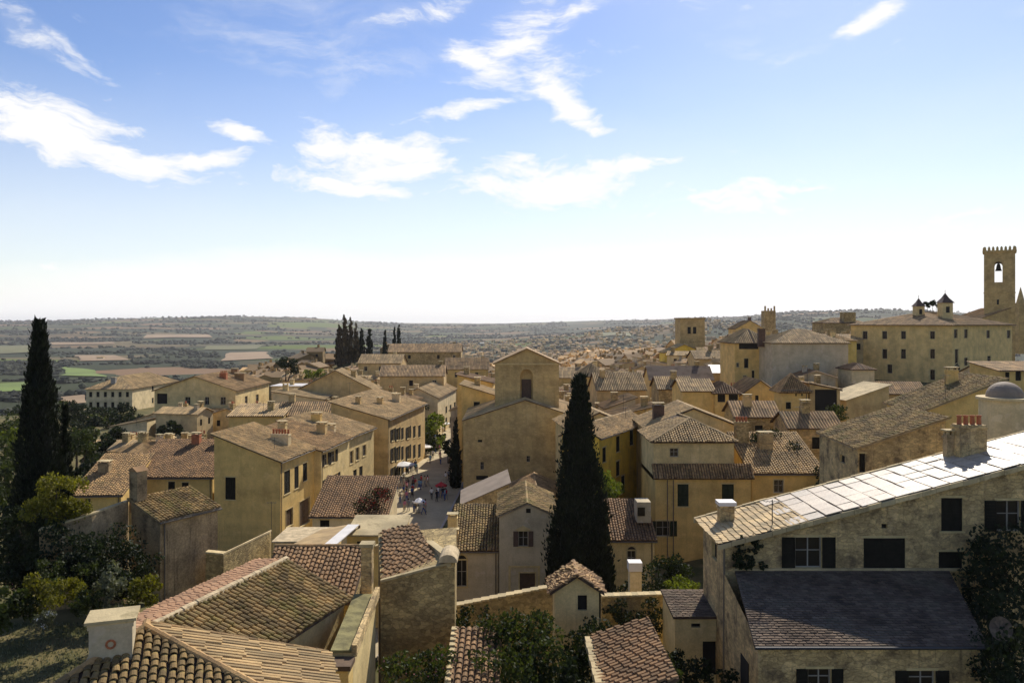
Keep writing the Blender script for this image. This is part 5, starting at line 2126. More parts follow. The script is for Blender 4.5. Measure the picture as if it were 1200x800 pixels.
    b.build('bell_beam', MATS['wood'], t)
    s = MB()
    xx = W_ * .45
    s.box(xx - .25, -.03, zat(357, Yt) - zb, xx + .25, .01, zat(351, Yt) - zb)
    s.build('slit', MATS['dark'], t)
    # sloping church roof left of tower and lower body
    house('stone church nave with steep brown roof at the foot of the crenellated tower', (xat(1128, 222), 222), 0, 30 / F * 222 + 6, 14, -14, zat(380, 222), 'su+', 4.5, 'ashlar', 'tile', mode=1, name='church_nave', cat='church')
    # small spire right edge
    sp = empty('stone_spire', (xat(1196, 260), 260, -10))
    tag(sp, 'thin stone spire just right of the crenellated tower at the frame edge', 'spire')
    m = MB()
    m.box(-1.3, -1.3, 0, 1.3, 1.3, zat(355, 260) + 10)
    m.build('base', MATS['ashlar'], sp)
    m = MB()
    m.lathe([(1.3, zat(355, 260) + 10), (.1, zat(337, 260) + 10), (0, zat(336, 260) + 10)], n=8)
    m.build('spire', MATS['ashlar'], sp)


palace()
house('low brown roofed house with a dark front below the palace wall', (xat(998, 142), 142), 0, 4, 6, -20, zat(432, 142), 'hip', .9, 'pale', 'tile_red', mode=1, chims=())
house('dull tile-roofed house directly below the palace corner', (xat(1006, 139), 139), -8, 11, 8, -20, zat(460, 139), 'gu', 1.7, 'ochre', 'tile', mode=1)
house('plain stone-walled terrace house with sloping coping, in front of the palace', (xat(992, 118), 118), 12, 7, 6, -20, zat(468, 118), 'su+', 2.0, 'ochre', 'coping', mode=0)
house('yellow house with two openings at the right edge below the tower', (xat(1172, 120), 120), 0, 10, 8, -20, zat(434, 120), 'sv+', .9, 'yellow', 'tile', mode=1, wins=[('F', 1190, 434, 1197, 446, 'o'), ('F', 1178, 436, 1183, 446, 'c')])
house('greyish house with a pale roof at the right edge below the palace', (xat(1152, 135), 135), 0, 9, 7, -20, zat(438, 135), 'gu', 1.2, 'greywhite', 'tile', mode=1)


# mid-distance church with tower (778..827, 370..430)
def mid_church():
    Y = 265
    x0 = xat(797, Y)
    t = empty('square_tower', (x0, Y, -16))
    tag(t, 'plain square yellowish church tower with twin belfry openings, right of centre', 'tower')
    W_ = 29 / F * Y
    H = 16 + zat(374, Y)
    m = MB()
    m.box(0, 0, 0, W_, W_, H)
    m.build('wall', MATS['ashlar'], t)
    m = MB()
    m.box(-.3, -.3, H + .002, W_ + .3, W_ + .3, H + .5)
    m.box(-.15, -.15, H * .56, W_ + .15, -.002, H * .56 + .25)
    m.build('cornice', MATS['stone'], t)
    for a in (.30, .52):
        m = MB()
        m.box(W_ * a, -.05, 16 + zat(391, Y), W_ * (a + .13), .02, 16 + zat(383, Y))
        m.build('belfry_opening', MATS['dark'], t)
    for a in (.35, .55):
        m = MB()
        m.box(W_ - .02, W_ * a, 16 + zat(391, Y), W_ + .05, W_ * (a + .13), 16 + zat(383, Y))
        m.build('belfry_opening', MATS['dark'], t)
    house('yellow church nave with a semicircular window at the foot of the square tower', (xat(779, 255), 255), 0, 46 / F * 255, 9.5, -22, zat(413, 255), 'gv', 2.6, 'deep_yellow', 'tile_pale', mode=1, name='church_nave', cat='church',
          wins=[('F', 799, 414, 805, 419, 'a'), ('F', 790, 417, 793, 420, 'o'), ('F', 812, 418, 815, 421, 'o')], surround=False)
    FOOT.append((x0 + 4, Y + 4, 10))
    # distant tower with battlement at (895..910,357..378) and gabled house
    Y = 330
    t = empty('small_tower', (xat(896, Y), Y, -12))
    tag(t, 'small distant tower with ragged battlements left of the palace on the skyline', 'tower')
    W_ = 13 / F * Y
    m = MB()
    H = 12 + zat(364, Y)
    m.box(0, 0, 0, W_, W_, H)
    m.build('wall', MATS['stone'], t)
    for i in range(4):
        m = MB()
        q = W_ * i / 3.6
        m.box(q, -.1, H, q + .55, .5, H + (1.9 if i in (0, 3) else 1.0))
        m.build('merlon', MATS['stone'], t)
    house('distant gabled yellow house left of the small battlemented tower', (xat(862, 300), 300), 0, 34 / F * 300, 10, -20, zat(385, 300), 'gv', 3.0, 'yellow', 'tile', mode=1, chims=[(6, 3, 1, 1, 1.5, 'slab', 'shutter_brown')])
    house('low distant house with stubby roof tower between the grey house and the palace', (xat(965, 240), 240), 0, 50 / F * 240, 9, -18, zat(378, 240), 'hip', 1.5, 'stone', 'tile', mode=1, chims=[(8, 2, 3.5, 3, 2.4, 'none', 'stone')])


mid_church()

# ------------------------------------------------------------------ further individually placed mid houses
MID = [
    # label, px0, px1, pyE, Y, roof, rise, wall, tile, depth, zb
    ('long low yellow house with a grey-green roof and one square window in the middle distance', 762, 835, 444, 175, 'gu', 2.6, 'yellow', 'slate', 9, -22),
    ('gabled house with an orange-yellow roof left of the grey-green roof', 700, 757, 456, 160, 'gu', 3.0, 'ochre', 'tile_pale', 10, -24),
    ('small white-gabled house near the tip of the big cypress', 681, 712, 440, 190, 'hip', 2.6, 'yellow', 'tile_pale', 9, -25),
    ('low house with a pale sloping roof in front of the grey-green roof', 772, 812, 455, 145, 'gu', 1.9, 'stone', 'tile_pale', 8, -22),
    ('terracotta-roofed house just left of the church tower, two small windows', 522, 572, 432, 250, 'gu', 3.2, 'yellow', 'tile', 10, -26),
    ('yellow wall house with parapet terrace attached left of the church', 541, 579, 462, 132, 'su-', 1.6, 'yellow', 'tile_pale', 9, -26),
    ('stepped yellow house with orange roof edge left of the church front', 536, 577, 448, 146, 'su-', 1.4, 'yellow', 'tile_red', 9, -26),
    ('brown house with a broad shallow roof beyond the street block', 445, 520, 440, 205, 'gu', 2.4, 'ochre', 'tile', 10, -26),
    ('gabled grey-brown house with yellow roof edge behind the street block', 345, 440, 458, 165, 'gv', 4.2, 'ochre', 'tile_pale', 9, -26),
    ('white-walled flat house with a pale roof right of the broad gabled house', 318, 352, 452, 205, 'flat', 0, 'pale', 'white_sheet', 8, -27),
    ('pale house with sloping tile roof below the white-walled flat house', 320, 378, 468, 155, 'su-', 1.5, 'pale', 'tile_pale', 9, -26.5),
    ('small pale house with two dark windows behind the tall plain yellow house', 268, 330, 487, 132, 'sv+', 1.2, 'yellow', 'tile_pale', 7, -26.5),
    ('long low house with a reddish roof behind the narrow street houses', 325, 392, 486, 135, 'gu', 1.8, 'pale', 'tile', 8, -26.5),
    ('orange-brown house under the skyline beside the ruined cypress cluster', 420, 470, 425, 260, 'gu', 2.6, 'ochre', 'tile_pale', 10, -26),
    ('row house with long brown roof below the distant cypresses', 455, 540, 412, 300, 'gu', 2.8, 'stone', 'tile', 12, -27),
    ('yellow gabled house with green-brown roof right of the bell tower', 655, 690, 442, 215, 'gu', 2.4, 'yellow', 'tile_pale', 10, -25),
    ('dull stone house behind the yellow house with the roof loggia', 815, 862, 420, 215, 'gu', 2.0, 'ochre', 'tile_pale', 10, -22),
    ('low pale block between the two middle yellow gables', 836, 862, 436, 185, 'gu', 1.5, 'ochre', 'white_sheet', 7, -22),
    ('white rendered house with roof terrace among the orange roofs', 710, 745, 478, 128, 'su+', 1.6, 'greywhite', 'tile', 7, -24),
    ('grey-roofed low house in front of the pale block', 716, 768, 487, 118, 'su+', 1.4, 'stone', 'tile', 6, -24),
    ('pale slab-roofed house above the chimney of the large yellow house', 862, 912, 487, 104, 'gu', 1.6, 'stone', 'tile', 7, -24),
    ('rough stone house with low roof beside the ivy-covered lower wing', 925, 985, 500, 96, 'gu', 1.5, 'weathered', 'tile', 6, -23),
]
for (lab, p0, p1, pe, Y, rf, rise, wl, tl, dp, zb) in MID:
    W_ = (p1 - p0) / F * Y
    random.seed(int(p0 * 7 + pe))
    ws = []
    n_ = max(1, int(W_ / 4.5))
    for i in range(n_):
        if random.random() < .75:
            u = W_ * (i + .5) / n_ + random.uniform(-.5, .5)
            ws.append(('F', 'l', u - .5, zat(pe, Y) - zb - 2.6, u + .5, zat(pe, Y) - zb - 1.2, random.choice('pco')))
    house(lab, (xat(p0, Y), Y), random.uniform(-4, 4), W_, dp, zb, zat(pe, Y), rf, rise, wl, tl, mode=(0 if tl in ('white_sheet', 'slate') else 1), wins=ws,
          chims=[(random.uniform(1, W_ - 1), dp * random.uniform(.3, .7), 1.0, .8, 1.2, 'slab', random.choice(['cream', 'ochre', 'stone']))], ov=.35)

# ------------------------------------------------------------------ random infill of the town
random.seed(21)


def proto_house(k):
    W_, D = random.uniform(5.5, 10.5), random.uniform(5.5, 8.5)
    H = random.uniform(8, 10.5)
    rf = random.choice(['gu', 'gu', 'gv', 'hip', 'su+', 'su-', 'sv+'])
    rise = (D if rf in ('gu', 'sv+') else W_) * (.17 if rf in ('gu', 'gv', 'hip') else .13)
    if rf == 'hip':
        rise = min(W_, D) * .19
    ws = []
    for st in range(3):
        n_ = int(W_ / 3.4)
        for i in range(n_):
            if random.random() < .7:
                u = W_ * (i + .5) / n_ + random.uniform(-.3, .3)
                ws.append(('F', 'l', u - .45, H - 2.5 - 2.9 * st, u + .45, H - 1.1 - 2.9 * st, random.choice('cco')))
    for i in range(2):
        u = D * (i + .5) / 2
        ws.append(('L', 'l', u - .4, H - 2.6, u + .4, H - 1.3, 'c'))
        ws.append(('R', 'l', u - .4, H - 2.6, u + .4, H - 1.3, 'c'))
    r = house('proto', (0, 0), 0, W_, D, 0, H, rf, rise, ('wall_group_a', 'wall_group_b')[k % 2], ('tile', 'tile_pale', 'tile_moss', 'tile', 'tile_pale', 'tile_red')[k % 6], mode=1, wins=ws,
              chims=[(random.uniform(1, W_ - 1), D * .4, 1.0, .8, 1.2, random.choice(['slab', 'pots']), 'stone'), (random.uniform(1, W_ - 1), D * .7, .8, .8, 1.0)], ov=.35, register=False, surround=False, under='underlay_pale',
              name='town_house')
    return r, W_, D, H, rise, rf


PROTOS = [proto_house(k) for k in range(12)]
used = set()
DESC = {'gu': 'side-on gabled', 'gv': 'end-on gabled', 'hip': 'hip-roofed', 'su+': 'lean-roofed', 'su-': 'lean-roofed', 'sv+': 'low-pitched'}


def zone(px, py):
    if px < 180:
        return 'at the edge of the valley left of the broad gabled house'
    if px < 400:
        return 'in the packed left half of the old town'
    if px < 575:
        return 'in the packed town between the far cypresses and the bell tower'
    if px < 780:
        return 'in the packed town between the bell tower and the plain square tower'
    if px < 1000:
        return 'on the slope around the plain square tower'
    return 'on the palace hill'


LM = [('the two dark square windows', 855, 465), ('the pyramid-roofed yellow house', 935, 455), ('the church front', 600, 480), ('the broad shallow brown roof', 480, 435), ('the terracotta-roofed house', 547, 425),
      ('the gabled orange-yellow roof', 725, 450), ('the tall plain yellow house', 300, 500), ('the long brown roof', 500, 410), ('the plain yellow gabled house', 890, 460), ('the small white gable', 695, 435), ('the bell tower', 617, 425), ('the tip of the big central cypress', 679, 445), ('the skyline cypress cluster', 408, 398), ('the last skyline cypresses', 465, 400), ('the ochre street block', 430, 480),
      ('the plain square tower', 812, 405), ('the palace', 1060, 420), ('the blank greyish house', 950, 425), ('the loggia house', 880, 430), ('the long grey-green roof', 800, 450),
      ('the broad gabled house', 230, 460), ('the white flat-roofed house', 335, 455), ('the far end of the street', 515, 480), ('the small battlemented tower', 902, 375), ('the bright yellow street house', 730, 500)]
LABS = {}
TT = {}
for k_, pr_ in enumerate(PROTOS):
    TT[pr_[0].name] = ('brown-tiled', 'pale-tiled', 'mossy-tiled', 'brown-tiled', 'pale-tiled', 'dark-tiled')[k_ % 6]


def describe(px, py, Y, tone, form):
    best = min(LM, key=lambda q: math.hypot(q[1] - px, (q[2] - py) * 1.5))
    dx, dy = px - best[1], py - best[2]
    if abs(dx) > abs(dy) * 1.3:
        where = 'left of' if dx < 0 else 'right of'
    else:
        where = 'above' if dy < 0 else 'below'
    near = 'just ' if math.hypot(dx, dy) < 32 else ''
    size = '' if Y < 200 else ('small ' if Y < 340 else 'tiny ')
    return f'{size}{tone} {form} house {near}{where} {best[0]}'


placed = 0
ring = []
Yr = 128.0
while Yr < 430:
    ring.append(Yr)
    Yr *= 1.03
cells = []
for Yr in ring:
    px = (95 if Yr < 175 else 170) if Yr < 360 else 300
    while px < 1230:
        step = 8.5 * F / Yr * random.uniform(.9, 1.35)
        px += step
        Y = Yr + random.uniform(-4, 4)
        cells.append((px, Y))
for (px, Y) in cells:
    x = xat(px, Y)
    if placed >= 240:
        break
    if px > 1015:
        continue
    if px > 990 and Y < 215:
        continue
    if px > 1000 and Y > 400:
        continue
    if px < 420 and Y > 430:
        continue
    if px < 330 and Y > 330:
        continue
    if x < -60 and Y > 330 and px < 400:
        continue
    if -24 < x < -9 and Y < 262:
        continue
    if Y > 380 and random.random() < .0:
        continue
    r, W_, D, H, rise, rf = random.choice(PROTOS)
    rad = math.hypot(W_, D) / 2
    cx, cy = x, Y
    lim = .60
    if any((cx - a) ** 2 + (cy - b) ** 2 < ((rad + c) * lim) ** 2 for a, b, c in FOOT):
        continue
    zb = ground(cx, cy)
    # keep roofs under the skyline that the photograph shows
    top = zb + H + rise
    pyt = HY - F * top / Y
    lim_py = (512 if Y < 172 else 474) if px < 335 else 428 if Y < 180 else (405 if px < 850 else 389)
    drop = 0
    if pyt < lim_py:
        drop = (lim_py - pyt) / F * Y
    if drop > (8 if px < 335 else 6):
        continue
    zb -= drop
    if r.name not in used:
        used.add(r.name)
        o = r
    else:
        o = copy_tree(r)
    th = random.choice([0, 0, 90, 180]) + random.gauss(-4, 9)
    if rf in ('gv', 'sv+'):
        th = random.gauss(-4, 10)
    c, s = math.cos(R(th)), math.sin(R(th))
    o.location = (cx - c * W_ / 2 + s * D / 2, cy - s * W_ / 2 - c * D / 2, zb - .5)
    o.rotation_euler = (0, 0, R(th))
    tone = 'ochre' if 'group_a' in KIDS[r.name][0].data.materials[0].name else 'stone-coloured'
    lab = describe(px, pyt, Y, tone, DESC[rf] + ' ' + TT[r.name])
    LABS[lab] = LABS.get(lab, 0) + 1
    o['label'] = lab
    o['category'] = 'house'
    o['group'] = lab.split(' with ')[0]
    FOOT.append((cx, cy, rad))
    placed += 1
for r, *_ in PROTOS:
    if r.name not in used:
        for ch in KIDS.get(r.name, []):
            for g in KIDS.get(ch.name, []):
                bpy.data.objects.remove(g)
            bpy.data.objects.remove(ch)
        bpy.data.objects.remove(r)
print('town houses placed', placed)

# the far suburb beyond: one mass of tiny roofs
random.seed(5)
m = MB()
for i in range(6500):
    px = random.uniform(300, 1010)
    Y = math.exp(random.uniform(math.log(285), math.log(3200)))
    if Y > 1400 and not (520 < px < 900):
        continue
    x = xat(px, Y)
    if px < 480 and (Y > 470 or x < -125):
        continue
    if any((x - a) ** 2 + (Y - b) ** 2 < (c + 3) ** 2 for a, b, c in FOOT if abs(b - Y) < 30) or (285 < Y < 352 and 372 < px < 478):
        continue
    z = ground(x, Y)
    w, d, h = random.uniform(3, 6.5), random.uniform(3, 5), random.uniform(5.5, 9.5)
    rs = random.uniform(1.0, 1.9)
    a = random.gauss(0, .5) + random.choice((0, 0, PI / 2))
    c, s = math.cos(a), math.sin(a)
    q = lambda u, v, zz: (x + c * u - s * v, Y + s * u + c * v, z + zz)
    rr = random.random()
    m.face([q(-w, -d, 0), q(w, -d, 0), q(w, -d, h), q(-w, -d, h)], 0, rr)
    m.face([q(-w, d, 0), q(-w, -d, 0), q(-w, -d, h), q(-w, 0, h + rs), q(-w, d, h)], 0, rr)
    m.face([q(w, -d, 0), q(w, d, 0), q(w, d, h), q(w, 0, h + rs), q(w, -d, h)], 0, rr)
    m.face([q(w, d, 0), q(-w, d, 0), q(-w, d, h), q(w, d, h)], 0, rr)
    o_ = .35
    m.face([q(-w - o_, -d - o_, h - .1), q(w + o_, -d - o_, h - .1), q(w + o_, 0, h + rs + .05), q(-w - o_, 0, h + rs + .05)], 1, rr)
    m.face([q(w + o_, d + o_, h - .1), q(-w - o_, d + o_, h - .1), q(-w - o_, 0, h + rs + .05), q(w + o_, 0, h + rs + .05)], 1, rr)
    if Y < 800:
        for k in range(int(w / 1.4)):
            u = -w + 1.4 + k * 2.6
            if u > w - .8:
                break
            for zz in (h - 2.3, h - 4.9):
                if random.random() < .75:
                    m.face([q(u - .45, -d - .03, zz), q(u + .45, -d - .03, zz), q(u + .45, -d - .03, zz + 1.3), q(u - .45, -d - .03, zz + 1.3)], 2)
        for zz in (h - 2.3,):
            for sx in (-1, 1):
                m.face([q(sx * (w + .03), -.5, zz), q(sx * (w + .03), .5, zz), q(sx * (w + .03), .5, zz + 1.3), q(sx * (w + .03), -.5, zz + 1.3)], 2)
        u = random.uniform(-w + .6, w - .6)
        cc = [q(u - .45, .6, h), q(u + .45, .6, h), q(u + .45, 1.3, h), q(u - .45, 1.3, h)]
        ct = [(p[0], p[1], p[2] + rs + 1.1) for p in cc]
        for k in range(4):
            m.face([cc[k], cc[(k + 1) % 4], ct[(k + 1) % 4], ct[k]], 0, rr)
        m.face(ct, 1, rr)
MATS['far_wall'] = mat('far_wall', (.46, .35, .2), rnd=.6, var=.35, scale=.02)
MATS['far_roof'] = mat('far_roof', (.30, .225, .15), rnd=.6, var=.4, scale=.02)
o = m.build('far_suburb', [MATS['far_wall'], MATS['far_roof'], MATS['dark']])
tag(o, 'mass of tiny pale and brown houses filling the plain beyond the town', kind='stuff')

def gpt(px, py):
    lo = None
    Y = 300.0
    while Y < 9000:
        x = xat(px, Y)
        if zat(py, Y) <= ground(x, Y):
            return Vector((x, Y, ground(x, Y)))
        Y *= 1.01
    return None


mat('crop_green', (.13, .18, .03), var=.2, scale=.01)
mat('crop_tan', (.27, .18, .095), var=.12, scale=.01)
mat('crop_olive', (.12, .115, .04), var=.2, scale=.01)
FIELDS = [('crop_green', 'bright green crop field at the far left edge', [(-25, 462), (34, 459), (36, 449), (-25, 452)]),
          ('crop_green', 'bright green field right of the tall left cypress', [(72, 441), (122, 443), (112, 435), (74, 431)]),
          ('crop_tan', 'tan ploughed field shaped like a lens above the bright green field', [(94, 424), (150, 423), (135, 417), (90, 417)]),
          ('crop_olive', 'olive meadow at far left below the ridge', [(-10, 416), (36, 414), (40, 405), (-10, 406)]),
          ('crop_tan', 'pale dry strip field across the left valley', [(60, 405), (136, 404), (130, 401.5), (60, 402)]),
          ('crop_tan', 'tan field left of the skyline cypress cluster', [(258, 424), (318, 421), (312, 413), (268, 414)]),
          ('crop_tan', 'narrow dry field high on the left ridge slope', [(168, 397), (250, 396), (244, 392.5), (172, 393)]),
          ('crop_olive', 'olive yellow meadow beside the skyline cypress cluster', [(235, 411), (300, 410), (310, 405), (245, 406)]),
          ('crop_olive', 'dull green field under the right-hand ridge', [(700, 396), (742, 395), (738, 391), (704, 391.5)]),
          ('crop_olive', 'dull green field on the right-hand wooded ridge', [(665, 380), (705, 380), (700, 377.5), (668, 377.5)]),
          ('crop_tan', 'orange dry patch at the foot of the valley near the pale building', [(78, 476), (101, 474), (101, 464), (74, 467)])]
for (mt_, lab, q) in FIELDS:
    C4 = [gpt(*p) for p in q]
    if None in C4:
        print('field missing', lab)
        continue
    m = MB()
    K = 14
    g_ = [[None] * (K + 1) for _ in range(K + 1)]
    for i in range(K + 1):
        for j in range(K + 1):
            a, b = i / K, j / K
            p = (C4[0].lerp(C4[1], a)).lerp(C4[3].lerp(C4[2], a), b)
            p.x += 12 * noise.noise(Vector((p.x / 60, p.y / 200, 1)))
            g_[i][j] = Vector((p.x, p.y, ground(p.x, p.y) + 1.2 + p.y / 1500))
    for i in range(K):
        for j in range(K):
            m.face([g_[i][j], g_[i + 1][j], g_[i + 1][j + 1], g_[i][j + 1]])
    o = m.build('field', MATS[mt_])
    tag(o, lab, kind='structure')


def in_field(px, py):
    for (_, _, q) in FIELDS:
        xs, ys = [p[0] for p in q], [p[1] for p in q]
        if min(xs) - 2 < px < max(xs) + 2 and min(ys) - .3 < py < max(ys) + 2.5:
            return True
    return False


# scattered farmhouses and white buildings in the valley
random.seed(9)
FARM = [(325, 430, 1200), (352, 421, 1500), (118, 405, 2100), (500, 398, 2400), (565, 392, 3000), (640, 408, 1800), (945, 388, 1900), (80, 452, 800), (92, 458, 760), (275, 436, 900)]
FL = ['near the white flat-roofed house, beyond the town edge', 'left of the skyline cypress cluster', 'by the lens-shaped tan field', 'right of the last skyline cypresses', 'high on the plain left of the bell tower', 'above the bell tower roof in the plain', 'on the ridge above the blank greyish house',
      'beside the bright green field, the left one', 'beside the bright green field, the right one', 'above the broad gabled house']
for (px, py, Y) in FARM:
    x = xat(px, Y)
    t = empty('farmhouse', (x, Y, ground(x, Y) - 1), R(random.uniform(-30, 30)))
    tag(t, 'tiny pale farm building ' + FL.pop(0), 'house', 'distant pale farm buildings')
    w, d, h = random.uniform(7, 13), random.uniform(5, 7), 6.5
    m = MB()
    m.box(-w, -d, 0, w, d, h)
    m.build('wall', MATS['pale'], t)
    m = MB()
    m.slab([(-w - .5, -d - .5, h - .1), (w + .5, -d - .5, h - .1), (w + .5, 0, h + 2), (-w - .5, 0, h + 2)], .2)
    m.slab([(w + .5, d + .5, h - .1), (-w - .5, d + .5, h - .1), (-w - .5, 0, h + 2.01), (w + .5, 0, h + 2.01)], .2)
    m.build('roof', MATS['white_sheet' if random.random() < .4 else 'tile'], t)


# ================================================================== street
def street():
    pts = [(60, -14.5, 9), (85, -15, 10), (110, -14.2, 11), (130, -13.5, 11), (150, -13.6, 9.5), (175, -14.0, 7), (205, -14.6, 5.4), (240, -15.2, 5), (275, -16, 4)]
    m = MB()
    for (y0, x0, w0), (y1, x1, w1) in zip(pts, pts[1:]):
        m.face([(x0 - w0 / 2, y0, ground(x0, y0) + .03), (x0 + w0 / 2, y0, ground(x0, y0) + .03), (x1 + w1 / 2, y1, ground(x1, y1) + .03), (x1 - w1 / 2, y1, ground(x1, y1) + .03)])
    o = m.build('street', MATS['street'])
    tag(o, 'sunlit pale stone-paved street running away beside the church', kind='structure')
    m = MB()
    for side in (-1, 1):
        for (y0, x0, w0), (y1, x1, w1) in zip(pts, pts[1:]):
            a = Vector((x0 + side * w0 / 2, y0, ground(x0, y0) + .13))
            b = Vector((x1 + side * w1 / 2, y1, ground(x1, y1) + .13))
            s = Vector((.3, 0, 0))
            m.slab([a, a + s, b + s, b], .3)
    o = m.build('kerb', MATS['kerb'])
    tag(o, 'pale stone kerbs along both sides of the street', kind='structure')


street()


# ================================================================== vegetation
def leaves(mb, centres, n, size, flat=.6, rnd_lo=0, rnd_hi=1):
    """centres: list of (x, y, z, rx, ry, rz) clumps"""
    tot = sum(c[3] * c[4] + c[3] * c[5] for c in centres)
    for (x, y, z, rx, ry, rz) in centres:
        k = max(3, int(n * (rx * ry + rx * rz) / tot))
        shade = random.uniform(rnd_lo, rnd_hi)
        for _ in range(k):
            d = Vector((random.gauss(0, 1), random.gauss(0, 1), random.gauss(0, 1))).normalized()
            rr = random.uniform(.55, 1.08)
            p = Vector((x + d.x * rx * rr, y + d.y * ry * rr, z + d.z * rz * rr))
            s = size * random.uniform(.5, 1.3)
            e = Vector((random.gauss(0, 1), random.gauss(0, 1), random.gauss(0, flat))).normalized()
            g = e.orthogonal().normalized()
            ang = random.uniform(0, 2 * PI)
            g2 = e.cross(g)
            g = g * math.cos(ang) + g2 * math.sin(ang)
            h = e.cross(g)
            r_ = min(1, max(0, shade + random.uniform(-.25, .25)))
            mb.face([p - g * s * .5, p + h * s * .35, p + g * s * .6, p - h * s * .35], 0, r_)


def cypress(label, px, pyt, Y, zb, wpx, group=None, n=7000, leaf=.28, pyw=.62, mt='cypress', name='cypress'):
    x = xat(px, Y)
    zt = zat(pyt, Y)
    H = zt - zb
    Rm = wpx / F * Y / 2
    t = empty(name, (x, Y, zb))
    tag(t, label, 'tree', group)
    m = MB()
    m.tube((0, 0, -.5), (0, 0, H * .3), Rm * .14, Rm * .1, 8)
    m.tube((0, 0, H * .3), (0, 0, H * .85), Rm * .1, Rm * .02, 6)
    m.build('trunk', MATS['bark'], t)

    def rad(f):
        # f: 0 bottom .. 1 top
        if f < .22:
            return Rm * (.8 + .2 * f / .22)
        return Rm * ((1 - f) / .78) ** .82 + .02 * Rm
    c = MB()
    # dense inner body
    prof = [(0.02, H * .05)]
    for i in range(12):
        f = .05 + .9 * i / 11
        prof.append((rad(f) * .72, H * f))
    prof.append((0.01, H * .97))
    c.lathe(prof, n=9)
    tufts = []
    k = int(n / 14)
    for _ in range(k):
        f = min(.965, random.betavariate(1.0, 1.25))
        a = random.uniform(0, 2 * PI)
        lump = 1 + .13 * math.sin(a * 3 + f * 17) + .09 * math.sin(a * 5 - f * 31)
        r_ = rad(f) * lump * random.uniform(.72, 1.0)
        s = ((.10 + .10 * random.random()) * Rm + .06) * (1 - .55 * f)
        tufts.append((r_ * math.cos(a), r_ * math.sin(a), .03 * H + f * H * .965, s, s, s * 2.4))
    for (tx, ty, tz, a, b, cc) in tufts:
        shade = random.random()
        out = Vector((tx, ty, 0)).normalized() if (tx or ty) else Vector((1, 0, 0))
        for _ in range(14):
            p = Vector((tx + random.gauss(0, a * .6), ty + random.gauss(0, a * .6), tz + random.gauss(0, cc * .5)))
            up = (Vector((random.gauss(0, .25), random.gauss(0, .25), 1)) + out * .35).normalized()
            sd_ = up.cross(Vector((random.gauss(0, 1), random.gauss(0, 1), 0))).normalized()
            L_ = leaf * random.uniform(.7, 1.5)
            c.face([p - sd_ * L_ * .22, p + up * L_ * .2 + sd_ * L_ * .22, p + up * L_, p + up * L_ * .1 - sd_ * L_ * .3], 0, min(1, max(0, shade + random.uniform(-.2, .2))))
    c.build('crown', MATS[mt], t)
    return t


random.seed(3)
cypress('tall dark slender cypress standing alone at the left edge', 46, 369, 62, -21, 60, n=15000, leaf=.3)
cypress('lower dark cypress spire touching the right side of the tall left cypress', 76, 470, 64, -21, 24, n=4000, leaf=.26)
cypress('massive dark cypress in the centre, right of the church', 679, 436, 70, -25, 70, n=17000, leaf=.32)
cypress('shorter dark cypress at the foot of the massive central one, on its right', 706, 590, 68, -25, 30, n=4500, leaf=.28)
cypress('low dark cypress at the foot of the massive central one, on its left', 650, 622, 69, -25, 22, n=3500, leaf=.28)
cypress('dark cypress column in the shade of the street beside the church', 534, 492, 128, -26.5, 13, n=3000, leaf=.35)
for (px, pt, w, lb) in ((404, 369, 12, 'tallest'), (411, 372, 8, 'second tallest'), (398, 381, 8, 'leftmost'), (417, 378, 7, 'rightmost')):
    cypress(lb + ' brown half-bare cypress of the tight cluster on the left skyline', px, pt, 330, ground(xat(px, 330), 330) - 1, w, 'half-bare cypresses of the skyline cluster', n=1500, leaf=.8, mt='cypress_brown')
for i, (px, pt, w, lb, pb) in enumerate(((396, 386, 7, 'short dark cypress at the left foot of the skyline cluster', 400), (423.5, 386, 8, 'first separate cypress right of the skyline cluster', 400), (433, 385, 8, 'second separate cypress right of the skyline cluster', 400),
                                         (451, 388, 4, 'small cypress left of the last skyline pair', 396), (462, 384, 3.5, 'thin cypress of the last skyline pair', 396), (467, 381, 6, 'taller right cypress of the last skyline pair', 396))):
    cypress(lb, px, pt, 340, ground(xat(px, 340), 340) - 1, w, n=1000, leaf=.8)


def shrub(label, blobs, mt, n, leaf, name='shrub', cat='shrub', trunk=True, group=None, sub=10, flowers=None, pos=None):
    """blobs: pixel (px, py, Y, r metres[, rz])"""
    P0 = P(blobs[0][0], blobs[0][1], blobs[0][2])
    zb = pos if pos is not None else P0.z - blobs[0][3] * 1.4
    t = empty(name, (P0.x, P0.y, zb))
    tag(t, label, cat, group)
    off = t.location
    isw = cat != 'tree' or not trunk
    m = MB()
    cl = []
    for b in blobs:
        c = P(*b[:3]) - off
        r_ = b[3]
        rz = b[4] if len(b) > 4 else r_ * .85
        if not isw:
            m.tube((0, 0, -1.5), tuple(c), .10 * blobs[0][3] + .03, .03, 5)
        for _ in range(max(3, int(sub))):
            d = Vector((random.gauss(0, 1), random.gauss(0, 1), random.gauss(0, 1))).normalized() * random.uniform(.45, .95)
            s = r_ * random.uniform(.22, .48)
            cl.append((c.x + d.x * r_, c.y + d.y * r_, c.z + d.z * rz, s, s, s * .8))
        if isw and trunk:
            for _ in range(3):
                a = random.uniform(0, 2 * PI)
                cl.append((c.x + math.cos(a) * r_ * .6, c.y + math.sin(a) * r_ * .5, c.z - rz * random.uniform(.8, 1.5), r_ * .45, r_ * .45, r_ * .4))
    if not isw:
        m.build('trunk', MATS['bark'], t)
    f = MB()
    leaves(f, cl, n, leaf)
    f.build('crown' if cat == 'tree' else 'foliage', MATS[mt], t)
    if flowers:
        g = MB()
        leaves(g, cl[::3], flowers[1], leaf * .8)
        g.build('blossom', MATS[flowers[0]], t)
    return t


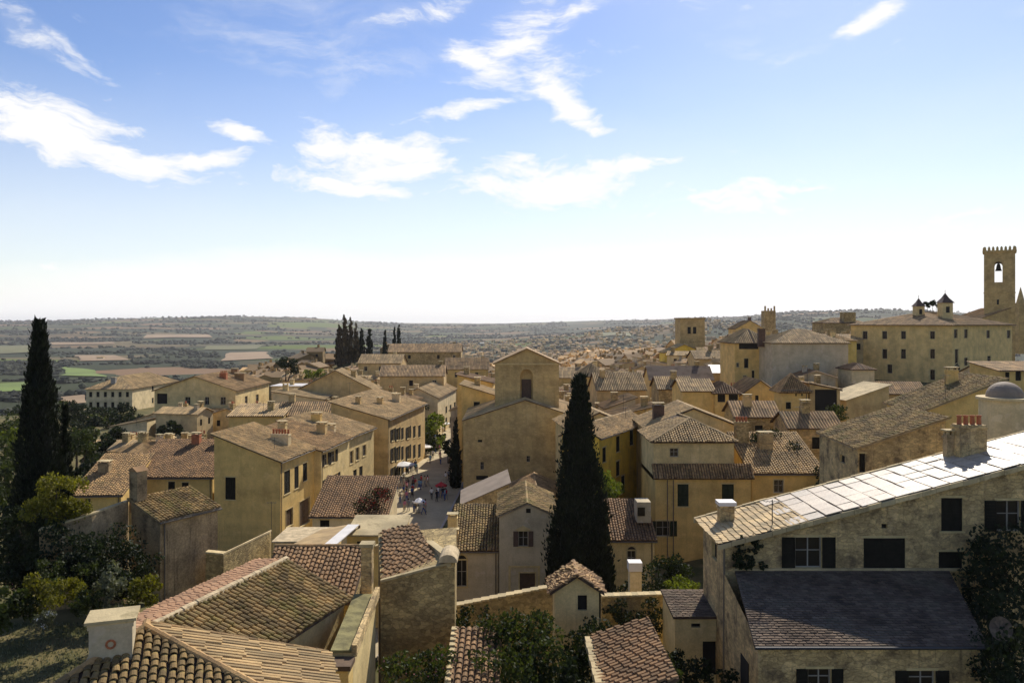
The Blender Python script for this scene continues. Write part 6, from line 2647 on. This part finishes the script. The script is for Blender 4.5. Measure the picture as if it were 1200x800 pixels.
shrub('yellow-green leafy tree in front of the low sunlit roof', [(66, 575, 58, 1.9), (52, 600, 57, 1.6), (82, 600, 58, 1.5)], 'leaf_yellow', 5200, .2, 'garden_tree', 'tree', sub=14)
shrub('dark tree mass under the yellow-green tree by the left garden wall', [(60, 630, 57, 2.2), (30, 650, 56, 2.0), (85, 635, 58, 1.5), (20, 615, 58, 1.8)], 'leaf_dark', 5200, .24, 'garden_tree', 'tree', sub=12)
shrub('dark ivy climbing the grimy outhouse wall', [(130, 645, 57.5, 2.0), (160, 650, 57.2, 1.6), (115, 665, 56, 1.5), (150, 670, 56.5, 1.4), (175, 655, 57, .9)], 'leaf_dark', 4200, .2, 'ivy', 'ivy', sub=12)
shrub('big dark green bush in the bottom-left corner garden', [(12, 700, 48, 1.2), (28, 705, 48, .8), (2, 712, 47, .9)], 'leaf_mid', 3400, .2, 'bush', 'bush', sub=14)
shrub('yellowish bush row above the lawn in the left garden', [(40, 690, 49, .9), (60, 690, 49, .8), (84, 688, 50, .8), (58, 698, 48, .7), (95, 695, 49, .6)], 'leaf_yellow', 3000, .17, 'bush', 'bush', sub=12)
shrub('grey-leaved feathery shrub in the middle of the left garden', [(118, 695, 50, 1.3, 1.3), (132, 680, 50, .9, 1.2)], 'leaf_grey', 1900, .17, 'shrub', sub=10)
shrub('bright yellow shrub by the corner of the old outhouse', [(165, 690, 50, 1.0, .7), (175, 684, 50.5, .8, .6)], 'leaf_yellow', 2000, .16, 'shrub', sub=12)
shrub('small green shrub between the grey-leaved shrub and the big chimney', [(105, 700, 49, .7), (92, 704, 48, .6)], 'leaf_mid', 1500, .16, 'shrub', sub=12)
shrub('young green sapling against the dark garden wall at left', [(56, 665, 52, .8), (60, 680, 51, .7), (96, 668, 53, .9)], 'leaf_mid', 1500, .17, 'sapling', 'sapling', sub=10)
shrub('pale flowering bush at the lawn edge', [(57, 722, 45, .45, .3), (48, 722, 45, .4, .3)], 'leaf_grey', 900, .13, 'shrub', sub=9, flowers=('cloth_white', 120))
shrub('pink flowering shrub behind the left edge garden wall', [(18, 650, 60, 1.2), (8, 668, 58, 1.0)], 'leaf_dark', 1600, .2, 'shrub', sub=9, flowers=('cloth_pink', 160))
GT = ['nearest the left frame edge, mid height', 'pale bright one left of the tall cypress top', 'at the left frame edge above the others', 'right of the tall left cypress', 'lowest one at the left frame edge']
for (px, py, Y, r_) in ((5, 560, 80, 2.4), (22, 520, 100, 2.4), (6, 530, 96, 2.2), (90, 520, 110, 2.2), (12, 585, 74, 2.3)):
    shrub('green garden tree ' + GT.pop(0), [(px, py, Y, r_), (px + 12, py + 6, Y, r_ * .8)], 'leaf_mid' if px != 22 else 'leaf_bright', 1800, .32, 'garden_tree', 'tree', group='garden trees around the tall left cypress', sub=11)
RT = ['leafy one right below it', 'darkest one, just left of centre below it', 'small one at its right foot', 'farthest left of the row', 'one beside the broad gabled house doorway']
for (px, py, Y, r_, mt) in ((120, 495, 210, 3.2, 'leaf_mid'), (106, 500, 205, 3, 'leaf_dark'), (135, 497, 200, 2.6, 'leaf_dark'), (88, 505, 190, 3, 'leaf_dark'), (200, 503, 160, 2.2, 'leaf_dark'), (335, 430, 235, 3.2, 'leaf_dark')):
    shrub('dark rounded tree near the isolated building, ' + RT.pop(0) if px < 300 else 'round green tree behind the white-walled flat house', [(px, py, Y, r_), (px + 7, py + 3, Y, r_ * .7)], mt, 1300, .55, 'town_tree', 'tree', group='rounded trees near the isolated building' if px < 300 else None, sub=11)
shrub('bright green street tree at the far end of the busy street', [(507, 505, 168, 3.0, 4.5), (504, 520, 165, 2.4), (510, 492, 172, 2.0)], 'leaf_bright', 2600, .45, 'street_tree', 'tree', sub=13)
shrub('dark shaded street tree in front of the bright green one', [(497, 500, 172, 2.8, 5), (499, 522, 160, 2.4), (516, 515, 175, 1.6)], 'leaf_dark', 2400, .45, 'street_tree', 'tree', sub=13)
shrub('small dark tree in the far street beside the church cypress', [(525, 524, 150, 1.4), (530, 528, 148, 1.2)], 'leaf_dark', 900, .35, 'street_tree', 'tree', sub=9)
shrub('yellow-green tree glowing against the bright yellow street house', [(709, 570, 86, 2.2, 2.6), (716, 582, 84, 1.6)], 'leaf_bright', 2400, .28, 'garden_tree', 'tree', sub=13)
shrub('large leafy bush in the bottom centre courtyard', [(610, 755, 40, 1.8), (590, 745, 41, 1.4), (635, 760, 40, 1.4), (600, 785, 38, 1.6), (575, 775, 39, 1.3), (628, 735, 41, 1.1)], 'leaf_mid', 7500, .19, 'bush', 'bush', sub=14)
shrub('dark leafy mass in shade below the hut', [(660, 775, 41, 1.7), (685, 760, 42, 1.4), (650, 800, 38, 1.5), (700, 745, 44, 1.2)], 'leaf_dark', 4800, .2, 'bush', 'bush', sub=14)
shrub('leafy bush with pinkish tips at the bottom edge beside the pier', [(490, 785, 37, 1.3), (470, 795, 36, 1.1), (515, 780, 38, 1.0)], 'leaf_mid', 3300, .16, 'bush', 'bush', sub=13, flowers=('cloth_pink', 60))
shrub('dark creeper in the shaded gap behind the bottom centre bush', [(520, 735, 46, 1.3), (495, 750, 44, 1.3), (560, 725, 50, 1.2)], 'leaf_dark', 2600, .2, 'creeper', 'creeper', sub=11)
shrub('dark creeper draped over the garden wall right of the hut', [(722, 718, 51.6, .9, .9), (740, 722, 51.5, 1.0, .9), (758, 716, 51.6, .9, 1.0), (774, 722, 51.5, .9, .9), (786, 712, 51.7, .6, .6)], 'leaf_dark', 3000, .16, 'creeper', 'creeper', sub=12)
shrub('small bright shrub under the ribbed shed roof corner', [(782, 790, 37, .8), (770, 800, 36, .7)], 'leaf_mid', 1500, .15, 'shrub', sub=10)
shrub('dark shrub in front of the low cream outbuilding', [(805, 790, 42, 1.2), (845, 800, 41, 1.0), (790, 775, 43, .9)], 'leaf_dark', 2600, .18, 'shrub', sub=12)
shrub('dark hedge in the yard behind the garden wall, beneath the large yellow house', [(775, 668, 66, 1.4), (795, 672, 65, 1.4), (762, 680, 62, 1.2), (740, 688, 60, 1.1)], 'leaf_dark', 3300, .22, 'hedge', 'hedge', sub=12)
shrub('sunlit spiky green shrub beside the big stone house wall', [(803, 683, 57, 1.0, .7), (792, 688, 56, .8, .5)], 'leaf_bright', 1300, .2, 'shrub', sub=10)
shrub('dark ivy hanging on the upper left corner of the big stone house', [(868, 640, 44.9, .35, .8), (878, 648, 44.9, .38, .6), (886, 638, 44.9, .33, .4), (874, 660, 44.9, .45, .35), (892, 662, 44.9, .3, .25), (864, 655, 44.9, .3, .5), (882, 630, 44.9, .25, .25)], 'leaf_dark', 2400, .12, 'ivy', 'ivy', sub=12, trunk=False)
shrub('great dark ivy mass covering the right end of the stone house', [(1180, 660, 43, 2.2), (1150, 650, 44, 1.4), (1190, 720, 41, 2.4), (1165, 700, 42.5, 1.6), (1185, 780, 38, 2.0), (1140, 680, 43.5, .9), (1170, 745, 40, 1.7), (1195, 640, 43, 1.8), (1165, 800, 37, 1.6), (1160, 765, 39.5, 1.2)], 'leaf_dark', 11000, .2, 'ivy', 'ivy', sub=15, pos=-22)
shrub('ivy spreading over the lower wing of the large yellow house', [(885, 520, 92, 2.0, 1.3), (905, 515, 93, 2.0, 1.2), (930, 530, 90, 1.6, 1.1), (975, 560, 84, 1.9, 1.4), (960, 575, 82, 1.3, .8)], 'leaf_dark', 4200, .26, 'ivy', 'ivy', sub=13, trunk=False)
shrub('shrub and pots on the terrace by the dark open shed', [(972, 484, 106, 1.5, .9), (985, 480, 106, 1.2, .8)], 'leaf_mid', 1000, .26, 'shrub', sub=9)
shrub('red flowering climber spread over the small low house roof by the street', [(440, 585, 88.2, 1.5, 1.3), (428, 592, 87.4, 1.2, .9), (448, 575, 89.6, 1.1, .8), (420, 598, 87, .8, .5)], 'leaf_dark', 1500, .2, 'climber', 'climber', sub=13, flowers=('flower_red', 900), trunk=False)
shrub('small yellow-green roof garden bush behind the roofs at left centre', [(362, 440, 230, 2.6, 1.2), (375, 437, 230, 2.0, 1.0)], 'leaf_bright', 800, .6, 'bush', 'bush', sub=9)
for i, (px, py, Y) in enumerate(((1087, 362, 190), (1093, 361, 191), (1097, 363, 189))):
    t = shrub(['left', 'middle', 'right'][i] + ' small round-topped tree on the palace roof between the two turrets', [(px, py - 5, Y, .9)], 'leaf_dark', 260, .4, 'roof_tree', 'tree', group='little trees between the palace turrets', sub=7, pos=zat(370, Y))

for (px, py, Y, r_) in ((100, 645, 55, 1.6), (68, 668, 53, 1.2), (14, 665, 56, 1.3), (140, 685, 54, 1.2), (110, 672, 54, 1.2)):
    shrub('dark low undergrowth clump in the shaded left garden', [(px, py, Y, r_, r_ * .9), (px + 10, py + 8, Y - .5, r_ * .8)], 'leaf_dark', 2300, .2, 'undergrowth', 'bush', group='undergrowth clumps of the left garden', sub=12, trunk=False)
TL = ['beside the low sunlit tile roof', 'behind the low sunlit tile roof', 'between the tall cypress and the pale annexe', 'on the slope below the isolated building', 'beside the pale annexe', 'at far left, middle distance', 'left of the tall cypress, toward the fields',
      'at the left edge, above the nearer trees', 'nearest the isolated building, on its left', 'half hidden by the tall cypress', 'highest at the far left edge', 'between the sheds and the low sunlit roof']
for (px, py, Y, r_) in ((96, 560, 104, 2.0), (112, 540, 128, 2.2), (70, 525, 150, 3), (98, 512, 165, 3), (140, 512, 150, 2.2), (30, 500, 190, 4), (60, 495, 230, 4.5), (14, 505, 170, 4), (80, 482, 290, 5), (40, 478, 320, 5), (20, 488, 250, 4.5), (120, 520, 140, 2)):
    shrub('rounded green garden tree ' + TL.pop(0), [(px, py, Y, r_), (px + 6, py + 3, Y, r_ * .8), (px - 5, py + 2, Y, r_ * .7)], random.choice(['leaf_dark', 'leaf_mid', 'leaf_dark']), 1300, .2 + Y / 450, 'town_tree', 'tree', group='trees of the gardens at the valley edge', sub=10)

for i in range(9):
    px, Y = (72, 92, 112, 128, 146, 160, 170, 84, 138)[i], (205, 215, 225, 215, 208, 200, 190, 240, 235)[i]
    shrub(('far left', 'second from left', 'third from left', 'middle', 'fifth', 'sixth', 'rightmost', 'rear left', 'rear right')[i] + ' dark hedge tree of the row under the isolated building', [(px, HY - F * (ground(xat(px, Y), Y) + 2.2) / Y, Y, 2.6, 2.2), (px + 9, HY - F * (ground(xat(px, Y), Y) + 1.6) / Y, Y - 2, 2.2, 1.8)], 'leaf_dark', 900, .55, 'hedge_tree', 'tree', group='hedge trees under the isolated building', sub=9)

# grass tufts on the lawn at bottom left and rough herbs round the yard
random.seed(77)
m = MB()
for i in range(9000):
    px = random.uniform(-40, 240)
    Y = random.uniform(34, 54)
    x = xat(px, Y)
    z = ground(x, Y)
    s = random.uniform(.08, .2)
    a = random.uniform(0, PI)
    m.face([(x - s * .3 * math.cos(a), Y - s * .3 * math.sin(a), z), (x + s * .3 * math.cos(a), Y + s * .3 * math.sin(a), z), (x + random.gauss(0, .04), Y, z + s)])
o = m.build('grass', MATS['leaf_grey'])
tag(o, 'dry olive grass of the sloping lawn at bottom left', kind='stuff')


# far woods, hedgerows and valley trees: nobody could count them
def far_woods():
    random.seed(13)
    m = MB()
    ico = []
    g = (1 + 5 ** .5) / 2
    for a in (-1, 1):
        for b in (-g, g):
            ico += [(0, a, b), (a, b, 0), (b, 0, a)]
    bm = bmesh.new()
    bmesh.ops.create_icosphere(bm, subdivisions=1, radius=1)
    vv = [v.co.copy() for v in bm.verts]
    ff = [[v.index for v in f.verts] for f in bm.faces if f.calc_center_median().z > -.5]
    bm.free()

    def blob(x, y, z, r_, h, shade):
        b = len(m.v)
        for v in vv:
            k = random.uniform(.75, 1.2)
            m.v.append((x + v.x * r_ * k, y + v.y * r_ * k, z + (v.z * .5 + .45) * h * k))
        for f in ff:
            m.f.append(tuple(b + i for i in f))
            m.m.append(0)
            m.r.append(shade)
    cnt = 0
    tries = 0
    while cnt < 15000 and tries < 200000:
        tries += 1
        Y = math.exp(random.uniform(math.log(420), math.log(9000)))
        px = random.uniform(-60, 1260)
        if px > 1010 and Y < 1500:
            continue
        if px > 420 and Y < 750:
            continue
        if px > 480 and Y < 2600 and random.random() < .8:
            continue
        x = xat(px, Y)
        n1 = woodness(x, Y)
        # hedgerows: narrow bands of an angular noise
        n2 = noise.noise(Vector((x / 190, Y / 330, 5)))
        if not (n1 > .09 or (abs(n2) < .010 and Y < 2600)):
            continue
        z = ground(x, Y)
        if in_field(px, HY - F * z / Y):
            continue
        r_ = random.uniform(3, 6) * (1 + Y / 6000)
        blob(x, Y, z - 1, r_, r_ * random.uniform(.9, 1.5), min(1, max(0, .5 + n1 + random.uniform(-.35, .35))))
        cnt += 1
    o = m.build('distant_woods', MATS['far_tree'])
    tag(o, 'dark woods and hedgerows over the valley and far hills', kind='stuff')


far_woods()


# ================================================================== people, parasols
def person_mesh(pose):
    """one continuous skinned body; materials: 0 skin 1 top 2 trousers 3 shoes"""
    J = {'pelvis': (0, 0, .92), 'waist': (0, 0, 1.06), 'chest': (0, .01, 1.30), 'neck': (0, 0, 1.46), 'chin': (0, -.015, 1.54), 'head': (0, -.02, 1.63), 'crown': (0, 0, 1.72)}
    Rr = {'pelvis': .145, 'waist': .125, 'chest': .15, 'neck': .055, 'chin': .065, 'head': .095, 'crown': .07}
    E = [('pelvis', 'waist'), ('waist', 'chest'), ('chest', 'neck'), ('neck', 'chin'), ('chin', 'head'), ('head', 'crown')]
    st = .26 if pose == 'walk' else .03
    for s, sg in (('l', 1), ('r', -1)):
        f = st * sg
        J['hip' + s] = (.09 * sg, 0, .86)
        J['knee' + s] = (.10 * sg, -f * .55 - .03, .48)
        J['ank' + s] = (.10 * sg, -f + (.06 if f < 0 else 0), .09)
        J['toe' + s] = (.11 * sg, -f - .16, .04)
        Rr.update({'hip' + s: .10, 'knee' + s: .062, 'ank' + s: .045, 'toe' + s: .035})
        J['sho' + s] = (.19 * sg, 0, 1.40)
        if pose == 'carry' and sg > 0:
            J['elb' + s] = (.25 * sg, -.02, 1.13)
            J['wri' + s] = (.20 * sg, -.24, 1.08)
            J['han' + s] = (.18 * sg, -.32, 1.10)
        else:
            J['elb' + s] = (.25 * sg, f * .45, 1.13)
            J['wri' + s] = (.25 * sg, f * .9 - .06, .89)
            J['han' + s] = (.25 * sg, f - .08, .80)
        Rr.update({'sho' + s: .062, 'elb' + s: .045, 'wri' + s: .030, 'han' + s: .035})
        E += [('pelvis', 'hip' + s), ('hip' + s, 'knee' + s), ('knee' + s, 'ank' + s), ('ank' + s, 'toe' + s), ('chest', 'sho' + s), ('sho' + s, 'elb' + s), ('elb' + s, 'wri' + s), ('wri' + s, 'han' + s)]
    names = list(J)
    me = bpy.data.meshes.new('body')
    me.from_pydata([J[n] for n in names], [(names.index(a), names.index(b)) for a, b in E], [])
    o = bpy.data.objects.new('tmp', me)
    COL.objects.link(o)
    md = o.modifiers.new('skin', 'SKIN')
    md.use_smooth_shade = True
    if not me.skin_vertices:
        bm = bmesh.new()
        bm.from_mesh(me)
        bm.verts.layers.skin.verify()
        bm.to_mesh(me)
        bm.free()
    sv = me.skin_vertices[0].data
    for i, n in enumerate(names):
        sv[i].radius = (Rr[n] * (1.25 if n in ('chest', 'pelvis', 'waist') else 1), Rr[n] * (.8 if n in ('chest', 'pelvis', 'waist') else 1))
        sv[i].use_root = (n == 'pelvis')
    o.modifiers.new('sub', 'SUBSURF').levels = 1
    dg = bpy.context.evaluated_depsgraph_get()
    out = bpy.data.meshes.new_from_object(o.evaluated_get(dg))
    bpy.data.objects.remove(o)
    while len(out.materials) < 4:
        out.materials.append(MATS['skin'])
    for p in out.polygons:
        c = p.center
        k = 0
        if c.z < .09:
            k = 3
        elif c.z < .98 and abs(c.x) < .2:
            k = 2
        elif c.z < 1.47 and not (abs(c.x) > .2 and c.z < 1.15):
            k = 1
        p.material_index = k
    return out


def people():
    random.seed(31)
    base = {p: person_mesh(p) for p in ('stand', 'walk', 'carry')}
    tops = [('cloth_white', 'white top'), ('cloth_red', 'red top'), ('cloth_blue', 'dark blue top'), ('cloth_black', 'black top'), ('cloth_pink', 'pink top'), ('cloth_grey', 'grey top'), ('cloth_beige', 'beige top'), ('cloth_cyan', 'pale blue top')]
    legs = [('cloth_black', 'black trousers'), ('cloth_blue', 'blue trousers'), ('cloth_beige', 'beige trousers'), ('cloth_grey', 'grey trousers')]
    spots = []
    for (px, py, n, sp) in ((487, 552, 6, 1.4), (474, 574, 6, 1.6), (489, 571, 6, 1.5), (481, 580, 4, 1.2), (516, 540, 5, 2.2), (512, 517, 5, 2.2), (524, 503, 6, 2.4), (514, 584, 5, 1.6), (492, 603, 3, 1.2), (484, 598, 3, 1.5), (519, 530, 3, 1.6), (538, 557, 2, 1.2), (528, 563, 2, 1.2), (475, 588, 2, .8)):
        Y = 26.3 * F / (py + 3 - HY)
        for _ in range(int(n * 1.5)):
            spots.append((xat(px, Y) + random.uniform(-sp, sp), Y + random.uniform(-sp * 1.6, sp * 1.6), px, py))
    hm = MB()
    hm.lathe([(.02, 1.765), (.06, 1.75), (.10, 1.70), (.112, 1.65), (.108, 1.60), (.10, 1.56)], 0, .012, 10)
    hair = hm.mesh('hair', MATS['hair'], True)
    for i, (x, y, px, py) in enumerate(spots):
        tm, tl = random.choice(tops)
        lm, ll = random.choice(legs)
        pose = random.choice(['stand', 'walk', 'walk', 'carry'])
        t = empty('person', (x, y, ground(x, y) + .035), random.uniform(0, 2 * PI))
        s = random.uniform(.93, 1.06)
        t.scale = (s, s, s)
        where = 'far up the street' if y > 165 else ('in the middle of the street' if y > 135 else 'at the near end of the street')
        lit = 'in the church shadow' if px > 508 and py > 525 else 'in the sun'
        act = {'stand': 'standing', 'walk': 'walking', 'carry': 'carrying something'}[pose]
        tag(t, f'person in {tl}, {ll}, {act} {where}', 'person', f'people in {tl} and {ll}, {act} {where}')
        me = base[pose].copy()
        idx = [p.material_index for p in me.polygons]
        me.materials.clear()
        for q in ('skin', tm, lm, 'cloth_black'):
            me.materials.append(MATS[q])
        me.polygons.foreach_set('material_index', idx)
        b = link('body', me, t)
        link('hair', hair, t)


people()


def parasol(label, px, py, Y, zg, r_, mt, h=2.6, group=None):
    x = xat(px, Y)
    t = empty('parasol', (x, Y, zg))
    tag(t, label, 'parasol', group)
    m = MB()
    m.tube((0, 0, 0), (0, 0, h + .1), .035, n=6)
    m.tube((0, 0, 0), (0, 0, .08), .3, n=10)
    m.build('pole', MATS['metal_dark'], t)
    c = MB()
    for i in range(8):
        a, b = 2 * PI * i / 8, 2 * PI * (i + 1) / 8
        A, B = (r_ * math.cos(a), r_ * math.sin(a), h - .5), (r_ * math.cos(b), r_ * math.sin(b), h - .5)
        c.face([A, B, (0, 0, h)])
        c.face([A, B, (B[0], B[1], h - .7), (A[0], A[1], h - .7)])
    c.build('canopy', MATS[mt], t)


parasol('white square market parasol on the sunny side of the street', 473, 545, 137, -26, 1.9, 'cloth_white')
parasol('white parasol in the far sunny part of the street', 497, 528, 158, -26.2, 1.7, 'cloth_white')
parasol('red parasol in the church shadow on the street', 517, 577, 122, -26, .9, 'cloth_red', 2.1)
parasol('small white parasol at the near end of the street', 491, 601, 111, -26, .9, 'cloth_white', 2.1)
parasol('last white awning parasol at the top of the street', 519, 499, 196, -26.4, 1.8, 'cloth_white')

# rooftop aerials as things of their own
random.seed(4)
for (px, py, Y, lb) in ((410, 455, 150, 'thin roof aerial above the orange-sided street block'), (318, 600, 84, 'thin forked aerial in front of the tall plain yellow house'), (735, 445, 160, 'roof aerial among the orange roofs right of the cypress'),
                        (628, 388, 240, 'tiny aerial on a roof behind the bell tower'), (946, 440, 113, 'stovepipe aerial on the pyramid-roofed yellow house'), (905, 608, 45.6, 'thin wire aerial on the slab roof rake'), (160, 485, 170, 'lamp-like aerial pole beside the low sheds at left')):
    p = P(px, py, Y)
    t = empty('aerial', p - Vector((0, 0, 1.5)))
    tag(t, lb, 'aerial')
    h = 2.6
    m = MB()
    m.tube((0, 0, -1), (0, 0, h), .03, n=5)
    m.build('mast', MATS['metal_dark'], t)
    m = MB()
    m.tube((-.5, 0, h - .1), (.5, 0, h - .1), .02, n=4)
    for i in range(5):
        m.tube((-.4 + .2 * i, -.25, h - .1), (-.4 + .2 * i, .25, h - .1), .015, n=4)
    m.build('antenna', MATS['metal_dark'], t)

# ================================================================== haze
m = MB()
m.box(-24000, -600, -260, 24000, 23800, 130)
hz = m.build('haze', [])
hm = bpy.data.materials.new('haze')
hm.use_nodes = True
N, L = hm.node_tree.nodes, hm.node_tree.links
N.remove(N['Principled BSDF'])
pv = N.new('ShaderNodeVolumePrincipled')
pv.inputs['Color'].default_value = (.96, .95, .95, 1)
pv.inputs['Density'].default_value = 0.00004
pv.inputs['Anisotropy'].default_value = 0.3
L.new(pv.outputs[0], N['Material Output'].inputs['Volume'])
hz.data.materials.clear()
hz.data.materials.append(hm)
tag(hz, 'pale summer haze over the valley', kind='stuff')

import os
if os.environ.get('LABCHK'):
    for o in bpy.data.objects:
        l = o.get('label')
        if l and len(l.split()) > 16:
            print('LONG', len(l.split()), l)
